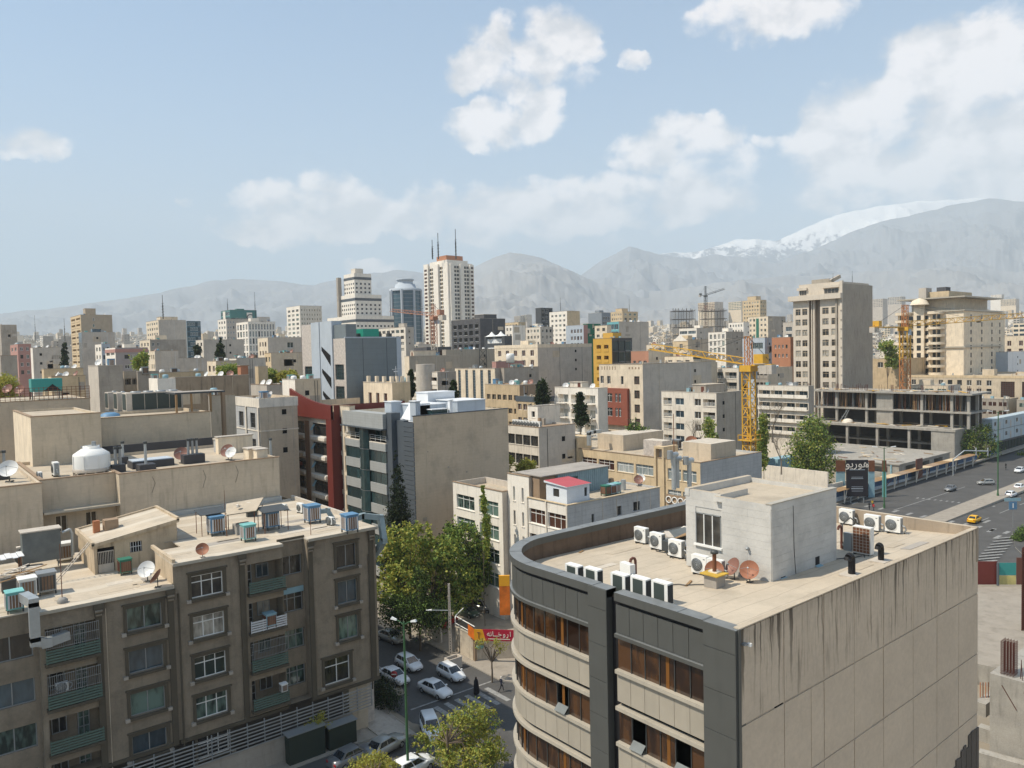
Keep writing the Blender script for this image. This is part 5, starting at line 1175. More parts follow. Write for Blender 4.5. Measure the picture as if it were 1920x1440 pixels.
def maroon():
 d=128;c=at_d(625,760,d);U0=c.x;V0=c.y;Zt=c.z;lv=solve_extent(c,548,'v');Wd=lv
 zb=-1;root=thing('apartment_building','maroon framed building with a swooping curved roof fin and tilted open windows','building',(U0,V0,zb));H=Zt-zb
 b=MB();holes=[];wins=[]
 for k in range(6):
  z=H-3.4-k*3.35
  for(a,w)in((.06*Wd,.24*Wd),(.48*Wd,.34*Wd)):holes.append((a,a+w,z-2.2,z,.3));wins.append((a,z-2.2,w,2.2))
 wall_grid(b,(0,Wd),(0,-1,0),(-1,0,0),Wd,0,H-1.2,holes,'offwhite');b.face([(0,0,0),(14,0,0),(14,0,H),(0,0,H)],'maroon');b.box(.3,.3,H-1.3,14,Wd,H-1.2,'roof');b.face([(0,Wd,0),(14,Wd,0),(14,Wd,H),(0,Wd,H)][::-1],'cement_warm');b.build('wall',root)
 for i,(a,z,w,h)in enumerate(wins):
  f,_=window_mesh(w,h,'cross','dark_metal',True);o=put('window',f,root,(.3,Wd-a,z),-PI/2);put('pane',pane_mesh(w,h,'pane_dark'),o)
  if i%2 and i<8:
   q=MB();y0=Wd-a-.2;q.face([(-.45,y0-.8,z+.9),(-.45,y0,z+.9),(.2,y0,z+1.9),(.2,y0-.8,z+1.9)],'sky_paint');q.build('open_sash',root)
  q=MB();q.box(-.45,Wd-a-w-.05,z-.75,-.02,Wd-a+.05,z-.25,'offwhite');q.box(-.35,Wd-a-w-.05,z-.24,-.02,Wd-a+.05,z-.05,'white_paint');q.build('balcony',root)
 q=MB();q.box(-.12,Wd*.58,0,-.01,Wd*.68,H-3.2,'brickwork');q.build('brick_pier',root)
 n=14;fn=MB();P0=at_u(548,728,U0).z-zb
 def top(t):return H+(P0-H)*(t**1.9)
 for i in range(n):
  t0,t1=i/n,(i+1)/n;y0,y1=Wd*t0,Wd*t1;zl=H-2.5
  for(ya,yb,za,zc_)in((y0,y1,top(t0),top(t1)),):
   fn.face([(-.5,yb,zl),(-.5,ya,zl),(-.5,ya,za),(-.5,yb,zc_)],'maroon');fn.face([(-.1,ya,zl),(-.1,yb,zl),(-.1,yb,zc_),(-.1,ya,za)],'maroon');fn.face([(-.5,ya,za),(-.1,ya,za),(-.1,yb,zc_),(-.5,yb,zc_)],'maroon');fn.face([(-.5,ya,zl),(-.5,yb,zl),(-.1,yb,zl),(-.1,ya,zl)],'maroon')
 fn.face([(-.5,Wd,H-2.5),(-.1,Wd,H-2.5),(-.1,Wd,P0),(-.5,Wd,P0)],'maroon');fn.build('roof_fin',root)
 q=MB();q.box(-.5,-.05,0,-.012,Wd*.12,H-2.45,'maroon');q.build('side_fin',root)
 q=MB();q.box(-.5,Wd*.78,H-11.5,-.012,Wd*.98,H-10.9,'maroon');q.box(-.5,Wd*.9,H-17,-.012,Wd*1.0,H-11.5,'maroon');q.build('fin_return',root)
 FOOT.append((U0,V0,U0+14,V0+lv));return root,c,Wd
maroon()
B('narrow beige stone strip building with tall sunken panels between the maroon and dark glass ones',655,762,126,622,657,'cream','cement_warm',L=[G(2,3.3,1.9,2.5,.62,(.2,.98),'slit',frame='marble',pane='curtain',depth=.3)],nf=6,par=.3,minw=1.0,short='narrow stone strip')
def glass_office():
 d=112;c=at_d(774,781,d);U0,V0,Zt=c.x,c.y,c.z;zb=-1;H=Zt-zb;cw=at_v(774,781,V0)
 lv=solve_extent(c,655,'v');lu=solve_extent(c,952,'u');e0=solve_extent(Vector((U0,V0,Zt)),741,'v')
 root=thing('office_building','dark green glass office with grey stone spandrels and a big blank beige side wall','building',(U0,V0,zb))
 b=MB();b.face([(0,0,0),(lu,0,0),(lu,0,H),(0,0,H)],'blank_beige');b.face([(lu,0,0),(lu,lv,0),(lu,lv,H),(lu,0,H)],'beige');b.face([(lu,lv,0),(0,lv,0),(0,lv,H),(lu,lv,H)],'beige');b.face([(.9,lv,0),(.9,0,0),(.9,0,H-1),(.9,lv,H-1)],'black');b.build('wall',root)
 r=MB();r.box(.9,0.02,H-1.0,lu,lv,H-.9,'roof_white');r.build('roof',root)
 q=MB();q.box(-.05,-.06,H-.02,lu+.1,.25,H+.12,'slate_panel');q.build('coping',root)
 for x in(lu*.12,lu*.43,lu*.60,lu*.72):q=MB();q.box(x,-.012,H*.05,x+.07,-.002,H-.05,'cement_warm');q.build('panel_joint',root)
 for(fx,fz_,s)in((.13,.80,.2),(.42,.78,.2),(.33,.70,.3),(.52,.66,.3),(.38,.56,.3),(.07,.43,.7),(.44,.46,.4),(.14,.33,.3),(.14,.14,.2)):q=MB();q.box(lu*fx,-.014,H*fz_,lu*fx+s,-.002,H*fz_+s*.8,'cement');q.build('stain_patch',root)
 for k in range(34):z=H-1.0-k*.72;q=MB();(q.box(-.03,-.03,z-.66,.12,e0*.55,z,'slate_panel'),q.build('slat_panel',root))if z>.8 else None
 q=MB();q.box(.06,e0*.55,0,.9,e0,H-.8,'slate_panel');q.build('corner_recess',root)
 q=MB();q.box(-.7,e0,H-21,.9,e0+1.6,H+.3,'slate_panel');q.build('end_fin',root)
 a0,a1=e0+1.6,lv;Wd=a1-a0;top=H+.1
 q=MB();q.box(-1.3,a0,top-2.3,.8,a1+.1,top,'panel_grey');q.build('fascia',root);q=MB();q.box(-1.7,a0-.1,top-2.5,.8,a1+.2,top-2.302,'slate_panel');q.build('canopy',root)
 mid0,mid1=a0+Wd*.38,a0+Wd*.62
 for k in range(7):
  z1=top-2.5-k*3.35
  if z1<3:break
  g=MB();nn=6;pts=[(-1.0-.5*math.sin(PI*i/nn),mid0+(mid1-mid0)*i/nn)for i in range(nn+1)]
  for(p0,p1)in zip(pts,pts[1:]):g.face([(*p1,z1-3.3),(*p0,z1-3.3),(*p0,z1-.03),(*p1,z1-.03)],'pane_teal')
  g.build('pane',root)
  g=MB();[g.bar((*p0,z1-.01),(*p1,z1-.01),.05,'grey_metal')for p0,p1 in zip(pts,pts[1:])];g.build('transom',root)
  for(y0,y1)in((a0+.02,mid0-.02),(mid1+.02,a1-.02)):
   sp_=MB();sp_.box(-.95,y0,z1-3.35,-.1,y1,z1-1.85-(.0 if k else.35),'panel_grey');sp_.build('spandrel_panel',root)
   if k==0:
    for i in range(4):g=MB();g.bar((-.8,y0+(y1-y0)*i/3,z1-1.9),(-.8,y0+(y1-y0)*i/3,z1-1.0),.05,'white_paint');g.build('railing_post',root)
    g=MB();[g.bar((-.8,y0,z1-1.9+j*.3),(-.8,y1,z1-1.9+j*.3),.04,'white_paint')for j in range(1,4)];g.build('railing',root)
    g=MB();g.box(-.96,y0-.02,z1-2.2,-.7,y1+.02,z1-2.05,'offwhite');g.build('sill',root)
   for i in range(3):
    ya=y0+(y1-y0)*i/3;yb=y0+(y1-y0)*(i+1)/3-.04;g=MB();xx=-.8 if k else.2
    g.face([(xx,yb,z1-1.84),(xx,ya,z1-1.84),(xx,ya,z1),(xx,yb,z1)],'pane_teal');g.build('pane',root)
   for i in range(4):ya=y0+(y1-y0)*i/3;g=MB();g.bar((-.8 if k else.15,ya,z1-1.84),(-.8 if k else.15,ya,z1),.05,'dark_metal');g.build('mullion',root)
 for(x0,y0,x1,y1,h,m)in((1.4,e0+3.5,3.2,e0+5.6,2.0,'lightblue'),(.9,.6,1.7,2.2,2.4,'lightblue'),(3.2,3,8,9,1.6,'lightblue'),(9.5,2,15,8,1.9,'lightblue'),(7.5,1.2,8.0,1.8,2.2,'roof_white'),(4.4,1.5,7.2,3.2,.9,'pane_teal'),(8.2,8.5,13.5,12,3.1,'roof_white')):
  if x1>lu-.2:x1=lu-.2
  q=MB();q.box(x0,y0,H-.9,x1,y1,H-.9+h+.6,m,'roof_white');q.build('roof_structure',root);q=MB();q.box(x0-.12,y0-.12,H-.3+h,x1+.12,y1+.12,H-.18+h,'roof_white');q.build('roof_cap',root)
 q=MB();q.mesh([(1.5,3,H-.8),(5,3,H-.8),(5,6,H-.8),(1.5,6,H-.8),(3.2,3,H+1.6),(5,3,H+1.6),(5,6,H+1.6),(3.2,6,H+1.6)],[(0,1,5,4),(1,2,6,5),(2,3,7,6),(3,0,4,7),(4,5,6,7)],'roof_white');q.build('skylight_ramp',root)
 FOOT.append((U0-2,V0,U0+lu,V0+lv))
mat('blank_beige',(.54,.455,.345),rough=.92,var=.12,scale=.18,fine=.08,streak=.12,dirt=(.22,.19,.15,.45),courses=(.45,.06,.10))
glass_office()
b=B('white and grey building with brown strip windows and a red-roofed hut on top',1064,948,92,989,1237,'white','grey_stone',L=[G(2,3.25,1.3,1.9,.92,(.02,.98),'triple',frame='white_paint',pane='brown_pane'),],R=[dict(n=1,pitch=3.2,top=1.7,h=1.2,fill=.09,f=(.10,.40),style='std',frame='dark_metal',pane='pane_dark'),dict(n=1,pitch=3.2,top=1.4,h=1.2,fill=.2,f=(.40,.66),style='triple',frame='dark_metal',pane='pane_dark'),dict(n=1,pitch=3.2,top=1.3,h=1.2,fill=.3,f=(.6,.85),style='std',frame='dark_metal',pane='pane_dark')],nf=4,par=.25,roof='roof',short='red-hut building')
WB=b;r_=b['root']
for y in(-.02,b['lv']*.5,b['lv']-.1):q=MB();q.box(-.16,y,0,-.01,y+.2,b['z1'],'offwhite');q.build('rib',r_)
for x in(.35,.5,.73,.88):q=MB();q.box(b['lu']*x,-.03,0,b['lu']*x+.12,-.004,b['z1']-.3,'cement_light');q.build('joint_strip',r_)
q=MB();q.box(-.12,-.12,b['z1']+.002,b['lu']+.1,.18,b['z1']+.1,'sand');q.box(-.12,.18,b['z1']+.002,.18,b['lv'],b['z1']+.1,'sand');q.build('coping',r_)
zt=b['z']
p=at_z(1055,945,zt+.02);c=b['c']
hx=4.6;t=thing('roof_hut','small white hut with a red metal roof','hut',(c.x+.6,c.y+.7,zt));q=MB()
wall_grid(q,(0,3.8),(0,-1,0),(-1,0,0),3.8,0,2.3,[(1.3,2.4,.9,1.9,.15)],'hut_white');wall_grid(q,(0,0),(1,0,0),(0,-1,0),3.9,0,2.3,[(3.0,3.5,.8,1.9,.15)],'hut_white');q.box(.2,.2,0,3.9,3.8,2.29,'hut_white');q.build('wall',t)
mat('hut_white',(.66,.70,.74),var=.1,rough=.6)
q=MB();q.mesh([(-.2,-.2,2.3),(4.1,-.2,2.3),(4.1,4.0,2.5),(-.2,4.0,2.5),(-.2,-.2,2.38),(4.1,-.2,2.38),(4.1,4.0,2.75),(-.2,4.0,2.75)],[(0,3,2,1),(0,1,5,4),(1,2,6,5),(2,3,7,6),(3,0,4,7)],'hut_white');q.mesh([(-.2,-.2,2.38),(4.1,-.2,2.38),(4.1,4.0,2.75),(-.2,4.0,2.75)],[(0,1,2,3)],'red_roof');q.build('roof',t)
for(a,bb)in(((.14,1.4,.9),(.16,2.5,1.9)),):q=MB();q.box(.12,1.4,.9,.14,2.5,1.9,'pane_dark');[q.box(.08,1.4+i*.27,.9,.11,1.44+i*.27,1.9,'dark_metal')for i in range(5)];q.build('window',t)
q=MB();q.box(3.0,.12,.8,3.5,.14,1.9,'pane_dark');q.build('door_window',t)
sb=thing('roof_shed','pale blue corrugated shed with a dark felt roof behind the red-roofed hut','shed',(c.x+3.6,c.y+5.6,zt));q=MB();q.box(0,0,0,9.5,5,3.0,'blue_sheet','roof_grey');q.box(-2.8,.4,0,-.01,5,2.9,'brown_wall','roof_grey');q.build('wall',sb)
mat('blue_sheet',(.24,.33,.37),var=.25,streak=.4,scale=.8,rough=.5)
for i in range(24):q=MB();q.box(i*.4,-.05,.0,i*.4+.12,-.003,3.0,'blue_sheet');q.build('sheet_rib',sb)
q=MB();q.box(-3,-.2,3.002,9.7,5.2,3.12,'roof_grey');q.build('roof',sb);q=MB();q.box(2.2,-.06,1.3,3.6,-.051,2.4,'pane_dark');q.build('window',sb)
B('pale stair tower with narrow slit openings at the left of the red-hut building',0,0,96,0,0,'white','cement_light',box=(c.x+.3,c.y+b['lv']+.02,3.0,4.4,c.z+2.6),par=.2,L=[G(2,3.2,1.6,1.9,.22,(.1,.9),'slit')],nf=5,roof='roof_grey',short='pale stair tower')
b2=B('cream low wing with big green-tinted windows and ivy at the corner',0,0,100,0,0,'white','cement_light',box=(c.x-.6,c.y+b['lv']+4.5,6,11.5,c.z+.2),par=.9,L=[G(2,3.25,1.6,2.0,.80,(.03,.97),'triple',pane='pane_green',frame='white_paint')],nf=4,short='cream wing')
for(du,dv,k,lb)in((9.6,1.8,'sky','pale blue cooler in a row on the red-hut roof'),(8.6,1.8,'green','dark brown-panelled cooler nearest the red-roofed hut'),(10.6,1.9,'teal','turquoise cooler, last in the row behind the red hut'),(17,3.6,'dishb','brown dish on the far end of the red-hut roof'),(18.2,4.2,'dishw','white dish on the far end of the red-hut roof'),(5.6,2.6,'acs','little white unit behind the red-roofed hut')):
 place(k,(c.x+du,c.y+dv,zt),lb,0 if 'dish' not in k else.3,1.1)
place('acs',(c.x-.45,c.y+b['lv']+8.0,c.z-4.0),'small condenser hung on the cream wing facade',0,1.1)
b=B('long beige office row with white-framed strip windows and grey block end wall',1313,868,125,998,1428,'sand','grey_stone',L=[G(6,3.6,1.3,1.8,.80,(.08,.30),'triple',frame='white_paint',pane='pane_light'),],R=(),nf=0,par=.4,short='long beige row')if False else None
def long_row():
 d=122;c=at_d(1313,868,d);lu=solve_extent(c,1428,'u');lv=solve_extent(c,998,'v');H=c.z+1
 L=[]
 for(f0,f1,n,pm,fr)in((.05,.16,1,'pane_green','white_paint'),(.17,.27,1,'pane_green','white_paint'),(.385,.52,2,'brown_pane','white_paint'),(.56,.635,1,'pane_light','white_paint'),(.64,.73,1,'pane_light','white_paint')):
  pass
 spec=[G(2,3.6,1.5,1.8,.86,(.02,.235),'triple',frame='white_paint',pane='pane_green'),G(2,3.6,1.5,1.8,.9,(.34,.55),'triple',frame='white_paint',pane='brown_pane'),G(2,3.6,1.5,1.8,.9,(.555,.77),'triple',frame='white_paint',pane='pane_light'),G(2,3.6,1.5,1.9,.9,(.835,.985),'triple',frame='white_paint',pane='pane_light')]
 b=B('long beige office row with white-framed strip windows and a grey block end wall',0,0,d,0,0,'sand','grey_stone',box=(c.x,c.y,lu,lv,c.z),L=spec,nf=3,par=.35,short='long beige row')
 for(f0,f1,hh)in((.24,.325,3.3),(.775,.825,3.2)):
  y1,y0=lv*(1-f0),lv*(1-f1);q=MB();h1=b['z1']+hh-1.2
  q.box(-.3,y0,0,3.5,y0+.35,h1,'sand');q.box(-.3,y1-.35,0,3.5,y1,h1,'sand');q.box(-.3,y0+.351,h1-.4,3.5,y1-.351,h1,'sand');q.box(2.5,y0+.351,0,3.5,y1-.351,h1-.41,'brown_wall');q.build('stair_tower',b['root'])
  for k in range(4):q=MB();q.box(2.40,y0+1,h1-2.8-k*3.2,2.49,y0+1.7,h1-1.5-k*3.2,'opening');q.build('stair_window',b['root'])
 for(x0,y0,x1,y1,h,m)in((4,lv*.02,11,lv*.16,2.6,'cement_warm'),(.6,lv*.20,3.0,lv*.30,2.8,'marble'),(4.5,lv*.50,16,lv*.66,2.6,'cement_warm')):
  q=MB();q.box(x0,y0,b['z1']-.34,min(x1,lu-.3),y1,b['z1']+h,m,'roof_pale');q.build('roof_structure',b['root'])
 for i in range(5):q=MB();q.lathe((-.12,lv*(.155-.03*i),b['z1']-6.8),[(.62,0),(.62,.08),(.45,.08),(.45,0)],'white_paint',12,(-1,0,0));q.build('ornament_ring',b['root'])
 q=MB();q.box(-.02,lv*.01,b['z1']-7.7,-.01,lv*.17,b['z1']-5.9,'brown_wall');q.build('ornament_backing',b['root'])
 for(fu_,fv,k,s,lb)in((.72,.12,'acs',1.6,'white condenser on the grey-ended roof of the long beige row'),(.8,.3,'dishc',1.9,'copper dish at the far end of the long beige row'),(.7,.35,'grey',1.5,'grey cooler beside the copper dish'),(.3,.10,'ac',1.0,'condenser by the cement box on the long beige row')):place(k,(c.x+lu*fu_,c.y+lv*fv,b['z']),lb,.3,s)
 for(fv,z,lb)in((.93,0,'galvanised cooler duct at the left end of the long beige row'),(.6,1,'bright curved duct rising over the middle of the long beige row')):
  q0=Vector((c.x+1.0,c.y+lv*fv,b['z']+(.9 if not z else 3.6)));duct([q0+Vector((1.8,0,0)),q0,q0+Vector((-1.3,0,-.1)),q0+Vector((-1.3,0,-2.4))],.6,'galv',lb)
 return b
LR=long_row()
b=B('pale long building with a brown parapet and a row of rooftop condensers',1010,802,138,950,1078,'offwhite','cement_light',L=[G(4,3.6,1.6,1.9,.92,(.02,.98),'ribbon',frame='dark_metal',pane='pane_dark')],nf=4,par=.3,roof='brown_wall',short='condenser-row building')
c=b['c']
for i in range(9):place('ac',(c.x+.9,c.y+1.0+i*(b['lv']-2)/8.5,b['z']),('right-hand end','second','third','fourth','fifth','sixth','seventh','eighth','left-hand end')[i]+' white condenser of the row along the brown parapet, counted from the right',0,1.25,group='condenser row on the brown parapet')
b=B('white box stair house with two dark square openings beside the condenser row',1008,762,146,990,1050,'white','offwhite',L=[G(1,2.2,1.0,1.2,.5,(.2,.9),'slit',pane='opening')],nf=2,par=.15,roof='roof_grey',down=6,short='white stair house')
mat('brown_beige',(.34,.275,.20),streak=.6,var=.25);mat('pink_grey',(.33,.30,.29),var=.15);mat('tan2',(.40,.34,.26),var=.15,streak=.2);mat('blue_glass',(.08,.14,.18),rough=.25,var=.1)
mat('cement_warm2',(.38,.35,.29),var=.2,streak=.3,scale=.12);mat('salmon',(.42,.22,.15),var=.15);mat('teal2',(.16,.40,.44),var=.1);mat('bluegrey2',(.22,.25,.28),var=.1)
glass('white_pane',(.6,.6,.58),.5,.1,.2)
mat('tower_cream',(.58,.53,.45),var=.12,streak=.25);mat('tower_side',(.36,.33,.28),var=.25,scale=.12,streak=.4);mat('tower_recess',(.40,.34,.27),var=.15,streak=.3)
plain('teal_tank',(.02,.28,.20),.5)
SQ=lambda n,**k:G(n,3.1,**{**dict(top=1.2,h=1.5,fill=.5),**k})
b=B('cream and grey block with railed balconies beside the yellow crane',1343,737,184,1240,1392,'offwhite','cement',L=[G(1,3.2,1.6,1.7,.8,(.02,.22),'balcony',rail='bars',frame='white_paint',pane='pane_blue'),G(1,3.2,1.6,1.7,.75,(.24,.45),'std',pane='pane_blue',frame='white_paint'),G(1,3.2,1.6,1.7,.75,(.60,.75),'std',pane='pane_dark'),G(1,3.2,1.6,1.7,.9,(.76,.99),'balcony',rail='bars',pane='pane_dark')],nf=4,stair=(.25,.3,9,4,2.4),clutter=5,short='balconied cream block by the crane')
b=B('cream block with a projecting red-brown brick bay and perforated parapet',1205,683,212,1123,1334,'cream','cement_light',L=[G(1,4.0,3.4,2.2,.55,(.0,.14),'std',pane='pane_dark'),G(1,4.0,3.4,2.3,.5,(.75,.98),'cross',frame='brown_frame',pane='pane_dark'),G(1,4.0,3.4,2.3,.6,(.16,.30),'std',pane='pane_dark'),G(1,4.0,3.4,2.4,.5,(.48,.60),'slit',pane='pane_dark')],nf=5,par=.5,roof='roof',short='red-bay block',maxR=36)
H=b['z1'];lv=b['lv'];q=MB();y0,y1=lv*(1-.70),lv*(1-.14)
zt_,zb_=H-6.9,H-17.6
holes=[]
for k in range(2):
 for(a,w)in((.12,.26),(.50,.10),(.64,.10)):holes.append((a*(y1-y0),(a+w)*(y1-y0),zt_-1.4-2.3-k*4.2-.3,zt_-1.4-k*4.2-.1,.25))
wall_grid(q,(-.9,y1),(0,-1,0),(-1,0,0),y1-y0,zb_,zt_,holes,'redbrick');q.box(-.64,y0+.01,zb_+.01,-.01,y1-.01,zt_-.01,'redbrick');q.build('brick_bay',b['root'])
for h_ in holes:f,_=window_mesh(h_[1]-h_[0],h_[3]-h_[2],'cross','white_paint',True);o=put('window',f,b['root'],(-.9+.2,y1-h_[0],h_[2]),-PI/2);put('pane',pane_mesh(h_[1]-h_[0],h_[3]-h_[2],'pane_dark'),o)
for i in range(6):q=MB();yy=lv*(.93-i*.062);q.box(-.01-.02,yy-.22,H-1.6,-.012,yy+.1,H-.6,'brown_wall');q.build('parapet_slot',b['root'])
for i in range(4):q=MB();yy=lv*(.30-i*.07);q.box(-.01-.02,yy-.35,H-1.4,-.012,yy+.15,H-.8,'brown_wall');q.build('parapet_slot',b['root'])
B('beige annex wall behind the red-bay block with a vertical step',1262,683,240,1255,1345,'beige','beige',nf=1,minw=1,L=(),R=[],clutter=2,short='annex behind the red-bay block')
b=B('white apartment house with curved white balconies and a dark conifer in front',1121,728,165,1040,1126,'white','offwhite',L=[G(3,3.3,1.6,1.9,.8,(.05,.97),'balcony',rail='bars',railmat='white_paint',out=1.1,frame='white_paint',pane='pane_light')],nf=3,stair=(.2,.4,3,4,1.8),clutter=3,short='white balcony house')
B('pale ochre office with two rows of small brown windows',974,722,190,909,1012,'tan','brown_wall',L=[G(6,3.4,2.6,1.4,.72,(.03,.97),'std',frame='sand',pane='pane_dark')],nf=3,clutter=5,short='pale ochre office',par=.5)
B('low grey slate-roofed wing with brown windows in front of the ochre office',1012,745,180,967,1042,'tan','cement_warm',L=[G(4,3.3,1.8,1.5,.7,(.05,.95),'std',pane='brown_pane')],nf=3,roof='slate_panel',short='slate-roofed wing',trim=dict(m='slate_panel',bands=((-1.2,.1),)))
b=B('office with upright cream and dark striped facade',928,691,215,853,948,'cream','cement',L=[G(5,40,.4,30,.38,(.02,.96),'grid',frame='grey_metal',pane='pane_blue')],nf=1,short='striped office',clutter=3)
b=B('pale block with a half-round concrete stair tower and white slab balconies',820,698,205,771,855,'offwhite','cement',L=[G(1,3.2,1.4,2.0,.8,(.0,.28),'balcony',pane='pane_dark'),G(1,3.2,1.4,1.9,.9,(.66,.99),'balcony',rail='slab',railmat='white',pane='opening')],nf=4,short='stair tower block',clutter=2)
q=MB();q.tube((-.2,b['lv']*.42,0),(-.2,b['lv']*.42,b['z1']+2.2),2.6,2.6,'cement_light',24);q.build('stair_tower',b['root'])
b=B('cream roof pavilion with short chimney stubs and arched openings',735,718,142,681,769,'cream','sand',L=[G(3,4,2.0,2.4,.42,(.1,.9),'slit',pane='brown_pane')],R=[G(1,4,3.2,1.4,.3,(.3,.7),'slit',pane='opening')],nf=1,par=.5,short='cream roof pavilion')
for i,f in enumerate((.1,.35,.6,.9)):q=MB();q.box(.3,b['lv']*f-.3,b['z1'],.9,b['lv']*f+.3,b['z1']+1.2,'cream');q.build('chimney_stub',b['root'])
for f in(.3,.6,.9):q=MB();q.box(b['lu']*f,.3,b['z1'],b['lu']*f+.5,.9,b['z1']+1.2,'cream');q.build('chimney_stub',b['root'])
water_tank((b['c'].x+4,b['c'].y+1.5,b['z']),'pale blue drum on the cream roof pavilion');
t=thing('antenna_mast','forked white aerial above the cream roof pavilion','antenna',(b['c'].x+1.5,b['c'].y+1,b['z']));q=MB();q.tube((0,0,0),(0,0,3.6),.08,.05,'pvc');q.bar((-.8,0,3.0),(.9,0,3.1),.08,'pvc');q.bar((-.4,0,2.6),(.5,0,2.6),.2,'pvc');q.build('mast',t)
def bluegrey():
 d=150;c=at_d(647,634,d);lv=solve_extent(c,566,'v');lu=solve_extent(c,751,'u');zb=-1;H=c.z-zb;Ht=at_u(600,604,c.x).z-zb
 root=thing('office_building','tall blue-grey panelled building with a blank slab side and diagonal stair slits','building',(c.x,c.y,zb));W_=lv
 b=MB();b.face([(0,0,0),(lu,0,0),(lu,0,H),(0,0,H)],'bluegrey');b.face([(lu,lv,0),(0,lv,0),(0,lv,H),(lu,lv,H)],'bluegrey');b.face([(lu,0,0),(lu,lv,0),(lu,lv,H),(lu,0,H)],'lightblue')
 holes=[];wn=[]
 for k in range(6):
  for(a,w,z)in((.05,.20,H-5.6-k*4.4),(.765,.19,H-5.2-k*4.4)):holes.append((a*W_,(a+w)*W_,z-3.1,z,.25));wn.append((a*W_,z-3.1,w*W_,3.1))
 wall_grid(b,(0,lv),(0,-1,0),(-1,0,0),W_,0,H,holes,'marble');b.build('wall',root)
 for(a,z,w,h)in wn:f,_=window_mesh(w,h,'grid','dark_metal',True);o=put('window',f,root,(.25,lv-a,z),-PI/2);put('pane',pane_mesh(w,h,'pane_teal'),o)
 q=MB();q.box(-.35,lv*(1-.46),0,2.2,lv*(1-.27),Ht,'lightblue');q.build('panel_bay',root)
 q=MB();q.box(.0,lv*.745,H,5,lv,Ht-.3,'marble');q.build('roof_block',root);q=MB();q.box(.2,0,H,2.5,lv*.26,H+2.8,'bluegrey');q.build('roof_block',root)
 q=MB();q.box(-.25,lv*.26,0,2.0,lv*(1-.47),Ht,'lightblue');q.build('stair_bay',root)
 for k in range(5):
  y1,y0=lv*.50,lv*.30;z=Ht-8-k*4.6;q=MB();q.face([(-.28,y1,z+2.9),(-.28,y1,z+2.0),(-.28,y0,z-1.2),(-.28,y0,z+1.0)],'opening');q.build('stair_slit',root)
 r=MB();r.box(.2,.2,H-.6,lu-.2,lv-.2,H-.5,'roof_grey');r.build('roof',root)
 q=MB();q.box(lu*.36,1.0,H-.5,lu*.36+3.6,5.0,H+1.9,'teal_tank');q.build('roof_box',root)
 for i in range(5):q=MB();q.box(1.5+i*2.4,2.2,H-.5,2.3+i*2.4,3.2,H+1.0,'dark_metal');q.build('roof_unit',root)
 for x in(lu*.3,lu*.73):q=MB();q.box(x,-.03,0,x+.12,-.003,H-.1,'slate_panel');q.build('joint_strip',root)
 q=MB();q.box(lu*.92,-.06,0,lu+.05,-.004,H,'lightblue');q.build('edge_panel',root)
 q=MB();q.box(-.1,-.08,H,lu,.3,H+.25,'lightblue');q.build('coping',root)
 FOOT.append((c.x-1,c.y-1,c.x+lu,c.y+lv))
plain('teal_tank',(.02,.28,.20),.5)
bluegrey()
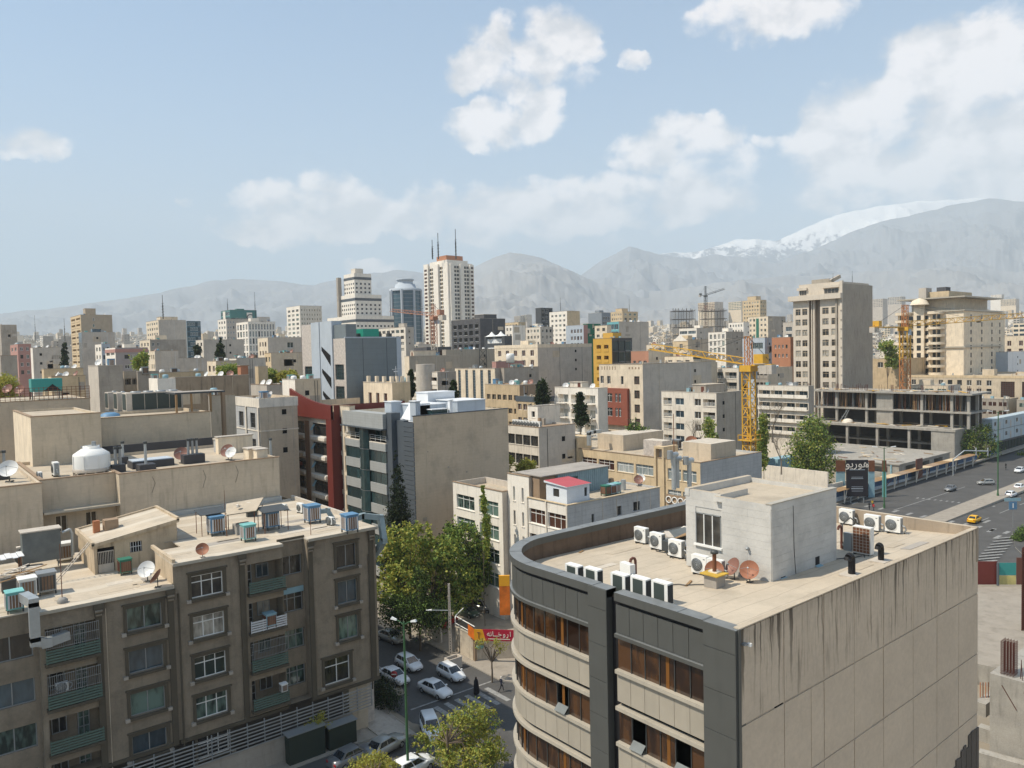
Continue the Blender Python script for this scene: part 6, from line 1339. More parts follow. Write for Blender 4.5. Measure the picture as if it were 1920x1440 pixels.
LM=[('tall windowless grey concrete block with ribbed left edge',184,686,150,165,230,'cement_light','cement',dict(par=.4,minw=2,short='windowless grey block',clutter=1)),('narrow balcony front squeezed beside the windowless grey block',232,697,160,226,260,'cement_warm','cement_warm',dict(R=[G(2,3.3,1.5,2.2,.8,(.02,.98),'balcony',pane='pane_dark')],nf=3,short='narrow balcony front',minw=1)),('plain grey wall block right of the narrow balcony front',258,697,158,256,298,'cement','cement',dict(minw=1,short='plain grey wall block',clutter=1)),('low tan terrace house with a row of roof posts',299,699,170,291,382,'tan','sand',dict(R=[G(3,3.3,1.4,1.4,.3,(.1,.9),'std')],nf=1,clutter=4,short='tan terrace house')),('house with a white flat slab roof on posts',296,710,142,280,326,'white','cement_light',dict(R=[G(2,9,3.2,2.2,.5,(.1,.9),'slit',pane='brown_pane')],nf=1,short='white slab house',trim=dict(m='white',bands=((-2.6,.0),)),clutter=1)),('long brownish block with a stepped stair run and roof junk',328,708,155,322,466,'cement_warm','brown_beige',dict(nf=1,clutter=6,short='long brownish block')),('pale apartment front with a pink-tinted bay, left of the mid-distance conifer',405,677,190,388,444,'cream','beige',dict(L=[SQ(2,pane='brown_pane')],nf=3,clutter=2,short='pink-bay apartments')),('grey house with white columns under the leafy tree',443,672,200,430,498,'offwhite','cement_light',dict(L=[SQ(2)],nf=2,clutter=4,short='columned grey house')),('tan house wall with a small white door at the right of the orange hut',484,687,170,478,502,'sand','sand',dict(nf=1,minw=2,short='tan house wall')),('flat grey-roofed shed row with pale walls in front of the maroon building',500,722,150,470,552,'cement_light','cement_light',dict(nf=1,roof='roof_grey',clutter=3,short='grey-roofed shed row')),('pale stepped block behind the maroon building with one dark window',553,712,140,529,601,'white','beige',dict(nf=1,minw=2,L=[],clutter=2,short='pale stepped block')),('large pale grey block with white front strip, under the green glass tower',381,637,330,367,457,'offwhite','cement_light',dict(L=[SQ(2)],nf=4,short='large pale grey block',clutter=2)),('wide grey rendered block with a cream edge, centre left',290,658,245,282,334,'cream','cement_light',dict(L=[SQ(2)],nf=3,short='wide grey rendered block',minw=2,clutter=2)),('lower grey extension beside the wide grey rendered block',334,672,250,333,385,'cement','cement_light',dict(nf=1,minw=2,clutter=3,short='lower grey extension')),('grey block with brown window band behind the wide one',281,637,320,262,348,'cream','cement',dict(L=[SQ(3)],R=[SQ(2,f=(.02,.3))],nf=3,clutter=3,short='brown-band block')),('white office with a pink stripe under its roof line',216,652,270,197,277,'white','pink_grey',dict(L=[SQ(2,fill=.8,style='ribbon')],R=[G(3,3.6,2.6,1.4,.8,(.25,.8),'ribbon')],nf=3,short='pink-striped white office',trim=dict(m='pink',bands=((-1.7,-.5),)),clutter=3)),('pale blue-trimmed white apartment tower left of the pink-striped office',190,645,290,178,206,'white','lightblue',dict(L=[SQ(2)],R=[SQ(2,pane='pane_blue')],nf=6,short='blue-trimmed tower',clutter=1)),('grey-green blank block at the left with a low parapet',61,652,280,57,114,'white','cement_light',dict(nf=2,clutter=3,minw=2,short='grey-green blank block')),('pink brick house with white balconies, far left',33,645,300,19,58,'pink','pink',dict(L=[SQ(2)],R=[SQ(2)],nf=4,short='pink brick house',clutter=2)),('dark grey windowless block at the left picture edge',1,609,420,-12,31,'cement','cement',dict(nf=1,short='dark edge block')),('low grey wall block at the left picture edge under the pink house',1,667,230,-10,32,'cement','cement',dict(nf=1,minw=2,clutter=1,short='low grey wall block')),('sand-coloured gable house beyond the railed terrace',82,692,180,78,156,'sand','sand',dict(R=[G(1,4,2.4,1.2,.12,(.3,.7),'slit')],nf=1,clutter=2,short='sand gable house')),('sand-coloured lower house with a cornice beyond the railed terrace',96,706,165,90,160,'sand','sand',dict(nf=1,minw=2,clutter=3,short='sand cornice house')),('tan tower block with corner balconies and roof tanks, left of centre',151,590,400,132,210,'sand','tan2',dict(L=[G(2,3.3,1.4,2,.8,(.02,.98),'balcony',pane='pane_dark')],R=[G(1,3.3,1.6,1.6,.3,(.3,.5),'slit')],nf=10,stair=(.25,.3,5,6,4.5),short='tan tower block',clutter=2)),('light grey slab with a dark blue glass edge in front of the tan tower block',153,623,330,147,215,'pane_blue','cement_light',dict(nf=1,minw=2,short='light grey slab',clutter=2)),('cream block with dense square windows under a tall thin mast',297,600,450,274,348,'cream','cement_light',dict(L=[SQ(5)],nf=7,stair=(.2,.3,10,8,3),short='masted cream block')),('blue glass office with a notched crown',350,602,520,345,376,'bluegrey','blue_glass',dict(R=[G(5,3.4,1,2.3,.9,(.02,.98),'ribbon',pane='pane_blue')],nf=9,short='blue glass office')),('teal glass tower carrying a big letter C',431,581,470,414,481,'teal_wall','teal_wall',dict(L=[G(2,3.4,1,2.4,.9,(.02,.98),'ribbon',pane='pane_teal')],R=[G(6,3.4,5,2.4,.9,(.02,.98),'ribbon',pane='pane_teal')],nf=9,short='teal glass tower')),('white office wing in front of the teal glass tower',424,598,455,408,470,'white','cement_light',dict(L=[SQ(3)],R=[SQ(3,f=(.02,.35),pane='pane_blue')],nf=7,short='white wing of the teal tower')),('white gridded office with upright ribs',465,603,380,443,516,'white','white',dict(L=[G(4,3.6,1.2,2.8,.6,(.02,.98),'grid')],R=[G(9,3.6,1.2,2.8,.6,(.02,.98),'grid')],nf=8,short='white gridded office',clutter=2)),('cream block with arched-looking brown windows right of the gridded office',502,633,290,483,566,'cream','cement_light',dict(L=[G(3,3.4,1.6,1.8,.5,(.1,.9),'slit',pane='brown_pane')],R=[G(1,3.4,1.8,2.2,.6,(.5,.8),'std')],nf=3,short='cream block by the blue-grey slab',clutter=3)),('tan low block with a black stack, left of the blue-grey slab',508,662,230,496,566,'sand','beige',dict(L=[SQ(2)],nf=2,clutter=3,short='tan low block')),]
mat('brown_beige',(.34,.275,.20),streak=.6,var=.25);mat('pink_grey',(.33,.30,.29),var=.15);mat('tan2',(.40,.34,.26),var=.15,streak=.2);mat('blue_glass',(.08,.14,.18),rough=.25,var=.1)
CM=[('wide blank grey-brown wall block in the centre behind the striped office',767,668,250,760,862,'cream','cement_warm2',dict(nf=1,stair=(.1,.2,9,6,2.4),clutter=5,short='blank grey-brown block')),('wide blank olive-grey wall block with an external lattice lift shaft',836,656,290,829,930,'cement','cement_warm2',dict(nf=1,minw=2,clutter=4,short='olive-grey blank block')),('cream apartments with brown windows and a pale grey side wall',1008,646,265,927,1109,'cream','cement_light',dict(L=[G(5,3.5,1.9,2.1,.42,(.03,.97),'std',pane='brown_pane',frame='white_paint')],nf=4,trim=dict(m='cream',bands=((-1.1,.1),)),short='cream brown-windowed apartments',clutter=4)),('small rust-red roofed annex in front of the cream apartments',930,678,230,927,981,'pink','pink',dict(nf=1,minw=2,roof='roof',short='rust-red annex')),('grey wall behind the ochre office with a white tank on legs',945,690,215,943,1010,'cement','cement',dict(nf=1,minw=2,clutter=4,short='grey wall with the tank')),('white slab building topped with two pointed white tents',946,630,330,908,960,'dark_wall','dark_wall',dict(L=[G(1,3.6,1.0,2.0,.9,(.1,.9),'ribbon',pane='white_pane')],nf=3,short='tented white building')),('yellow-framed building with dark glass flank',1147,634,255,1112,1185,'yellow_wall','dark_wall',dict(L=[G(2,3.7,2.2,2.2,.6,(.1,.9),'balcony',pane='pane_dark')],R=[G(3,3.7,1.0,3.3,.96,(.02,.98),'slit',pane='pane_teal')],nf=4,short='yellow-framed building',clutter=1)),('cream cubic house right of the yellow-framed building',1245,646,270,1212,1262,'cream','cream',dict(L=[SQ(2)],nf=3,short='cream cubic house',clutter=2)),('salmon-roofed cream block behind the crane jib',1216,658,250,1183,1250,'salmon','cream',dict(L=[SQ(3,top=3.2)],nf=3,short='salmon-topped block',clutter=1)),('long pale block under the crane jib with a beige front',1300,668,240,1246,1342,'cream','beige',dict(L=[SQ(3)],nf=3,short='long pale block under the jib',clutter=3)),('balconied pale block with blue glazing left of the crane mast',1385,690,250,1331,1402,'offwhite','cement',dict(L=[G(2,3.4,1.4,2.2,.85,(.03,.97),'balcony',rail='bars',pane='pane_blue')],nf=3,short='blue-glazed balcony block',clutter=3)),('white hotel-like block with continuous balcony bands',1516,724,220,1421,1522,'offwhite','cement',dict(L=[G(4,3.6,1.5,2.1,.96,(.01,.99),'balcony',rail='slab',railmat='white',out=.6,pane='pane_blue',frame='white_paint')],nf=4,short='banded white block',clutter=4)),('grey pilotis block behind the white hotel-like one',1440,690,250,1416,1486,'cement','cement_warm',dict(L=[G(3,3.4,1.4,2.0,.8,(.03,.97),'balcony',pane='opening')],nf=2,short='grey pilotis block',clutter=3)),('white block with black window bands, upper centre right',1306,615,420,1273,1336,'white','cement_light',dict(L=[G(2,3.6,1.4,1.8,.9,(.02,.98),'ribbon',pane='pane_blue')],nf=3,short='white banded block')),('grey block with white upright window frames, upper centre right',1361,622,390,1328,1394,'white','cement',dict(L=[G(4,3.5,1.2,2.4,.6,(.03,.97),'grid',frame='white_paint')],nf=4,short='upright-framed block',clutter=3)),('cream house with a pointed white gable front',1290,637,330,1261,1327,'sand','cement_warm',dict(L=[G(1,6,1.8,2.6,.4,(.3,.8),'grid')],nf=1,short='gabled cream house',clutter=2)),('pale blue panelled block with a dark window panel',1434,633,310,1392,1447,'lightblue','lightblue',dict(L=[G(1,5,2.0,2.6,.8,(.3,.98),'ribbon',pane='pane_teal')],nf=1,short='pale blue block',clutter=1)),('orange-red brick block with small square windows left of the tall tower',1482,632,300,1447,1492,'orange','orange',dict(L=[G(4,3.6,3.0,1.4,.5,(.1,.9),'std')],nf=2,short='orange-red block',clutter=2)),('grey modern block with blue glass left of the tall tower',1488,604,370,1468,1500,'cement_light','cement',dict(L=[G(1,3.5,2.2,2.2,.8,(.2,.9),'ribbon',pane='pane_blue')],nf=3,short='grey modern block')),('cream apartment block with a green strip and grey flank',1440,593,450,1402,1473,'cream','cement',dict(L=[SQ(5)],nf=5,short='green-strip block')),('white small-windowed block beside the green-strip one',1394,604,440,1366,1405,'white','white',dict(L=[SQ(5)],nf=4,short='white small-windowed block')),('cream stepped tower with a pavilion roof on the skyline',1425,562,620,1392,1437,'sand','sand',dict(L=[SQ(6)],R=[SQ(3)],nf=12,stair=(.2,.3,10,8,4),short='cream stepped tower')),('teal-framed glass front with a long pale grey side wall',1160,603,380,1138,1216,'teal2','cement_light',dict(L=[G(3,3.7,1.2,2.7,.9,(.03,.97),'ribbon',pane='pane_blue')],nf=4,short='teal-framed block',clutter=3)),('cream low block left of the teal-framed one',1138,610,370,1115,1142,'cream','cream',dict(L=[SQ(2)],nf=3,short='cream low block')),('building wrapped in green netting',1100,607,400,1093,1126,'green_net','green_net',dict(nf=1,minw=2,short='netted building')),('pink-brown building with a blue-grey frame',1094,609,395,1061,1098,'lightblue','pink',dict(L=[G(4,3.6,2.2,2.0,.6,(.25,.95),'std',pane='brown_pane')],nf=3,short='pink-brown framed building')),('white tower with rows of small windows and a cream flank',1063,583,480,1030,1087,'white','sand',dict(L=[SQ(4,top=2)],nf=8,short='white small-windowed tower')),('dark open concrete frame on the skyline left of the white tower',1014,577,620,1004,1036,'dark_wall','dark_wall',dict(R=[G(3,3.6,1,2.4,.8,(.05,.95),'slit',pane='opening')],nf=8,short='dark concrete frame')),('pale block with rooftop huts left of the white tower',1013,613,380,986,1037,'offwhite','cement_light',dict(L=[SQ(4)],R=[SQ(3)],nf=4,clutter=3,short='pale hutted block')),('plain white cube house right of the dark netted block',961,610,370,947,985,'white','white',dict(nf=3,L=[SQ(2)],short='white cube house')),('small windowed beige block above the white cube house',972,604,440,947,985,'sand','sand',dict(L=[SQ(4)],nf=5,short='small windowed beige block')),('grey modern office with a pink panel on the skyline',1128,586,560,1103,1146,'bluegrey2','bluegrey2',dict(R=[G(3,3.6,3,2.4,.8,(.1,.9),'ribbon')],nf=4,short='grey skyline office')),('cream terraced block on the skyline right of the grey office',1167,584,520,1145,1196,'sand','sand',dict(L=[SQ(5)],R=[SQ(3)],nf=4,stair=(.2,.3,6,6,3),short='cream terraced block')),('black netted concrete block left of the twin white tower crane',800,651,330,776,846,'dark_net','dark_net',dict(R=[G(4,3.3,1.5,2.4,.7,(.03,.97),'grid',frame='rust',pane='opening')],nf=5,short='black netted block')),('long dark netted block on the skyline right of the black netted one',900,597,370,846,947,'dark_net','dark_net',dict(L=[G(5,3.3,2.5,2.2,.7,(.03,.97),'slit',pane='opening')],nf=6,stair=(.4,.2,8,8,3),short='long dark netted block')),('white arcaded building under the black netted block',760,613,420,706,776,'offwhite','cement_light',dict(L=[G(6,3.4,1.4,1.8,.7,(.03,.97),'std')],nf=4,stair=(.6,.2,8,6,3),short='white arcaded building')),('classical white apartment block with ornate pilasters',562,573,560,537,603,'white','offwhite',dict(L=[G(3,3.3,2.5,1.8,.6,(.04,.96),'std',frame='sand')],R=[G(8,3.3,2.5,1.5,.4,(.03,.97),'std',frame='sand')],nf=13,short='classical white block')),('olive blank block with dark stacked windows right of the ornate one',1814,630,360,1770,1857,'sand','tan',dict(L=[G(2,4.4,2.2,3.0,.62,(.03,.97),'grid',frame='rust',pane='pane_dark')],nf=3,short='olive blank block',clutter=1)),('cream house with dark upright windows at the right picture edge',1975,628,370,1878,2010,'cream','cream',dict(L=[G(4,4,2.4,2.6,.35,(.04,.96),'std',pane='brown_pane')],nf=3,short='cream edge house',clutter=4)),('cream house with a big red awning box on its roof, beyond the frame structure',1800,668,345,1745,1870,'sand','sand',dict(L=[G(2,4,3,1.6,.3,(.2,.8),'std')],nf=1,clutter=2,short='red-awning house')),('white metal shed with a round pipe at the right behind the frame structure',1890,660,350,1860,1935,'lightblue','roof_white',dict(nf=1,short='white metal shed')),('brown and grey low house between the tall tower and the second crane',1700,672,330,1636,1745,'tan','tan',dict(L=[G(3,4,1.6,2.4,.6,(.1,.9),'std')],nf=1,clutter=3,short='brown low house')),('white arcade house with round windows right of the tall tower',1720,640,370,1650,1770,'offwhite','offwhite',dict(L=[G(8,4,1.0,1.6,.6,(.05,.95),'slit',pane='opening')],nf=1,clutter=2,short='white arcade house')),]
mat('cement_warm2',(.38,.35,.29),var=.2,streak=.3,scale=.12);mat('salmon',(.42,.22,.15),var=.15);mat('teal2',(.16,.40,.44),var=.1);mat('bluegrey2',(.22,.25,.28),var=.1)
glass('white_pane',(.6,.6,.58),.5,.1,.2)
INFO={}
for(lb,xc,yt,d,xl,xr,mL,mR,kw)in LM+CM:INFO[kw.get('short',lb)]=B(lb,xc,yt,d,xl,xr,mL,mR,**kw)
b=INFO['teal glass tower']
def text_mesh(s,size,m,name='lettering',extrude=.02,font=None):
 cu=bpy.data.curves.new('t','FONT');cu.body=s;cu.size=size;cu.extrude=extrude;cu.align_x='CENTER'
 if font:cu.font=font
 o=bpy.data.objects.new('t',cu);COL.objects.link(o);dg=bpy.context.evaluated_depsgraph_get();dg.update()
 me=bpy.data.meshes.new_from_object(o.evaluated_get(dg));me.name=name;bpy.data.objects.remove(o);me.materials.clear();me.materials.append(MATS[m]);return me
q=MB();q.box(b['lu']*.62,-.4,b['z1']-7.5,b['lu']*.82,-.05,b['z1']-1.5,'white');q.build('sign_panel',b['root'])
o=put('sign_letter',text_mesh('C',6.0,'slate_panel'),b['root'],(b['lu']*.72,-.45,b['z1']-6.6),(PI/2,0,0))
q=MB();q.box(-.1,b['lv']*.5,b['z1']-6,-.02,b['lv']*.75,b['z1']-.5,'white');q.build('sign_panel',b['root'])
b=INFO['tented white building']
for f in(.3,.75):q=MB();q.lathe((1.5,b['lv']*f,b['z1']),[(3.2,0),(1.2,.9),(.1,2.2)],'white_paint',8);q.build('tent',b['root'])
b=INFO['red-awning house'];q=MB();q.box(2,-.2,b['z1'],9,3,b['z1']+2.6,'red_paint','red_paint');q.build('awning_box',b['root'])
q=MB();q.box(2.3,-.24,b['z1']+1.2,8.7,-.21,b['z1']+1.4,'offwhite');q.build('stripe',b['root'])
b=INFO['gabled cream house'];q=MB();y=b['lv']*.5;q.face([(-.15,y+4,b['z1']-.5),(-.15,y-4,b['z1']-.5),(-.15,y,b['z1']+2.4)],'white');q.box(-.12,y-3.5,b['z1']-.5,2,y+3.5,b['z1']+.5,'cream');q.build('gable',b['root'])
b=INFO['green-strip block'];q=MB();q.box(-.15,b['lv']*.45,b['z1']-16,-.02,b['lv']*.58,b['z1']-1,'green_paint');q.build('green_strip',b['root'])
b=INFO['olive-grey blank block'];q=MB()
x0,x1=b['lu']*.62,b['lu']*.76;H=b['z1']
for k in range(9):q.bar((x0,-1.2,H-3.2*k),(x1,-1.2,H-3.2*k-3.2),.12,'dark_metal');q.bar((x1,-1.2,H-3.2*k),(x0,-1.2,H-3.2*k-3.2),.12,'dark_metal');q.bar((x0,-1.2,H-3.2*k),(x1,-1.2,H-3.2*k),.15,'dark_metal')
q.bar((x0,-1.2,0),(x0,-1.2,H),.2,'dark_metal');q.bar((x1,-1.2,0),(x1,-1.2,H),.2,'dark_metal');q.build('lattice_shaft',b['root'])
b=INFO['grey wall with the tank'];water_tank((b['c'].x+4,b['c'].y+2,b['z']+2.0),'big white water tank on a frame above the ochre office',1.2,2.6,'white_paint')
p=at_z(100,100,50)
t=thing('roof_hut','small orange-brown wooden hut on the tan roofs at centre left','hut',at_d(452,706,165));q=MB();q.box(0,0,0,1.6,2,2.3,'orange');q.build('wall',t);q=MB();q.box(-.2,-.2,2.3,1.8,2.2,2.45,'brown_wall');q.build('roof',t)
def mast(x,ytop,ybot,d,label,m='dark_metal',w=.5):
 a,c_=at_d(x,ybot,d),at_d(x,ytop,d);t=thing('antenna_mast',label,'antenna',a);h=c_.z-a.z;q=MB()
 q.bar((0,0,0),(0,0,h*.6),w,m);q.bar((0,0,h*.6),(0,0,h),w*.5,m)
 for k in range(5):q.bar((-w*1.2,0,h*(.15+.12*k)),(w*1.2,0,h*(.18+.12*k)),w*.5,m)
 q.build('mast',t)
mast(306,553,598,455,'tall thin mast on the masted cream block')
for(x,y0,y1,d,lb)in((427,560,583,475,'left thin mast above the teal glass tower'),(479,548,600,475,'right thin mast above the teal glass tower'),(122,597,640,420,'mast with dark panels left of the tan tower block'),(67,591,640,600,'faint mast at the far left skyline'),(1180,560,590,640,'faint mast on the skyline at centre right'),(1598,508,530,275,'aerial on top of the tall tower'),(1562,512,532,275,'smaller aerial on top of the tall tower'),(1051,558,583,640,'thin mast behind the white small-windowed tower')):mast(x,y0,y1,d,lb,w=.28 if d>300 else.12)
def twin_tower():
 d=585;c=at_d(842,492,d);root=thing('apartment_tower','tallest white tower with vertical window columns, orange crown and three masts','tower',(c.x,c.y,ground_z(c.x,c.y)-2));H=c.z-root.location.z
 lv=solve_extent(c,797,'v');lu=solve_extent(c,886,'u');b=MB();w=MB()
 b.box(0,0,0,lu,lv,H,'white','roof_grey')
 for(f0,f1)in((.0,.20),(.40,.60),(.82,1.0)):b.box(-1.5,lv*f0,0,.0,lv*f1,H+(1.5 if f0==.82 else 0),'white')
 for(f0,f1)in((.0,.16),(.42,.58),(.84,1.0)):b.box(lu*f0,-1.5,0,lu*f1,0,H-1.0,'white')
 b.build('wall',root);n=int(H/3.1)
 for k in range(1,min(n,27)):
  z=H-1.2-k*3.05
  for(f0,f1)in((.22,.38),(.62,.80)):w.face([(-.1,lv*f1,z),(-.1,lv*f0,z),(-.1,lv*f0,z+1.9),(-.1,lv*f1,z+1.9)],'pane_dark');w.box(-.3,lv*(f0+f1)/2-.25,z,-.11,lv*(f0+f1)/2+.25,z+1.9,'sand')
  for f0 in(.86,):w.face([(-1.55,lv*.97,z),(-1.55,lv*f0,z),(-1.55,lv*f0,z+1.6),(-1.55,lv*.97,z+1.6)],'brown_pane')
  for(f0,f1)in((.18,.40),(.60,.82)):w.face([(lu*f0,-.1,z),(lu*f1,-.1,z),(lu*f1,-.1,z+1.9),(lu*f0,-.1,z+1.9)],'pane_dark');w.box(lu*(f0+f1)/2-.25,-.3,z,lu*(f0+f1)/2+.25,-.11,z+1.9,'offwhite')
  w.face([(lu*.87,-1.55,z),(lu*.97,-1.55,z),(lu*.97,-1.55,z+1.6),(lu*.87,-1.55,z+1.6)],'brown_pane')
 w.build('windows',root,kind='stuff')
 q=MB();q.box(lu*.1,lv*.2,H,lu*.8,lv*.6,H+6.5,'orange');q.box(lu*.0,lv*.1,H,lu*.9,lv*.8,H+2.5,'white');q.build('crown',root)
 for(x,y0)in((811,450),(822,437),(855,430)):
  mast(x,y0,486,d+3,{811:'left and shortest lattice mast on the tallest white tower',822:'middle lattice mast on the tallest white tower',855:'right and tallest lattice mast on the tallest white tower'}[x],w=.7)
 FOOT.append((c.x-4,c.y-4,c.x+lu+4,c.y+lv+4))
twin_tower()
def glass_round():
 d=640;c=at_d(760,540,d);z0=ground_z(c.x,c.y)-2;H=c.z-z0;root=thing('office_tower','blue glass octagonal tower with a ringed drum on top','tower',(c.x,c.y,z0));R_=13.2
 b=MB();b.tube((0,0,0),(0,0,H-3),R_,R_,'blue_glass',8);b.build('shell',root);b=MB()
 for i in range(8):a=PI/8*0+i*PI/4;b.bar((R_*1.01*_c(a),R_*1.01*_s(a),0),(R_*1.01*_c(a),R_*1.01*_s(a),H-2),1.6,'lightblue')
 b.build('corner_rib',root)
 b=MB()
 for k in range(24):
  z=H-6-k*3.3
  if z>2:b.tube((0,0,z),(0,0,z+.35),R_*1.004,R_*1.004,'bluegrey2',8)
 b.build('floor_band',root)
 b=MB();b.lathe((0,0,H-3),[(R_*1.02,0),(R_*1.02,2),(R_*.7,2.2),(R_*.62,6),(R_*.5,6.1),(R_*.48,9),(R_*.56,9.3),(R_*.56,10.3),(0,10.5)],'lightblue',24);b.build('drum',root)
 FOOT.append((c.x-16,c.y-16,c.x+16,c.y+16))
glass_round()
def white_stepped():
 d=600;c=at_d(664,512,d);z0=ground_z(c.x,c.y)-2;H=c.z-z0;root=thing('apartment_tower','white stepped tower with black window bands left of the glass tower','tower',(c.x,c.y,z0))
 b=MB();w=MB();tiers=[(0,H,0,0,15,18),(1,H-17,-2.5,-5,21,25),(2,H-34,-5,-10,29,40)]
 for(k,h,ax_,ay_,bx_,by_)in tiers:
  b.box(ax_,ay_,0,bx_,by_,h,'white','roof_grey')
  w.box(ax_-.12,ay_-.12,h-5.0,bx_+.1,by_+.1,h-2.9,'slate_panel')
  for j in range(12):
   z=h-9-j*3.3
   if z<4 or(k<2 and z<tiers[k+1][1]-4):break
   L_=by_-ay_;n=int(L_/3.2)
   for i in range(n):
    y=ay_+L_*(i+.5)/n;w.face([(ax_-.05,y+.8,z),(ax_-.05,y-.8,z),(ax_-.05,y-.8,z+1.5),(ax_-.05,y+.8,z+1.5)],'pane_dark')
   n=int((bx_-ax_)/3.4)
   for i in range(n):
    x=ax_+(bx_-ax_)*(i+.5)/n;w.face([(x-.8,ay_-.05,z),(x+.8,ay_-.05,z),(x+.8,ay_-.05,z+1.5),(x-.8,ay_-.05,z+1.5)],'pane_dark')
 b.box(2,2,H,9,9,H+4,'offwhite');b.build('wall',root);w.build('windows',root,kind='stuff')
 q=MB();q.bar((-3,21,0),(-3,21,H-2),3.0,'cement');q.build('service_tower',root)
 FOOT.append((c.x-8,c.y-18,c.x+26,c.y+24))
white_stepped()
def tall_right():
 d=270;E=1.23;c=at_d(1580,549,d);lv=solve_extent(c,1487,'v');lu=solve_extent(c,1636,'u');z0=ground_z(c.x,c.y)-1;H=c.z-z0
 root=thing('apartment_tower','tall cream slab tower with a deep central recess and dark blank side wall','tower',(c.x,c.y,z0));W_=lv
 b=MB();b.face([(0,0,0),(lu,0,0),(lu,0,H+3.4),(0,0,H+3.4)],'tower_side');b.face([(lu,0,0),(lu,lv,0),(lu,lv,H+3.4),(lu,0,H+3.4)],'tower_side');b.face([(lu,lv,0),(0,lv,0),(0,lv,H),(lu,lv,H)],'tower_side')
 holes=[];wn=[]
 for k in range(9):
  z=H-4.9-k*3.87
  for a in(.05,.19,.60,.78):
   w=.105 if a<.5 else.125;holes.append((a*W_,(a+w)*W_,z-2.3,z,.2));wn.append((a*W_,z-2.3,w*W_))
 r0,r1=.33*W_,.555*W_
 wall_grid(b,(0,lv),(0,-1,0),(-1,0,0),r0,0,H,[h for h in holes if h[1]<r0],'tower_cream')
 wall_grid(b,(0,lv-r1),(0,-1,0),(-1,0,0),W_-r1,0,H,[(h[0]-r1,h[1]-r1,*h[2:])for h in holes if h[0]>r1],'tower_cream')
 b.face([(2.6,lv-r1,0),(0,lv-r1,0),(0,lv-r1,H),(2.6,lv-r1,H)],'tower_recess');b.face([(0,lv-r0,0),(2.6,lv-r0,0),(2.6,lv-r0,H),(0,lv-r0,H)],'tower_recess');b.face([(2.6,lv-r0,0),(2.6,lv-r1,0),(2.6,lv-r1,H),(2.6,lv-r0,H)],'tower_recess');b.build('wall',root)
 for(a,z,w)in wn:f,_=window_mesh(w,2.3,'cross','sand',True);o=put('window',f,root,(.2,lv-a,z),-PI/2);put('pane',pane_mesh(w,2.3,random.choice(('pane_dark','pane_curtain'))),o)
 for(a,w)in((.36,.02),(.40,.03)):q=MB();q.box(.5,lv-(a+w)*W_,0,1.6,lv-a*W_,H,'tower_cream');q.build('fin',root)
 q=MB();q.box(-.5,.0,0,.0,.9,H,'tower_cream');q.box(-.5,W_*.10,0,0,W_*.13,H,'tower_side');q.build('edge_pier',root)
 q=MB();q.box(-1.6,-.1+.11,H-1.9,3,lv+1.2,H,'tower_cream','roof');q.build('cornice_beam',root)
 q=MB();q.box(.8,lv*.06,H,lu-.5,lv*.90,H+4.2,'tower_cream','roof');q.box(-.2,.02,H+.01,.79,lv*.06,H+4.4,'tower_cream');q.build('roof_storey',root)
 q=MB();q.box(.0,lv*.07,H+2.2,.79,lv*.40,H+3.2,'tower_cream');q.box(.0,lv*.72,H+2.0,.79,lv*.92,H+3.0,'tower_cream');q.build('balcony_slab',root)
 for(f0,f1)in((.1,.38),(.74,.88)):
  n=4
  for i in range(n):q=MB();y0=lv*(f0+(f1-f0)*i/n);q.box(.74,y0+.1,H+.3,.79,y0+lv*(f1-f0)/n-.05,H+1.9,'pane_dark');q.build('pane',root)
 q=MB();q.box(3,lv*.35,H+4.2,7,lv*.7,H+5.8,'tower_side');q.bar((2,lv*.3,H+4.6),(7,lv*.25,H+6.6),1.2,'tower_side');q.build('lift_house',root)
 for k in range(10):q=MB();q.box(-.62,.1,H-3.2-k*3.3,-.505,.6,H-2.7-k*3.3,'cement');q.build('bracket',root)
 FOOT.append((c.x-3,c.y-3,c.x+lu+3,c.y+lv+3));return H
mat('tower_cream',(.58,.53,.45),var=.12,streak=.25);mat('tower_side',(.36,.33,.28),var=.25,scale=.12,streak=.4);mat('tower_recess',(.40,.34,.27),var=.15,streak=.3)
tall_right()
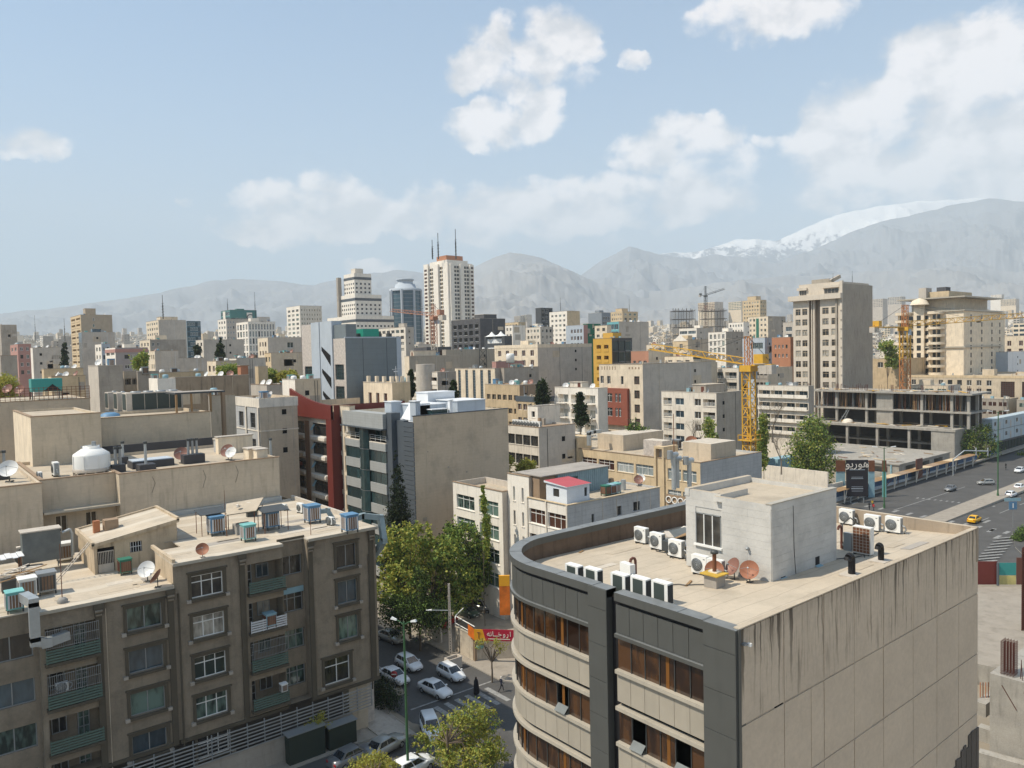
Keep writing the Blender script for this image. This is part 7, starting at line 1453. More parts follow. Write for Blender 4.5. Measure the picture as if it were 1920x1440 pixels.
def ornate():
 d=335;root=None
 cc=at_d(1770,548,d);z0=ground_z(cc.x,cc.y)-2;H=cc.z-z0
 root=thing('apartment_building','ornate cream palace-like apartment block with stacked curved terraces','building',(cc.x,cc.y,z0));b=MB();w=MB()
 lv=solve_extent(at_d(1800,575,d),1703,'v');lu=solve_extent(cc,1849,'u')
 b.box(0,-8,0,lu,lv*.9,H-8,'cream','roof');b.box(4,-3,0,lu*.85,lv*.7,H-2,'cream','roof');b.box(8,1,0,lu*.7,lv*.5,H+1.0,'sand','roof_grey');b.box(6,lv*.45,H-2,12,lv*.6,H+3,'cement_light');b.box(10,3,H,15,7,H+3,'dark_net')
 for(y,r)in((lv*.78,3.6),(lv*.14,3.6)):
  for k in range(9):
   b.tube((-.2,y,H-9.4-k*3.4),(-.2,y,H-8.3-k*3.4),r,r,'cream',12)
   for dy in(-1.6,.3):w.face([(-.06,y+dy+1.3,H-11.6-k*3.4),(-.06,y+dy,H-11.6-k*3.4),(-.06,y+dy,H-9.6-k*3.4),(-.06,y+dy+1.3,H-9.6-k*3.4)],'pane_dark')
 b.box(-1.2,lv*.36,0,.0,lv*.56,H-5,'cream');
 for k in range(9):
  z=H-12-k*3.4;w.face([(-1.25,lv*.50,z),(-1.25,lv*.42,z),(-1.25,lv*.42,z+2.3),(-1.25,lv*.50,z+2.3)],'pane_dark')
  for f in(.60,.64,.30,.33):w.face([(-.05,lv*f+.9,z),(-.05,lv*f-.2,z),(-.05,lv*f-.2,z+2),(-.05,lv*f+.9,z+2)],'pane_dark')
  for f in(.15,.4,.65,.85):w.face([(lu*f,-8.05,z),(lu*f+1.6,-8.05,z),(lu*f+1.6,-8.05,z+2),(lu*f,-8.05,z+2)],'pane_dark')
 for z in(H-8,H-2,H-24):b.box(-.7,-8.7,z-.6,lu*.9,lv*.91,z,'ledge')
 b.lathe((-.2,lv*.46,H-5),[(4,0),(3,2),(0,3.2)],'cream',16)
 b.build('wall',root);w.build('windows',root,kind='stuff');FOOT.append((cc.x-6,cc.y-10,cc.x+lu+2,cc.y+lv))
ornate()
plain('banner_red',(.42,.015,.045),.5);plain('banner_yellow',(.75,.36,.02),.5);plain('banner_orange',(.62,.16,.02),.5,var=.6)
plain('hoard_blue',(.035,.10,.22),.5,var=.5);plain('hoard_white',(.5,.55,.6),.5,var=.4);plain('cabin',(.42,.50,.54),.5);plain('green_dark',(.03,.04,.03),.9);plain('yellow_panel',(.52,.46,.18),.7,var=.4);plain('bill_black',(.018,.015,.02),.6)
def frame_structure():
 d=224;c=at_d(1790,806,d);U0,V0,Z1=c.x,c.y,c.z
 lv=solve_extent(c,1474,'v');lu=13
 root=thing('unfinished_building','raw concrete frame under construction with forests of props beside the boulevard','construction',(U0,V0,0))
 z_lo=at_u(1790,870,U0).z
 def slab_(x0,y0,x1,y1,z,t=.45,nm='floor_slab'):q=MB();q.box(x0,y0,z-t,x1,y1,z,'raw');q.build(nm,root)
 def colm(x,y,z0,z1,w=.75):q=MB();q.box(x-w/2,y-w/2,z0,x+w/2,y+w/2,z1,'raw');q.build('column',root)
 h1=(Z1-z_lo)
 slab_(-.3,-.3,lu,lv,Z1,.7);slab_(5,1,lu,lv-1,z_lo+h1*.5,.5);slab_(-2.5,-.5,lu,lv*.78,z_lo,.8)
 for f in(.0,.24,.42,.60,.80,1.0):
  y=f*lv+(.5 if f==0 else-.5 if f==1 else 0);colm(.5,y,z_lo,Z1-.71);colm(8,y,z_lo,Z1-.71,.9)
 q=MB();q.box(-.05,0,z_lo,.4,lv*.12,Z1-.705,'raw');q.box(.41,-.02,z_lo,lu,.38,Z1-.705,'raw');q.build('shear_wall',root)
 q=MB();q.box(lu-.5,.5,z_lo,lu,lv,Z1-.71,'raw_dark');q.build('back_wall',root)
 q=MB();q.box(-2.3,-.4,0,-1.9,lv*.75,z_lo-.81,'raw');q.box(-1.89,-.4,0,lu,-.1,z_lo-.81,'raw');q.build('basement_wall',root)
 for(a,b)in((.36,.5),(.52,.60)):q=MB();q.box(-2.34,lv*a,z_lo-3.2,-2.31,lv*b,z_lo-1.3,'black');q.build('opening',root)
 v1u_=0
 u1=4.0;z2=Z1+5.0;z3=Z1+10.6;v0u=-2.5;v1u=solve_extent(Vector((U0+u1,V0,Z1+10)),1517,'v')
 yy=[v0u+(v1u-v0u)*f for f in(.0,.09,.26,.44,.60,.80,1.0)]
 slab_(u1-.4,v0u-.6,u1+14,v1u,z2,.5);slab_(u1-1.2,v0u-1.2,u1+14,v1u+.4,z3,.5)
 for i,y in enumerate(yy):colm(u1+.4,y+.3,Z1,z2-.51);colm(u1+.4,y+.3,z2,z3-.51);colm(u1+7,y+.3,Z1,z2-.51);colm(u1+7,y+.3,z2,z3-.51)
 q=MB();q.box(u1+9.4,v0u,Z1,u1+9.9,v1u,z3-.51,'raw_dark');q.build('back_wall',root)
 q=MB();q.box(u1+.1,yy[3],Z1,u1+.5,yy[4]-3,z3-.52,'raw');q.build('shear_wall',root)
 rr=random.Random(11);pr=MB();n=0
 for i in range(190):
  y=rr.uniform(v0u+.5,v1u-.5);x=rr.choice((.2,.9,2.2,4,6));k=rr.random()
  pr=MB();pr.bar((u1+x,y,z2),(u1+x+rr.uniform(-.2,.2),y+rr.uniform(-.35,.35),z3-.52),.11,rr.choice(('rust','grey_metal','wood')));pr.build('prop',root)
 q=MB()
 for i in range(60):x,y=rr.uniform(0,9),rr.uniform(v0u,v1u);q.bar((u1+x,y,z3),(u1+x,y,z3+rr.uniform(.8,2.2)),.07,'rebar')
 for y in yy:
  for a in(-.25,0,.25):
   for bb in(-.25,.25):q.bar((u1+.4+a,y+.3+bb,z3),(u1+.4+a,y+.3+bb,z3+2.2),.05,'rebar')
 q.build('starter_bars',root,kind='stuff')
 for i in range(80):
  q=MB();q.box(-1.6,-.3,0,1.6,.3,.12,rr.choice(('wood','yellow_steel','concrete_raw','offwhite','sand')));top=rr.random()<.6
  q.build('formwork_board',root,((u1+rr.uniform(0,8))if top else rr.uniform(.5,8),rr.uniform(v0u+1,v1u-1),(z3 if top else Z1)+.02+.13*(i%3)),rr.uniform(0,3))
 q=MB();q.lathe((3,lv*.62,Z1),[(1.8,0),(1.5,.9),(.6,1.3),(0,1.1)],'offwhite',9);q.build('tarpaulin',root)
 for(f,w)in((.50,1.8),(.36,2.4),(.27,2.8)):
  q=MB()
  for k in range(4):q.box(-.9+1.2,lv*f,z_lo+k*.42,.9+1.2,lv*f+w,z_lo+k*.42+.36,'cement_light')
  q.build('panel_stack',root)
 for i in range(9):q=MB();q.box(-.8,-.5,0,.8,.5,.25,('concrete_raw','wood','sand')[i%3]);q.build('rubble_slab',root,(rr.uniform(-2.2,.0),rr.uniform(0,lv*.35),z_lo+.02+.2*(i%2)),(rr.uniform(-.3,.3),rr.uniform(-.3,.3),rr.uniform(0,3)))
 q=MB();q.face([(u1+2,yy[2]+2,Z1),(u1+4.5,yy[2]+7,Z1),(u1+4.5,yy[2]+7,Z1+.2),(u1+2,yy[2]+2,Z1+.2)],'wood');q.bar((u1-.5,yy[5]-1,Z1),(u1,yy[5]-4,z2),.25,'grey_metal');q.bar((u1-.5,yy[5]-2.2,Z1),(u1,yy[5]-4.5,z2),.2,'grey_metal');q.bar((u1-.3,yy[5]-3,Z1+1.8),(u1,yy[5]-1.5,Z1+1.9),.12,'grey_metal');q.build('ramp',root)
 FOOT.append((U0-3,V0-4,U0+lu+6,V0+lv+3));return U0,V0,lv,z_lo
FU,FV,FLV,FZ=frame_structure()
b=B('long beige concrete building with tall dark glass bays behind the frame structure',1990,706,285,1700,2060,'beige','beige',L=[G(9,3.4,1.8,2.2,.5,(.02,.60),'std',pane='pane_dark'),G(2,20,2.2,17,.66,(.62,.88),'grid',pane='brown_pane',frame='dark_metal')],nf=3,short='long beige building behind the frame',maxL=90,trim=dict(m='sand',bands=((-.9,.15),)))
def crane(label,base,mast_top,jib_dir,jib_len,counter,apex,jib_drop=0,m1='yellow_steel',m2='orange_steel',w=1.7,split=.45,cage=None,cab=True):
 t=thing('tower_crane',label,'crane',base);H=mast_top
 def lattice(name,p,q,w,m,n,tri=False):
  p,q=Vector(p),Vector(q);d=(q-p);L_=d.length;d.normalize();a=d.cross(Vector((0,0,1)))
  if a.length<.01:a=Vector((1,0,0))
  a.normalize();b_=a.cross(d).normalized();mb=MB();r=w*.06
  cs=[a*w/2+b_*0,-a*w/2+b_*0,b_*w*.9]if tri else[a*w/2+b_*w/2,-a*w/2+b_*w/2,-a*w/2-b_*w/2,a*w/2-b_*w/2]
  for c in cs:mb.bar(p+c,q+c,r*2.0,m)
  for i in range(n):
   s0,s1=p+d*(L_*i/n),p+d*(L_*(i+1)/n)
   for j in range(len(cs)):
    c0,c1=cs[j],cs[(j+1)%len(cs)]
    mb.bar(s0+(c0 if i%2 else c1),s1+(c1 if i%2 else c0),r*1.1,m)
    if not tri:mb.bar(s1+c0,s1+c1,r*1.1,m)
  mb.build(name,t)
 lattice('mast',(0,0,0),(0,0,H*split),w,m2,int(H*split/w));lattice('mast',(0,0,H*split),(0,0,H),w,m1,max(2,int(H*(1-split)/w)))
 J=Vector((jib_dir[0],jib_dir[1],0)).normalized();E_=J*jib_len+Vector((0,0,H+1.2+jib_drop));Bk=-J*counter+Vector((0,0,H+1.0))
 lattice('jib',J*1.2+Vector((0,0,H+1.2)),E_,w*.75,m1,int(jib_len/(w*.9)),True)
 lattice('cat_head',(0,0,H+.8),(0,0,H+apex),w*.6,m1 if m1!='yellow_steel' else 'orange_steel',max(3,int(apex/1.2)))
 mb=MB();mb.bar(-J*1.0+Vector((0,0,H+.9)),Bk,w*.8,m1,.35);mb.build('counter_jib',t)
 mb=MB()
 for k in(0,1.0):q=Bk+J*(.6+k*1.1);mb.box(q.x-.9,q.y-.9,q.z-1.9,q.x+.9,q.y+.9,q.z+.0,'cement_light')
 mb.build('counterweight',t)
 mb=MB();q=Bk+J*2.6;mb.box(q.x-1.1,q.y-1.1,q.z+.25,q.x+1.1,q.y+1.1,q.z+2.2,m1);mb.build('winch',t)
 A=Vector((0,0,H+apex));mb=MB()
 for(s,e)in((A,E_*.45+Vector((0,0,H+1.2+w*.7))*.55),(A,E_*.9+Vector((0,0,H+1.2+w*.7))*.1),(A,Bk)):mb.bar(s,e,.09,'dark_metal')
 mb.build('tie_bar',t)
 mb=MB();mb.box(-w*.7,-w*.7,H-.4,w*.7,w*.7,H+.9,m1);mb.build('slewing_ring',t)
 if cab:mb=MB();P_=Vector((J.y,-J.x,0))*1.3;mb.box(P_.x-.8,P_.y-.8,H-2.0,P_.x+.8,P_.y+.8,H+.2,'lightblue');mb.build('cab',t)
 if cage:mb=MB();mb.box(-w*.85,-w*.85,H*cage,w*.85,w*.85,H*cage+.25,m1);[mb.bar((x,y,H*cage),(x,y,H*cage+1.3),.12,m1)for x in(-w*.85,w*.85)for y in(-w*.85,w*.85)];[mb.bar((x,-w*.85,H*cage+1.2),(x,w*.85,H*cage+1.2),.1,m1)for x in(-w*.85,w*.85)];[mb.bar((-w*.85,y,H*cage+1.2),(w*.85,y,H*cage+1.2),.1,m1)for y in(-w*.85,w*.85)];mb.build('platform',t)
 k=.5;T=J*jib_len*k;mb=MB();z=H+1.0+jib_drop*k;mb.box(T.x-.6,T.y-.6,z-.5,T.x+.6,T.y+.6,z,'dark_metal');mb.build('trolley',t)
 return t
cb=at_d(1405,840,160);g0=0;ztop=at_d(1405,682,160).z
tip=at_d(1220,655,178)
j=Vector((tip.x-cb.x,tip.y-cb.y,0));zj=ztop-0
crane('yellow tower crane at centre right with its jib pointing left',(cb.x,cb.y,0),ztop-1.2,(j.x,j.y),j.length,5.5,(at_d(1405,620,160).z-ztop),tip.z-ztop,w=1.9,split=.36,cage=.52)
cb=at_d(1697,735,272);ztop=at_d(1697,612,272).z;tip=at_d(1960,592,300);j=Vector((tip.x-cb.x,tip.y-cb.y,0));base_z=FZ
crane('yellow tower crane over the concrete frame with its jib pointing right',(cb.x,cb.y,0),ztop-1.2,(j.x,j.y),j.length,16.0,(at_d(1697,566,272).z-ztop),tip.z-ztop,w=2.6,split=.74)
cb=at_d(816,700,300);ztop=at_d(816,592,300).z;tip=at_d(733,584,330);j=Vector((tip.x-cb.x,tip.y-cb.y,0))
crane('orange and white tower crane in front of the tallest white tower',(cb.x,cb.y,0),ztop-1.2,(j.x,j.y),j.length,8,(at_d(816,565,300).z-ztop),tip.z-ztop,m1='salmon',m2='cement_light',w=1.7,split=.8)
cb=at_d(1324,640,900);ztop=at_d(1324,556,900).z;j=Vector((-.7,.7,0))
crane('faint thin crane above the dark frames on the skyline',(cb.x,cb.y,cb.z),ztop-cb.z,(.9,.1),45,14,12,9,m1='dark_metal',m2='rust',w=2.6,split=.8,cab=False)
for(x0,x1,y0,d,lb)in((1262,1303,583,760,'dark scaffolded concrete frame on the skyline, left part'),(1318,1363,583,800,'dark scaffolded concrete frame on the skyline, right part with the thin crane')):
 a,c_=at_d(x0,y0,d),at_d(x1,y0,d);z0=ground_z(a.x,a.y);t=thing('unfinished_building',lb,'construction',(a.x,a.y,z0));q=MB();D_=Vector((c_.x-a.x,c_.y-a.y,0));n=8;H=a.z-z0
 Y=Vector((-D_.y,D_.x,0)).normalized()*14
 for k in range(1,9):z=H*k/8;q.mesh([(0,0,z-.5),(D_.x,D_.y,z-.5),(D_.x+Y.x,D_.y+Y.y,z-.5),(Y.x,Y.y,z-.5),(0,0,z),(D_.x,D_.y,z),(D_.x+Y.x,D_.y+Y.y,z),(Y.x,Y.y,z)],[(0,3,2,1),(0,1,5,4),(1,2,6,5),(2,3,7,6),(3,0,4,7),(4,5,6,7)],'raw_dark')
 for i in range(n+1):
  for yy_ in(0,.5,1):p_=D_*(i/n)+Y*yy_;q.bar(p_,p_+Vector((0,0,H+random.uniform(0,3))),.35,'raw_dark')
 q.build('frame',t)
def low_block():
 t=thing('unfinished_building','low raw concrete block with dark strip openings behind the boulevard hoarding','construction',(206,90.5,0));q=MB();W_=34
 wall_grid(q,(0,W_),(0,-1,0),(-1,0,0),W_,0,3.6,[(W_-16,W_-9.5,1.2,2.9,2.0),(W_-8.5,W_-3,1.2,2.9,2.0)],'raw');wall_grid(q,(0,0),(1,0,0),(0,-1,0),33,0,3.6,[(4+i*9,10+i*9,.8,3.0,3.0)for i in range(3)],'raw');q.build('wall',t)
 q=MB();q.box(-.3,-.3,3.6,33,W_,3.9,'raw');q.build('roof_slab',t);rr=random.Random(31)
 for i in range(34):q=MB();q.box(-rr.uniform(.6,2),-.15,0,rr.uniform(.6,2),.15,.14,rr.choice(('wood','sand','offwhite','rust','concrete_raw','brown_wall')));q.build('board',t,(rr.uniform(.5,30),rr.uniform(.5,W_-1),3.92+.14*(i%3)),(0,rr.uniform(-.05,.05),rr.uniform(0,3)))
 for i in range(5):q=MB();q.bar((-.1,2+i*6.5,0),(-.1,2+i*6.5,3.6),.35,('sky_paint','rust')[i%2]);q.build('painted_column',t)
low_block()
def flat(name,poly,m,dz,kind='structure'):
 """polygon laid on the level street area, subdivided coarsely by ear triangulation"""
 mb=MB();mb.face([(u,v,ground_z(u,v)+dz)for u,v in poly],m);return mb.build(name,kind=kind)
sheet('road',50,46,420,86,'asphalt',.012,6);sheet('road',-40,36,50,60.5,'asphalt',.012,2.0);sheet('road',37.5,60.5,50,140,'asphalt',.012,3)
sheet('road',130,-40,160,46,'asphalt',.012,6)
slab('pavement',[(50.0,64.5),(51.5,62.0),(60,59.5),(160,84.9),(160,87.5),(95,87.5),(62,80),(62,118),(50,118)],.14,'paving')
slab('pavement',[(-30,60.6),(30.6,60.6),(33.6,61.0),(36.4,63.6),(37.4,68),(37.4,140),(34.4,140),(34.4,66),(-30,66)],.14,'paving')
slab('pavement',[(160,85.2),(420,85.2),(420,90),(160,90)],.14,'paving');slab('pavement',[(20,34.3),(52,34.3),(52,37),(20,37)],.14,'paving')
slab('median',[(152,63.2),(153,62.0),(420,60.2),(420,66.0),(153,66.2)],.16,'paving')
slab('pavement',[(140,40),(141,41.2),(150,46.2),(162,50.4),(175,51.5),(420,51.2),(420,36),(150,20),(140,20)],.14,'asphalt',side='kerb')
def stripe(u0,v0,u1,v1,name='road_marking',z=.020,parent=None):
 mb=MB();
 if abs(u1-u0)>8:
  n=int(abs(u1-u0)/6)
  for i in range(n):a,b_=u0+(u1-u0)*i/n,u0+(u1-u0)*(i+1)/n;mb.face([(a,v0,ground_z(a,v0)+z),(b_,v0,ground_z(b_,v0)+z),(b_,v1,ground_z(b_,v1)+z),(a,v1,ground_z(a,v1)+z)],'road_paint')
 else:mb.face([(u0,v0,ground_z(u0,v0)+z),(u1,v0,ground_z(u1,v0)+z),(u1,v1,ground_z(u1,v1)+z),(u0,v1,ground_z(u0,v1)+z)],'road_paint')
 return mb.build(name,kind='structure')
for i in range(8):stripe(38.4+i*1.3,60.3,39.0+i*1.3,64.2)
stripe(38.2,65.0,49.5,65.25);stripe(41.9,72,42.05,110)
for i in range(12):u=at_z(1600+i*26,944+i*5.0,0);stripe(u.x-1.0,u.y-.35,u.x+1.6,u.y+.35)
stripe(166,74.0,205,74.2);
for i in range(14):u=at_z(1720+i*11,934+i*1.2,0);stripe(u.x-.5,u.y-.2,u.x+.7,u.y+.2)
for i in range(12):stripe(166+i*12,57.6,172+i*12,57.8)
for i in range(12):
 p=at_z(1888-i*5.2,1008+i*5.6,.15);d=Vector((.88,-.47,0))*2.3;n_=Vector((.47,.88,0))*.27;mb=MB();mb.face([(p.x-d.x-n_.x,p.y-d.y-n_.y,.165),(p.x+d.x-n_.x,p.y+d.y-n_.y,.165),(p.x+d.x+n_.x,p.y+d.y+n_.y,.165),(p.x-d.x+n_.x,p.y-d.y+n_.y,.165)],'road_paint');mb.build('road_marking',kind='structure')
for(x,y)in((1870,1007),(1905,1000),(1850,978),(1858,995)):p=at_z(x,y,0);stripe(p.x-1.6,p.y-.3,p.x+1.6,p.y+.3)
mb=MB();pts=[(36.5,63.4),(37.6,67.8),(37.7,120)]
def hoarding(p,q,n,label):
 p,q=Vector((*p,0)),Vector((*q,0));t=thing('hoarding',label,'fence',p);d=(q-p)/n
 ang=math.atan2(d.y,d.x);L_=d.length
 me1=MB();me1.box(.02,-.04,.15,L_-.02,.04,1.2,'hoard_white');m1=me1.data('lower_panel');me2=MB();me2.box(.02,-.04,1.21,L_-.02,.04,2.5,'hoard_blue');m2=me2.data('upper_panel')
 for i in range(n):put('lower_panel',m1,t,d*i,ang);put('upper_panel',m2,t,d*i,ang)
 return t
plain('hoard_blue',(.035,.10,.22),.5,var=.5);plain('hoard_white',(.5,.55,.6),.5,var=.4)
HC=at_z(1572,948,.1);hoarding((HC.x,86.6),(FU+22,86.6),34,'blue and white hoarding along the boulevard pavement');hoarding((HC.x,86.6),(HC.x,135),22,'blue and white hoarding turning back along the side of the site')
t=thing('scaffold_walkway','protective scaffold walkway on white posts along the boulevard hoarding','scaffold',(0,0,0))
sv=84.6
for i in range(13):
 u=HC.x+3+i*6.2;
 for k in(0,.9):q=MB();q.bar((u,sv,.1),(u+k*1.3,sv,3.2),.16,'offwhite');q.build('post',t)
 q=MB();q.bar((u+6.2,sv+.1,3.0),(u+1,sv+.1,1.0),.09,'rust')if i%3==0 else q.bar((u,sv+1.8,.1),(u,sv+1.8,3.2),.12,'rust');q.build('brace',t)
 q=MB();q.box(u-3,sv-.3,3.2,u+3.15,sv+2.2,3.28,('wood','sand','brown_wall')[i%3]);q.build('deck_board',t)
for k in(0,.7,1.4,2.1):q=MB();q.bar((HC.x,sv+k,3.15),(HC.x+78,sv+k,3.15),.1,'rust');q.build('ledger',t)
t=thing('rust_panel','dark rusty sheet panel standing on the scaffold walkway','panel',at_d(1718,880,196));q=MB();q.box(-.1,-.1,-2.5,3.6,.1,2.6,'brown_frame');q.build('panel',t)
bp=at_z(1609,944,.1);H0,H1=at_d(1609,931,172).z,at_d(1609,862,172).z;bw=60/1920*0+(at_d(1627,900,172)-at_d(1588,900,172)).length
bc=at_d(1607,900,172);t=thing('billboard','tall black banner billboard with white Persian lettering on the site corner','billboard',(bc.x,bc.y,0));rz=YAW-PI/2-.12;t.rotation_euler=(0,0,rz)
q=MB();q.box(-bw/2,-.1,H0,bw/2,.1,H1,'bill_black');q.build('banner',t);plain('bill_black',(.018,.015,.02),.6)
for x in(-bw*.3,bw*.3):q=MB();q.box(x-.12,.0,0,x+.12,.2,H0+.5,'grey_metal');q.build('post',t)
FT=lambda s,size,m,name='lettering':text_mesh(s,size,m,name,.01)
HH=H1-H0
o=put('lettering',FT('\uFEEE\uFBFE\uFEAD\uFEEE\uFEEB',bw*.50,'white'),t,(0.0,-.13,H0+HH*.80),(PI/2,0,0))
for(z,w,h)in((.725,.70,.014),(.525,.52,.01),(.485,.55,.012),(.26,.52,.01),(.205,.54,.020),(.145,.52,.010)):q=MB();q.box(-bw*w/2,-.125,H0+HH*z,bw*w/2,-.11,H0+HH*(z+h),'lightblue');q.build('text_line',t)
for(x,w,m,lb)in((1576,16,'sky_paint','pale blue painted sheet post at the left of the billboard'),(1634,11,'sky_paint','pale blue painted sheet at the right of the billboard'),(1658,7,'teal_paint','narrow turquoise sheet behind the green lamp post')):
 a=at_d(x,938,178);t=thing('site_sheet',lb,'panel',(a.x,a.y,0));h=at_d(x,866,178).z;w_=w*178/FPX;q=MB();q.box(-w_/2,-.1,0,w_/2,.1,h,m);q.build('sheet',t,None,rz)
 q=MB();q.box(-w_/2,-.2,h-2.2,w_/2,.15,h+.4,'rust');q.build('frame',t,None,rz)
t=thing('site_wall','white painted site wall with graffiti-like grime behind the poplar','wall',(0,0,0));a,c_=at_d(1540,940,182),at_d(1583,860,182);q=MB()
p0=at_d(1480,900,190);p1=at_d(1800,900,205)
q.box(HC.x+2,88,0,HC.x+2.4,128,7.0,'offwhite');q.box(HC.x+2.41,88,0,HC.x+24,88.3,4.0,'offwhite');q.build('wall',t)
t=thing('site_container','pale blue corrugated container in the yard beside the crane','container',at_z(1470,905,0));q=MB();q.box(-3,0,0,6,3,6.5,'sky_paint');q.build('body',t)
for i in range(16):q=MB();q.box(-3+i*.56,-.06,.2,-2.8+i*.56,-.003,6.3,'sky_paint');q.build('rib',t)
cbn=at_d(1862,800,238)
rt_=None
for j_ in range(2):
 for i in range(7):
  x,y,z=262+i*9.6,87.0,4.8+j_*3.6
  t=thing('site_cabin',('upper' if j_ else 'lower')+' pale blue-grey site cabin, '+('first','second','third','fourth','fifth','sixth','seventh')[i]+' along the raised deck by the boulevard','site cabin',(x,y,z));q=MB();q.box(0,0,0,9.3,3,3.5,'cabin');q.build('body',t)
  q=MB();q.box(1.5,-.05,1.3,3.0,-.003,2.5,'pane_dark');q.build('window',t);q=MB();q.box(5.6,-.05,.1,6.6,-.003,2.3,'cement_light');q.build('door',t)
  q=MB();q.box(-.05,-.08,-.12,9.4,3.1,-.001,'dark_wall');q.build('base_frame',t)
plain('cabin',(.42,.50,.54),.5)
t=thing('cabin_deck','dark steel deck and trellis fence under the row of site cabins','deck',(262,87,0));q=MB();q.box(0,0,4.2,68,3.4,4.6,'dark_wall');q.build('deck',t)
for i in range(24):q=MB();q.bar((i*2.9,0.1,0),(i*2.9,.1,4.2),.14,'dark_metal');q.build('post',t)
q=MB();q.box(0,.2,0,68,.3,4.2,'green_dark');q.build('screen',t);plain('green_dark',(.03,.04,.03),.9)
def lamp_post(base,h,label,arm=1.6,rz=0.0,r=.11):
 t=thing('street_lamp',label,'street lamp',base,rz);q=MB();q.tube((0,0,0),(0,0,h),r,r*.65,'lamp_green',10);q.build('pole',t)
 q=MB();q.tube((0,0,0),(0,0,1.0),r*1.6,r*1.5,'lamp_green',10);q.build('base',t)
 for s in(-1,1):
  q=MB();q.path([(0,0,h-.25),(s*arm*.45,0,h+.02),(s*arm*.72,0,h+.10)],.045,'lamp_green',6);q.build('arm',t)
  q=MB();x0,x1=s*arm*.68,s*arm*1.25;q.mesh([(x0,-.07,h+.05),(x0,.07,h+.05),(x1,.12,h+.14),(x1,-.12,h+.14),(x0,-.05,h+.17),(x0,.05,h+.17),(x1-s*.1,.08,h+.32),(x1-s*.1,-.08,h+.32)],[(0,1,2,3),(4,5,6,7),(0,1,5,4),(1,2,6,5),(2,3,7,6),(3,0,4,7)],'lamp_glass');q.build('lamp_head',t)
 return t
lb0=at_z(768,1560,0);ang=YAW-PI/2
d0=62.0;tp=at_d(757,1166,d0);bt=at_d(768,1440,d0)
lamp_post((tp.x,tp.y,ground_z(tp.x,tp.y)),tp.z-ground_z(tp.x,tp.y),'tall green street lamp with two white heads in front of the junction',.95,ang-.35,.12)
p=at_z(1658,953,0);lamp_post((p.x,p.y,0),13.4,'green double street lamp on the boulevard pavement by the billboard',2.0,ang-.1,.15)
p=at_z(1871,934,0);h=at_d(1872,772,(p-Vector((0,0,36))).dot(CF)).z;lamp_post((p.x,p.y,.1),h,'tall green street lamp on the boulevard median',2.0,ang,.15)
p=at_z(1787,892,0);dd=(p-Vector((0,0,36))).dot(CF);zt=at_d(1800,846,dd).z;t=thing('traffic_gantry','grey cantilever signal arm reaching over the boulevard','signal gantry',(p.x,p.y,0));R_=_R
q=MB();e=at_d(1852,846,dd)-Vector((p.x,p.y,0));s0=at_d(1808,845,dd)-Vector((p.x,p.y,0));q.path([(0,0,0),(0,0,zt-2.2),tuple(s0),tuple(e)],.17,'galv',8);q.build('arm',t)
for f in(.5,1.0):w=s0+(e-s0)*f;q=MB();q.box(w.x-.15,w.y-.15,w.z-1.2,w.x+.15,w.y+.15,w.z+.9,'galv');q.build('signal',t)
p=at_z(845,1228,0);dd=(p-Vector((0,0,36))).dot(CF);zt=at_d(844,1094,dd).z;t=thing('utility_pole','pale concrete pole pierced with square holes and a thin lamp arm','utility pole',(p.x,p.y,.1));q=MB();n=26
for s in(-1,1):q.mesh([(s*.06,-.1,0),(s*.20,-.1,0),(s*.20,.1,0),(s*.06,.1,0),(s*.04,-.08,zt),(s*.12,-.08,zt),(s*.12,.08,zt),(s*.04,.08,zt)],[(0,1,2,3),(4,5,6,7),(0,1,5,4),(1,2,6,5),(2,3,7,6),(3,0,4,7)],'cement_light')
for i in range(n):q.box(-.07,-.09,i*zt/n,.07,.09,i*zt/n+zt/n*(.45 if i<14 else.8),'cement_light')
q.build('pole',t,None,ang);q=MB();q.path([(0,0,zt*.62),tuple(-_R*2.2+Vector((0,0,zt*.63)))],.05,'galv',6);w=-_R*2.4+Vector((0,0,zt*.63));q.tube(tuple(w-_R*.4),tuple(w+_R*.3),.06,.14,'lamp_glass',8);q.build('lamp_arm',t)
def sign(base,h,label,kind):
 t=thing('road_sign',label,'road sign',base,ang);q=MB();q.tube((0,0,0),(0,0,h),.04,.04,'grey_metal',7);q.build('post',t)
 if kind=='noentry':
  q=MB();q.lathe((0,-.05,h),[(0,.02),(.36,.02),(.36,0)],'red_paint',20,(0,-1,0));q.build('disc',t);q=MB();q.box(-.25,-.085,h-.06,.25,-.072,h+.06,'white_paint');q.build('bar',t)
 elif kind=='square':q=MB();q.box(-.75,-.06,h-.6,.75,.06,h+.9,'blue_paint');q.build('panel',t);q=MB();q.box(-.12,-.08,h-.3,.12,-.065,h+.6,'white_paint');q.build('symbol',t);q=MB();q.box(-1.6,-.05,h+1.0,1.5,.05,h+1.6,'sky_paint');q.build('name_plate',t)
 return t
p=at_z(740,1304,0);sign((p.x,p.y,0),2.3,'red no-entry sign in front of the dark hedge','noentry')
p=at_z(1899,990,.1);sign((p.x,p.y,.1),4.2,'blue square sign with pale name plates on the boulevard corner','square')
p=at_z(850,1252,.1);t=thing('litter_bin','grey open-topped concrete bin at the kerb beside the pierced pole','bin',p);q=MB();
for(a,b_,c_,d_)in((-.9,-.5,.9,-.38),(-.9,.38,.9,.5),(-.9,-.379,-.78,.379),(.78,-.379,.9,.379)):q.box(a,b_,0,c_,d_,1.25,'cement_light')
q.box(-.77,-.37,0,.77,.37,.7,'dark_metal');q.build('box',t)
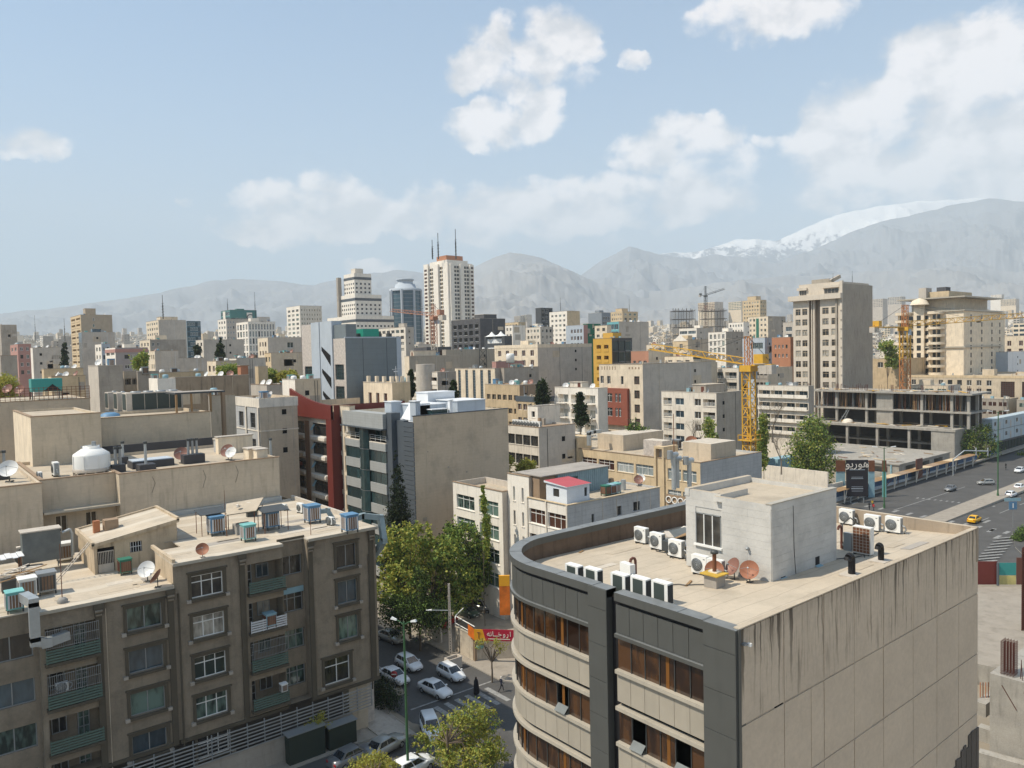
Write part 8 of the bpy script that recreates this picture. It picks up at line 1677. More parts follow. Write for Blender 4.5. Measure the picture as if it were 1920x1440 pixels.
def wall_run(name,label,cat,pts,h,m,th=.25,z=.12,cap='ledge'):
 a0=Vector((*pts[0],z));t=thing(name,label,cat,a0)
 for a,b_ in zip(pts,pts[1:]):
  a,b_=Vector((*a,z))-a0,Vector((*b_,z))-a0;q=MB();d=(b_-a).normalized();nrm=Vector((-d.y,d.x,0))*th/2;
  vs=[a-nrm,b_-nrm,b_+nrm,a+nrm];q.mesh([tuple(v)for v in vs]+[(v.x,v.y,h)for v in vs],[(0,1,5,4),(1,2,6,5),(2,3,7,6),(3,0,4,7),(4,5,6,7)],m);q.build('wall',t)
  nrm=nrm*1.3;vs=[a-nrm,b_-nrm,b_+nrm,a+nrm];q=MB();q.mesh([(v.x,v.y,h+.002)for v in vs]+[(v.x,v.y,h+.09)for v in vs],[(0,1,5,4),(1,2,6,5),(2,3,7,6),(3,0,4,7),(4,5,6,7)],cap);q.build('coping',t)
 return t
wc=at_z(889,1238,.12);wl_=at_z(855,1219,.12);wr_=at_z(960,1243,.12)
mat('stucco',(.50,.455,.375),var=.3,scale=.8,streak=.5,dirt=(.26,.22,.18,.5))
wall_run('garden_wall','stained cream wall with a white tube railing beside the pierced pole','wall',[(wl_.x,wl_.y),(wc.x,wc.y)],2.9,'stucco');wall_run('garden_wall','cream wall under the red pharmacy banner with a small blue plaque','wall',[(wc.x+.2,wc.y-.1),(wr_.x+5,wr_.y-1.5)],2.6,'stucco')
t=thing('tube_railing','white tube railing curving over the stained cream wall','railing',(wl_.x,wl_.y,3.05));e=Vector((wc.x-wl_.x,wc.y-wl_.y,0));q=MB();q.path([(0,0,0),(0,0,.9),(.3,.4,1.1),tuple(e*1.0+Vector((.2,0,1.0)))],.06,'white_paint',6);q.path([(0,0,.4),tuple(e*.9+Vector((0,0,.3)))],.05,'white_paint',6);q.path([(.3,.4,1.1),(2.5,1.8,1.2)],.06,'white_paint',6);q.build('rail',t)
q=MB();q.box(wc.x-.15,wc.y-.35,.12,wc.x+.15,wc.y-.15,2.7,'brown_wall');o=q.build('gate_post');o['label']='dark upright post where the two cream walls meet';o['category']='post'
t=thing('plaque','small turquoise oval plaque on the pale wall under the banner','plaque',at_z(900,1212,1.9));q=MB();q.lathe((0,-.1,0),[(0,.03),(.42,.03),(.45,0)],'teal_paint',16,(0,-1,0));q.build('plaque',t,None,ang);t.scale=(1,1,.6)
bl=at_d(889,1190,(wc-Vector((0,0,36))).dot(CF)-1.0);br=at_d(962,1190,(wc-Vector((0,0,36))).dot(CF)-1.6)
t=thing('banner','red and yellow pharmacy banner with white Persian lettering above the cream wall','banner',(bl.x,bl.y,bl.z));dv=br-bl;L_=Vector((dv.x,dv.y,0)).length;t.rotation_euler=(0,0,math.atan2(dv.y,dv.x))
hb=22*85/FPX;q=MB();q.box(L_*.18,-.03,-hb*.0-hb*.5,L_*1.3,.03,hb*.5,'banner_red');q.build('red_field',t);q=MB();q.mesh([(0,-.045,-hb/2),(L_*.30,-.045,-hb/2),(L_*.22,-.045,hb/2),(0,-.045,hb/2),(0,.0,-hb/2),(L_*.30,.0,-hb/2),(L_*.22,.0,hb/2),(0,.0,hb/2)],[(0,1,2,3),(0,4,5,1),(1,5,6,2),(2,6,7,3),(3,7,4,0)],'banner_yellow');q.build('yellow_field',t)
q=MB();q.face([(-.9,.9,-hb*.3),(0,0,-hb*.5),(0,0,hb*.5),(-.9,.9,hb*.7)],'banner_orange');q.face([(-.9,.92,-hb*.3),(0,.02,-hb*.5),(0,.02,hb*.5),(-.9,.92,hb*.7)][::-1],'banner_orange');q.build('side_field',t)
put('lettering',FT('\uFEEA\uFEE7\uFE8E\u0640\u0640\uFEA7\u200A\uFEED\u200A\uFEAD\u200A\uFE8D',hb*.62,'white'),t,(L_*.64,-.06,-hb*.08),(PI/2,0,0))
q=MB();q.box(L_*.36,-.05,-hb*.36,L_*.92,-.035,-hb*.30,'white');q.build('text_line',t);q=MB();q.bar((L_*.12,-.07,-hb*.3),(L_*.12,-.07,hb*.25),.05,'rust');q.bar((L_*.08,-.07,hb*.22),(L_*.16,-.07,hb*.22),.06,'rust');q.build('emblem',t)
p=at_d(946,1110,72);t=thing('shop_sign','orange and yellow upright sign peeking out behind the curved office block','sign',p);q=MB();q.box(-.5,-.1,-2.2,.5,.1,.6,'banner_orange');q.box(-.51,-.11,.6,.51,.11,1.6,'banner_yellow');q.build('panel',t,None,ang)
t0=at_z(795,1190,.12);t1=at_z(828,1205,.12);wall_run('garden_wall','short grey wall piece under the trees left of the car park gate','wall',[(t0.x,t0.y),(t1.x,t1.y)],3.0,'cement_light');
k0,k1=at_z(912,1180,.1),at_z(938,1120,.1)
wall_run('garden_wall','shady stone wall along the right of the little car park','wall',[(58.5,84),(66,101)],4.2,'cement_light')
for(x,y,lb,s)in((584,1425,'dark grey street cabinet with a pale lid in front of the shaded block',1.25),(651,1398,'dark green street cabinet right of the larger one',1.0)):
 p=at_v(x,y,60.2*1.0);t=thing('street_cabinet',lb,'cabinet',(p.x,60.9,ground_z(p.x,60.9)+.1));q=MB();q.box(-1.3*s,0,0,1.3*s,.9,2.0*s,'green_dark');q.build('body',t);q=MB();q.box(-1.4*s,-.08,2.0*s,1.4*s,1.0,2.0*s+.08,'grey_metal');q.build('lid',t)
def pit():
 t=thing('construction_pit','raw retaining walls with rusty starter bars at the lower right corner','construction',(0,0,0))
 rr=random.Random(12)
 A=at_z(1835,1100,3.0);zt=2.5
 def pz(x,y,z):q=at_z(x,y,z);return(q.x,q.y,z)
 q=MB();pts=[pz(1800,1100,2.2),pz(1900,1100,2.2),pz(2010,1090,2.2),pz(2050,1240,2.2),pz(1920,1262,2.2),pz(1760,1230,2.2)];q.face(pts,'paving');q.face([(a,b,c-.4)for a,b,c in pts][::-1],'raw');q.build('yard_slab',t)
 for a,b_ in zip(pts,pts[1:]+pts[:1]):q=MB();q.face([(a[0],a[1],a[2]-2.5),(b_[0],b_[1],b_[2]-2.5),b_,a],'raw');q.build('slab_edge',t)
 wz=8.0;d=52
 w0=at_z(1856,1262,wz);q=MB();q.box(w0.x,w0.y-14,-1,w0.x+12,w0.y,wz,'raw');q.build('retaining_wall',t)
 for i in range(5):
  q=MB();q.bar((w0.x-.03,w0.y-.9-i*1.6,wz-rr.uniform(.5,1)),(w0.x-.06,w0.y-2.0-i*1.3,wz-rr.uniform(1.5,3)),.05,'rebar');q.build('bent_bar',t)
 q=MB();gx,gy=w0.x+.4,w0.y-1.2
 for i in range(6):
  for j in range(5):q.bar((gx+i*.2,gy-j*.22+.5,wz),(gx+i*.2,gy-j*.22+.5,wz+2.9),.028,'rebar')
 for k in range(14):z=wz+.15+k*.2;q.bar((gx-.05,gy+.55,z),(gx+1.05,gy+.55,z),.022,'rebar');q.bar((gx-.05,gy-.43,z),(gx+1.05,gy-.43,z),.022,'rebar');q.bar((gx-.05,gy+.55,z),(gx-.05,gy-.43,z),.022,'rebar');q.bar((gx+1.05,gy+.55,z),(gx+1.05,gy-.43,z),.022,'rebar')
 q.build('rebar_cage',t)
 q=MB()
 for i in range(60):x,y=w0.x+rr.uniform(.3,6),w0.y-rr.uniform(2.0,9);q.bar((x,y,wz),(x+rr.uniform(-.1,.1),y+rr.uniform(-.1,.1),wz+rr.uniform(.8,1.7)),.04,'rebar')
 for i in range(14):x,y=w0.x+rr.uniform(.1,.6),w0.y-rr.uniform(2.0,6);q.bar((x,y,wz+rr.uniform(.1,.8)),(x+rr.uniform(-.3,3),y-rr.uniform(1,4),wz+rr.uniform(.1,.9)),.05,'rebar')
 q.build('starter_bars',t,kind='stuff')
 c1=at_z(1916,1170,3.0);q=MB()
 for i in range(5):
  for j in range(4):q.bar((c1.x+i*.3,c1.y-j*.3,0),(c1.x+i*.3,c1.y-j*.3,12.0),.07,'rebar')
 for k in range(50):z=.3+k*.23;q.bar((c1.x-.05,c1.y+.05,z),(c1.x+1.25,c1.y+.05,z),.05,'rebar');q.bar((c1.x-.05,c1.y+.05,z),(c1.x-.05,c1.y-.95,z),.05,'rebar')
 q.build('rebar_cage',t)
 for(x0,y0,x1,y1,z)in((1836,1372,1925,1400,2.0),(1836,1420,1925,1445,1.0),(1838,1330,1880,1300,3.0)):
  a,b_=at_z(x0,y0,z),at_z(x1,y1,z);q=MB();q.bar(a,b_,.9,'raw',1.2);q.build('ground_beam',t)
 for i in range(7):x,y=1838+i*5,1280;a=at_z(x,y+60,2.0);q=MB();q.bar(a,(a.x,a.y,5.0),.07,'rust' if i%2 else 'orange');q.build('standing_pipe',t)
 f=thing('sheet_fence','maroon and teal sheet fence with a yellow lower panel beyond the pit','fence',(0,0,0))
 for(x0,x1,y0,y1,m)in((1820,1870,1096,1052,'maroon'),(1873,1905,1078,1055,'teal_unit'),(1873,1905,1096,1079,'yellow_panel'),(1906,1935,1096,1045,'brown_frame')):
  a,b_=at_z(x0,1097,2.2),at_z(x1,1097,2.2);dd=(a-Vector((0,0,36))).dot(CF);za,zb_=at_d(x0,y0,dd).z,at_d(x0,y1,dd).z;q=MB();d=b_-a;nrm=Vector((-d.y,d.x,0)).normalized()*.06
  q.mesh([(a.x,a.y,za),(b_.x,b_.y,za),(b_.x+nrm.x,b_.y+nrm.y,za),(a.x+nrm.x,a.y+nrm.y,za),(a.x,a.y,zb_),(b_.x,b_.y,zb_),(b_.x+nrm.x,b_.y+nrm.y,zb_),(a.x+nrm.x,a.y+nrm.y,zb_)],[(0,1,5,4),(1,2,6,5),(2,3,7,6),(3,0,4,7),(4,5,6,7)],m);q.build('sheet',f)
 a=at_z(1871,1098,2.2);q=MB();q.bar(a,(a.x,a.y,5.4),.25,'slate_panel');q.build('post',f)
 return t
plain('yellow_panel',(.52,.46,.18),.7,var=.4)
pit()
def car_proto(paint,kind='sedan',plate=True):
 L_,W_,H_=(4.3,1.66,1.40)if kind=='sedan' else(3.85,1.66,1.43)if kind=='hatch' else(4.4,1.8,1.68)
 t=thing('parked_car','x','car');b=MB()
 hw=W_/2
 if kind=='sedan':st=[(-2.15,.42,.70,.62),(-2.08,.30,.90,.74),(-1.75,.24,.94,hw*.96),(-1.0,.22,.92,hw),(0,.20,.90,hw),(.9,.20,.88,hw),(1.45,.22,.82,hw*.98),(1.9,.26,.74,hw*.9),(2.1,.32,.64,.66),(2.15,.40,.55,.55)]
 else:st=[(-L_/2,.42,.75,.62),(-L_/2+.08,.28,.95,.76),(-1.4,.22,.97,hw*.98),(-.7,.2,.95,hw),(.2,.2,.92,hw),(.9,.2,.90,hw),(1.3,.22,.84,hw*.97),(1.65,.26,.72,hw*.88),(L_/2-.06,.32,.62,.66),(L_/2,.40,.52,.52)]
 rings=[]
 for(x,z0,z1,w)in st:
  zm=(z0+z1)/2
  rings.append([(x,-w*.9,z0),(x,-w,zm-.08),(x,-w*.985,zm+.1),(x,-w*.90,z1),(x,-w*.45,z1+.045),(x,0,z1+.055),(x,w*.45,z1+.045),(x,w*.90,z1),(x,w*.985,zm+.1),(x,w,zm-.08),(x,w*.9,z0)])
 vs=[p for r in rings for p in r];n=11;fs=[]
 for i in range(len(rings)-1):
  for j in range(n-1):fs.append((i*n+j,i*n+j+1,(i+1)*n+j+1,(i+1)*n+j)[::-1])
  fs.append((i*n,(i+1)*n,(i+1)*n+n-1,i*n+n-1)[::-1])
 fs.append(tuple(range(n)));fs.append(tuple(range((len(rings)-1)*n,len(rings)*n))[::-1])
 b.mesh(vs,fs,paint,True);b.build('body',t)
 if kind=='sedan':base,roof=(-1.62,1.0),(-1.0,.28)
 elif kind=='hatch':base,roof=(-1.78,1.05),(-1.5,.22)
 else:base,roof=(-2.1,1.1),(-1.9,.3)
 zb,zt=.90,H_;wb,wt=hw*.88,hw*.70
 B0,B1,R0,R1=base[0],base[1],roof[0],roof[1]
 c=MB();ring=[[(B0,-wb,zb),(B1,-wb,zb-.02),(B1,wb,zb-.02),(B0,wb,zb)],[(R0,-wt,zt-.03),(R1,-wt,zt-.03),(R1,wt,zt-.03),(R0,wt,zt-.03)]]
 c.mesh(ring[0]+ring[1],[(0,1,5,4),(1,2,6,5),(2,3,7,6),(3,0,4,7)],paint);
 m_=[(R0+.05,-wt*.9,zt+.01),(R1-.08,-wt*.9,zt+.012),(R1-.08,wt*.9,zt+.012),(R0+.05,wt*.9,zt+.01)];c.mesh(ring[1]+m_,[(0,1,5,4),(1,2,6,5),(2,3,7,6),(3,0,4,7),(4,5,6,7)],paint,True);c.build('cabin',t)
 def lerp(a,b_,f):return tuple(a[i]+(b_[i]-a[i])*f for i in range(3))
 def patch(name,p00,p10,p11,p01,u0,u1,v0,v1,off):
  def P_(u,v):return Vector(lerp(lerp(p00,p10,u),lerp(p01,p11,u),v))+Vector(off)
  g=MB();g.face([P_(u0,v0),P_(u1,v0),P_(u1,v1),P_(u0,v1)],'car_glass');g.build(name,t)
 A,Bq,C_,D_=ring[0];E_,F_,G_,Hh=ring[1]
 patch('windscreen',Bq,C_,G_,F_,.05,.95,.06,.93,(.012,0,.008));patch('rear_window',D_,A,E_,Hh,.08,.92,.12,.90,(-.012,0,.008))
 for(p,q_,r_,s_,o)in((A,Bq,F_,E_,-.012),(D_,C_,G_,Hh,.012)):
  for(u0,u1)in((.09,.48),(.52,.90))if kind!='suv' else((.05,.30),(.34,.60),(.64,.92)):
   patch('side_window',p,q_,r_,s_,u0,u1,.12,.90,(0,o,.003))
 for(x,wr)in((-1.28,.30),(1.28,.30)):
  for s in(-1,1):
   w=MB();w.tube((0,-.10,0),(0,.10,0),wr,wr,'tyre',16);o=w.build('wheel',t,(x*(L_/4.3),s*(hw-.11),wr));w=MB();w.tube((0,s*.101,0),(0,s*.115,0),.19,.19,'rim',10);w.build('rim',o)
 for s in(-1,1):
  h=MB();x=L_/2;h.box(x-.22,s*.42-.17,.52,x-.035,s*.42+.17,.66,'lamp_glass');h.build('headlight',t);h=MB();h.box(-x+.0,s*.55-.14,.62,-x+.10,s*.55+.14,.80,'tail_red');h.build('tail_light',t)
  h=MB();h.box(.72,s*(hw*.92),.88,.86,s*(hw*.92+.2),1.0,paint);h.build('mirror',t)
 g=MB();g.box(L_/2-.06,-.34,.34,L_/2+.012,.34,.47,'black');g.build('grille',t);g=MB();g.box(-L_/2+.02,-.7,.36,-L_/2-.03,.7,.50,paint);g.build('bumper',t)
 h=MB();h.box(L_/2-.03,-.22,.30,L_/2+.02,.22,.40,'white_paint');h.build('number_plate',t)
 t['_x']=1;t.location=(0,0,-400);return t
CARS={}
def car(px,py,heading,paint,kind,label,z=None,loc=None,s=1.0,group=None):
 key=(paint,kind)
 first=key not in CARS
 if first:CARS[key]=car_proto(paint,kind)
 if loc is None:
  z0=0
  for _ in range(6):q=at_z(px,py,z0+.55);z0=ground_z(q.x,q.y)
  loc=Vector((q.x,q.y,z0+.03))
 o=CARS[key]if first else dup(CARS[key],loc,heading,label)
 o.location=loc;o.rotation_euler=(0,0,heading);o['label']=label;o.scale=(s,s,s)
 if '_x' in o:del o['_x']
 if group:o['group']=group
 return o
D2=-PI/2
car(816,1292,D2+.12,'car_white','sedan','white saloon car on the zebra crossing, nose towards the junction')
car(767,1244,D2+.05,'car_white','hatch','white hatchback behind the waiting saloon, left lane');car(846,1262,D2+.02,'car_white','hatch','white hatchback beside the kerb bin, right lane')
car(739,1268,D2+.08,'car_white','sedan','white car half hidden by the dark hedge');car(733,1194,D2+.15,'car_silver','sedan','silver saloon parked farthest up the side street beside the shaded block')
car(808,1366,-1.95,'car_white','suv','white car under the foliage of the near street tree',s=.95);car(775,1436,.10,'car_white','hatch','white car cut by the bottom edge of the picture')
car(661,1417,.12,'car_grey','sedan','grey saloon parked at the foot of the shaded block');car(722,1398,.25,'car_silver','sedan','second silver car behind the parked grey saloon')
car(905,1138,D2+.35,'car_silver','suv','silver car parked in the little yard under the trees');car(875,1148,D2+.2,'car_green','hatch','dark green car half covered by foliage in the yard');car(838,1165,.4,'car_red','hatch','red car behind the grey wall piece in the yard')
car(1827,974,.05,'taxi_yellow','sedan','yellow taxi on the boulevard');car(1782,916,.05+PI,'car_grey','sedan','grey saloon in the far carriageway of the boulevard');car(1848,905,PI-.75,'car_silver','hatch','silver hatchback crossing the boulevard left of the tall lamp')
car(1896,927,.0,'car_white','hatch','white hatchback right of the tall lamp post');car(1912,913,.0,'car_white','sedan','white saloon behind the white hatchback at the right edge');car(1912,882,PI,'car_white','sedan','white saloon coming down the boulevard at the right edge',s=1.05)
car(1915,1060-20,.9,'car_grey','hatch','grey car at the right edge near the side-road crossing')if False else None
def person(loc,rot,label,top,trousers,hair='cloth_black',h=1.7,stride=.3,chador=False,bag=None):
 t=thing('person',label,'person',loc,rot);s=h/1.7
 if chador:
  b=MB();prof=[(.0,0),(.40,0),(.38,.3),(.34,.7),(.30,1.0),(.28,1.25),(.22,1.40),(.13,1.47),(.135,1.58),(.12,1.68),(.05,1.74),(0,1.75)]
  vs=[];n=20
  for k,(r,z)in enumerate(prof):
   for i in range(n):
    a=2*PI*i/n;f=1+.10*math.sin(a*5)*(1-z/1.75);vs.append((r*f*_c(a)*(1.0 if z>1.4 else 1.05),r*f*_s(a)*.78-.04*(1.3-z)*(z<1.3)*.5,z))
  b.mesh([(x*s,y*s,z*s)for x,y,z in vs],[(k*n+i,k*n+(i+1)%n,(k+1)*n+(i+1)%n,(k+1)*n+i)for k in range(len(prof)-1)for i in range(n)],top,True);b.build('chador',t)
  f=MB();f.lathe((0,-.105*s,1.60*s),[(0,.03*s),(.05*s,.022*s),(.068*s,0)],'skin',12,(0,-1,0));f.build('face',t);return t
 J={'pelvis':(0,0,.92),'waist':(0,0,1.08),'chest':(0,-.01,1.28),'neck':(0,0,1.45),'head':(0,-.02,1.58),'crown':(0,-.01,1.68),'hl':(.09,0,.88),'kl':(.10,-.5*stride,.50),'al':(.10,-.65*stride,.09),'tl':(.10,-.65*stride-.17,.03),'hr':(-.09,0,.88),'kr':(-.10,.25*stride,.48),'ar':(-.10,.85*stride,.12),'tr':(-.10,.85*stride-.16,.04),'sl':(.18,0,1.40),'el':(.24,.12,1.14),'wl':(.25,-.02,.92),'fl':(.25,-.06,.82),'sr':(-.18,0,1.40),'er':(-.24,-.05,1.14),'wr':(-.24,-.22,.98),'fr':(-.24,-.30,.92)}
 Rr={'pelvis':.145,'waist':.125,'chest':.15,'neck':.058,'head':.098,'crown':.07,'hl':.09,'kl':.06,'al':.042,'tl':.035,'hr':.09,'kr':.06,'ar':.042,'tr':.035,'sl':.062,'el':.043,'wl':.032,'fl':.034,'sr':.062,'er':.043,'wr':.032,'fr':.034}
 E_=[('pelvis','waist'),('waist','chest'),('chest','neck'),('neck','head'),('head','crown'),('pelvis','hl'),('hl','kl'),('kl','al'),('al','tl'),('pelvis','hr'),('hr','kr'),('kr','ar'),('ar','tr'),('chest','sl'),('sl','el'),('el','wl'),('wl','fl'),('chest','sr'),('sr','er'),('er','wr'),('wr','fr')]
 ks=list(J);me=bpy.data.meshes.new('body');me.from_pydata([tuple(c*s for c in J[k])for k in ks],[(ks.index(a),ks.index(b_))for a,b_ in E_],[])
 o=put('body',me,t);m=o.modifiers.new('skin','SKIN');sk=me.skin_vertices[0].data if me.skin_vertices else None
 if sk is None:
  bm=bmesh.new();bm.from_mesh(me);bm.verts.layers.skin.verify();bm.to_mesh(me);bm.free();sk=me.skin_vertices[0].data
 for i,k in enumerate(ks):sk[i].radius=(Rr[k]*s,Rr[k]*s*(.8 if k in('chest','waist','pelvis')else 1));sk[i].use_root=(k=='pelvis')
 m2=o.modifiers.new('sub','SUBSURF');m2.levels=m2.render_levels=1
 dg=bpy.context.evaluated_depsgraph_get();dg.update();nm=bpy.data.meshes.new_from_object(o.evaluated_get(dg));o.modifiers.clear();o.data=nm
 nm.materials.clear();[nm.materials.append(MATS[k])for k in(top,trousers,'skin',hair)]
 for f in nm.polygons:
  c=f.center/s;f.use_smooth=True
  f.material_index=0 if c.z>.86 else 1
  if c.z>1.47:f.material_index=3 if(c.y>-.05 or c.z>1.63)else 2
  if abs(c.x)>.2 and c.z<.93:f.material_index=2
  if c.z<.07:f.material_index=3
 if bag:b=MB();b.box(.22,-.2,.55,.34,.12,.85,bag);b.build('bag',t)
 return t
def gp(x,y):q=at_z(x,y,.14);return Vector((q.x,q.y,ground_z(q.x,q.y)+.14))
person(gp(893,1299),.6,'woman in a long black chador standing at the kerb beside the right-hand hatchback','cloth_black','cloth_black',chador=True,h=1.68)
p=at_z(940,1297,.03);person(Vector((p.x,p.y,.03)),1.2,'woman in a dark coat and pale headscarf walking beside the curved office block','cloth_navy','cloth_black',hair='offwhite',stride=.42)
person(gp(1638,958),PI/2-.3,'person in a red jacket walking by the green lamp post on the boulevard','cloth_red','cloth_navy');person(gp(1630,957),PI/2,'dark-clothed person walking beside the one in red','cloth_black','cloth_black',h=1.75);person(gp(1636,953)+Vector((1.2,.6,0)),PI/2,'person in yellow just behind the one in red','cloth_yellow','cloth_black',h=1.65)
p=at_z(1886,881,0);t=thing('motorbike','dark motorbike with a rider near the boulevard trees','motorbike',(p.x,p.y,ground_z(p.x,p.y)+.03),PI/2+.3);
for y in(-.65,.65):q=MB();q.lathe((0,y,.32),[(.22,-.05),(.32,-.05),(.32,.05),(.22,.05)],'tyre',14,(1,0,0));q.build('wheel',t)
q=MB();q.box(-.14,-.35,.45,.14,.45,.85,'cloth_black');q.bar((0,-.65,.35),(0,-.45,1.05),.07,'grey_metal');q.bar((-.35,-.45,1.05),(.35,-.45,1.05),.05,'dark_metal');q.build('frame',t)
person((p.x,p.y,.42),PI/2+.3,'dark-clothed rider on the motorbike near the boulevard trees','cloth_black','cloth_black',h=1.5,stride=.5)
leafmat('leaf_spring',(.25,.29,.05),(.48,.48,.11));leafmat('leaf_mid',(.12,.21,.045),(.25,.34,.08));leafmat('leaf_dark',(.022,.045,.014),(.06,.09,.028));leafmat('leaf_cypress',(.010,.019,.010),(.030,.040,.018));leafmat('leaf_yellow',(.28,.25,.04),(.46,.40,.09))
plain('bark',(.12,.095,.07),.95,var=.4);plain('bark_pale',(.22,.19,.15),.95,var=.4)
def leaf_mesh(name,P_,size,mats,mi,squash=1.0,up=.3):
 n=len(P_);a=rng.normal(size=(n,3));a/=np.linalg.norm(a,axis=1)[:,None];b=rng.normal(size=(n,3));b-=(b*a).sum(1)[:,None]*a;b/=np.linalg.norm(b,axis=1)[:,None]
 sz=size*rng.uniform(.6,1.3,n)[:,None];a*=sz;b*=sz*.62
 V=np.empty((n,4,3));V[:,0]=P_-a;V[:,1]=P_-b*.9;V[:,2]=P_+a;V[:,3]=P_+b*.9
 me=bpy.data.meshes.new(name);me.vertices.add(n*4);me.vertices.foreach_set('co',V.reshape(-1));me.loops.add(n*4);me.loops.foreach_set('vertex_index',np.arange(n*4,dtype=np.int32))
 me.polygons.add(n);me.polygons.foreach_set('loop_start',np.arange(0,n*4,4,dtype=np.int32));me.polygons.foreach_set('loop_total',np.full(n,4,dtype=np.int32))
 for m in mats:me.materials.append(MATS[m])
 me.polygons.foreach_set('material_index',mi.astype(np.int32));me.update(calc_edges=True);return me
def tree(label,base,blobs,n,size,mats,trunk_h,trunk_r=.18,name='street_tree',bark='bark',limbs=6,group=None,clump=.32,density_in=.35,weights=None,rot=0.0):
 """blobs: (dx,dy,dz, rx,ry,rz) ellipsoids relative to base; leaves gather in clumps through their volume"""
 t=thing(name,label,'tree',base,rot,group);vol=np.array([b[3]*b[4]*b[5]for b in blobs])**.75;vol/=vol.sum();pts=[];ends=[]
 for b_,f in zip(blobs,vol):
  nb=max(8,int(n*f));nc=max(5,int(nb/26));d=rng.normal(size=(nc,3));d/=np.linalg.norm(d,axis=1)[:,None];r=rng.uniform(density_in,1.0,nc)**.6;C=d*r[:,None]*np.array(b_[3:6])*rng.uniform(.85,1.12,(nc,1))+np.array(b_[:3])
  k=rng.integers(0,nc,nb);sp=clump*min(b_[3:6])*rng.uniform(.5,1.5,nc)
  pts.append(C[k]+rng.normal(size=(nb,3))*sp[k][:,None]*.55);ends+=[tuple(c)for c in C[:max(2,int(limbs*f*3))]]
 P_=np.concatenate(pts);mi=rng.choice(len(mats),len(P_),p=weights);me=leaf_mesh('crown',P_,size,mats,mi);put('crown',me,t)
 b=MB();top=Vector((0,0,trunk_h));b.tube((0,0,-.2),top*.5+Vector((random.uniform(-.1,.1),random.uniform(-.1,.1),0)),trunk_r,trunk_r*.8,bark,8,False);b.tube(top*.5,top,trunk_r*.8,trunk_r*.6,bark,8,False);b.build('trunk',t)
 for e in ends[:max(limbs,3)*2]:
  e=Vector(e);mid=top+(e-top)*.5+Vector((random.uniform(-.3,.3),random.uniform(-.3,.3),random.uniform(-.2,.4)));l=MB();l.tube(top*.75,mid,trunk_r*.42,trunk_r*.25,bark,5,False);l.tube(mid,e,trunk_r*.25,trunk_r*.07,bark,5,False);l.build('limb',t)
 return t
def at_v_or(x,y,d):q=at_d(x,y,d);return Vector((q.x,q.y,ground_z(q.x,q.y)))
def blobs_px(base,d,lst):
 """ellipsoids given as (px, py, half width px, half height px) at distance d"""
 out=[]
 for(x,y,w,h,*dd)in lst:
  dq=d+(dd[0]if dd else 0);c=at_d(x,y,dq)-base;out.append((c.x,c.y,c.z,w*dq/FPX,w*dq/FPX,h*dq/FPX))
 return out
b0=at_v_or(768,1165,96);tree('yellow-green spring tree left of the clump beside the shaded block',b0,blobs_px(b0,96,[(750,1010,36,32),(790,1003,26,22,2),(730,1055,26,42),(805,1035,40,36,4),(762,1085,46,48),(722,1105,22,38,-2),(770,985,16,12,1)]),8500,.22,['leaf_spring','leaf_yellow','leaf_mid'],5,.2,weights=[.5,.2,.3],limbs=12,clump=.21)
b0=at_v_or(812,1175,98);tree('mid-green tree in the middle of the clump, over the concrete pole',b0,blobs_px(b0,98,[(830,1040,40,36),(858,1068,34,34,1),(805,1100,40,50),(866,1105,34,36,2),(838,1128,36,26),(845,1005,18,14,2)]),7500,.22,['leaf_spring','leaf_mid','leaf_dark'],5,.2,weights=[.35,.45,.2],limbs=12,clump=.21)
b0=at_v_or(885,1130,104);tree('dark leafy tree at the right of the clump beside the cream wing',b0,blobs_px(b0,104,[(870,1010,38,38),(895,1045,34,40),(880,1085,32,40),(845,1000,22,24,3),(905,1075,24,34)]),7000,.22,['leaf_mid','leaf_dark','leaf_spring'],6,.2,weights=[.5,.38,.12],limbs=12,clump=.22)
b0=at_v_or(787,1190,92);tree('dark evergreen shrub tree at the foot of the clump',b0,blobs_px(b0,92,[(787,1100,16,42),(790,1150,30,30),(760,1150,30,30),(820,1155,26,26),(735,1145,24,30)]),9000,.15,['leaf_dark','leaf_mid'],3,.16,weights=[.75,.25],name='evergreen_tree',clump=.45)
b0=at_v_or(748,1010,106);zc_=at_d(748,862,106).z
cy=[(0,0,b0.z+(zc_-0)*f,r,r,zc_*.14)for f,r in((.20,2.3),(.32,2.3),(.45,2.1),(.58,1.75),(.70,1.35),(.82,.95),(.93,.45))]
tree('tall dark cypress in front of the dark glass office',b0,cy,17000,.15,['leaf_cypress','leaf_dark'],4,.2,name='cypress_tree',weights=[.8,.2],limbs=2,clump=.35,density_in=.6)
b0=at_v_or(842,1500,62);b0.z=ground_z(b0.x,b0.y);tree('bright spring-green street tree over the white car at the bottom',b0,blobs_px(b0,64,[(880,1345,34,26),(915,1355,22,24,1),(850,1372,34,26,1),(900,1400,44,30),(800,1372,20,12,3),(870,1425,50,28,-2),(925,1415,26,30),(790,1392,16,18,3),(835,1400,30,22)]),9000,.125,['leaf_spring','leaf_yellow','leaf_mid'],4.5,.14,weights=[.55,.25,.2],limbs=12,clump=.33)
b0=at_v_or(700,1560,52);b0.z=ground_z(b0.x,b0.y);tree('top sprays of a spring-green street tree at the bottom edge',b0,blobs_px(b0,56,[(700,1432,26,16),(665,1440,16,12),(730,1438,16,12,2)]),2600,.09,['leaf_spring','leaf_yellow'],5,.12,limbs=8,clump=.5)
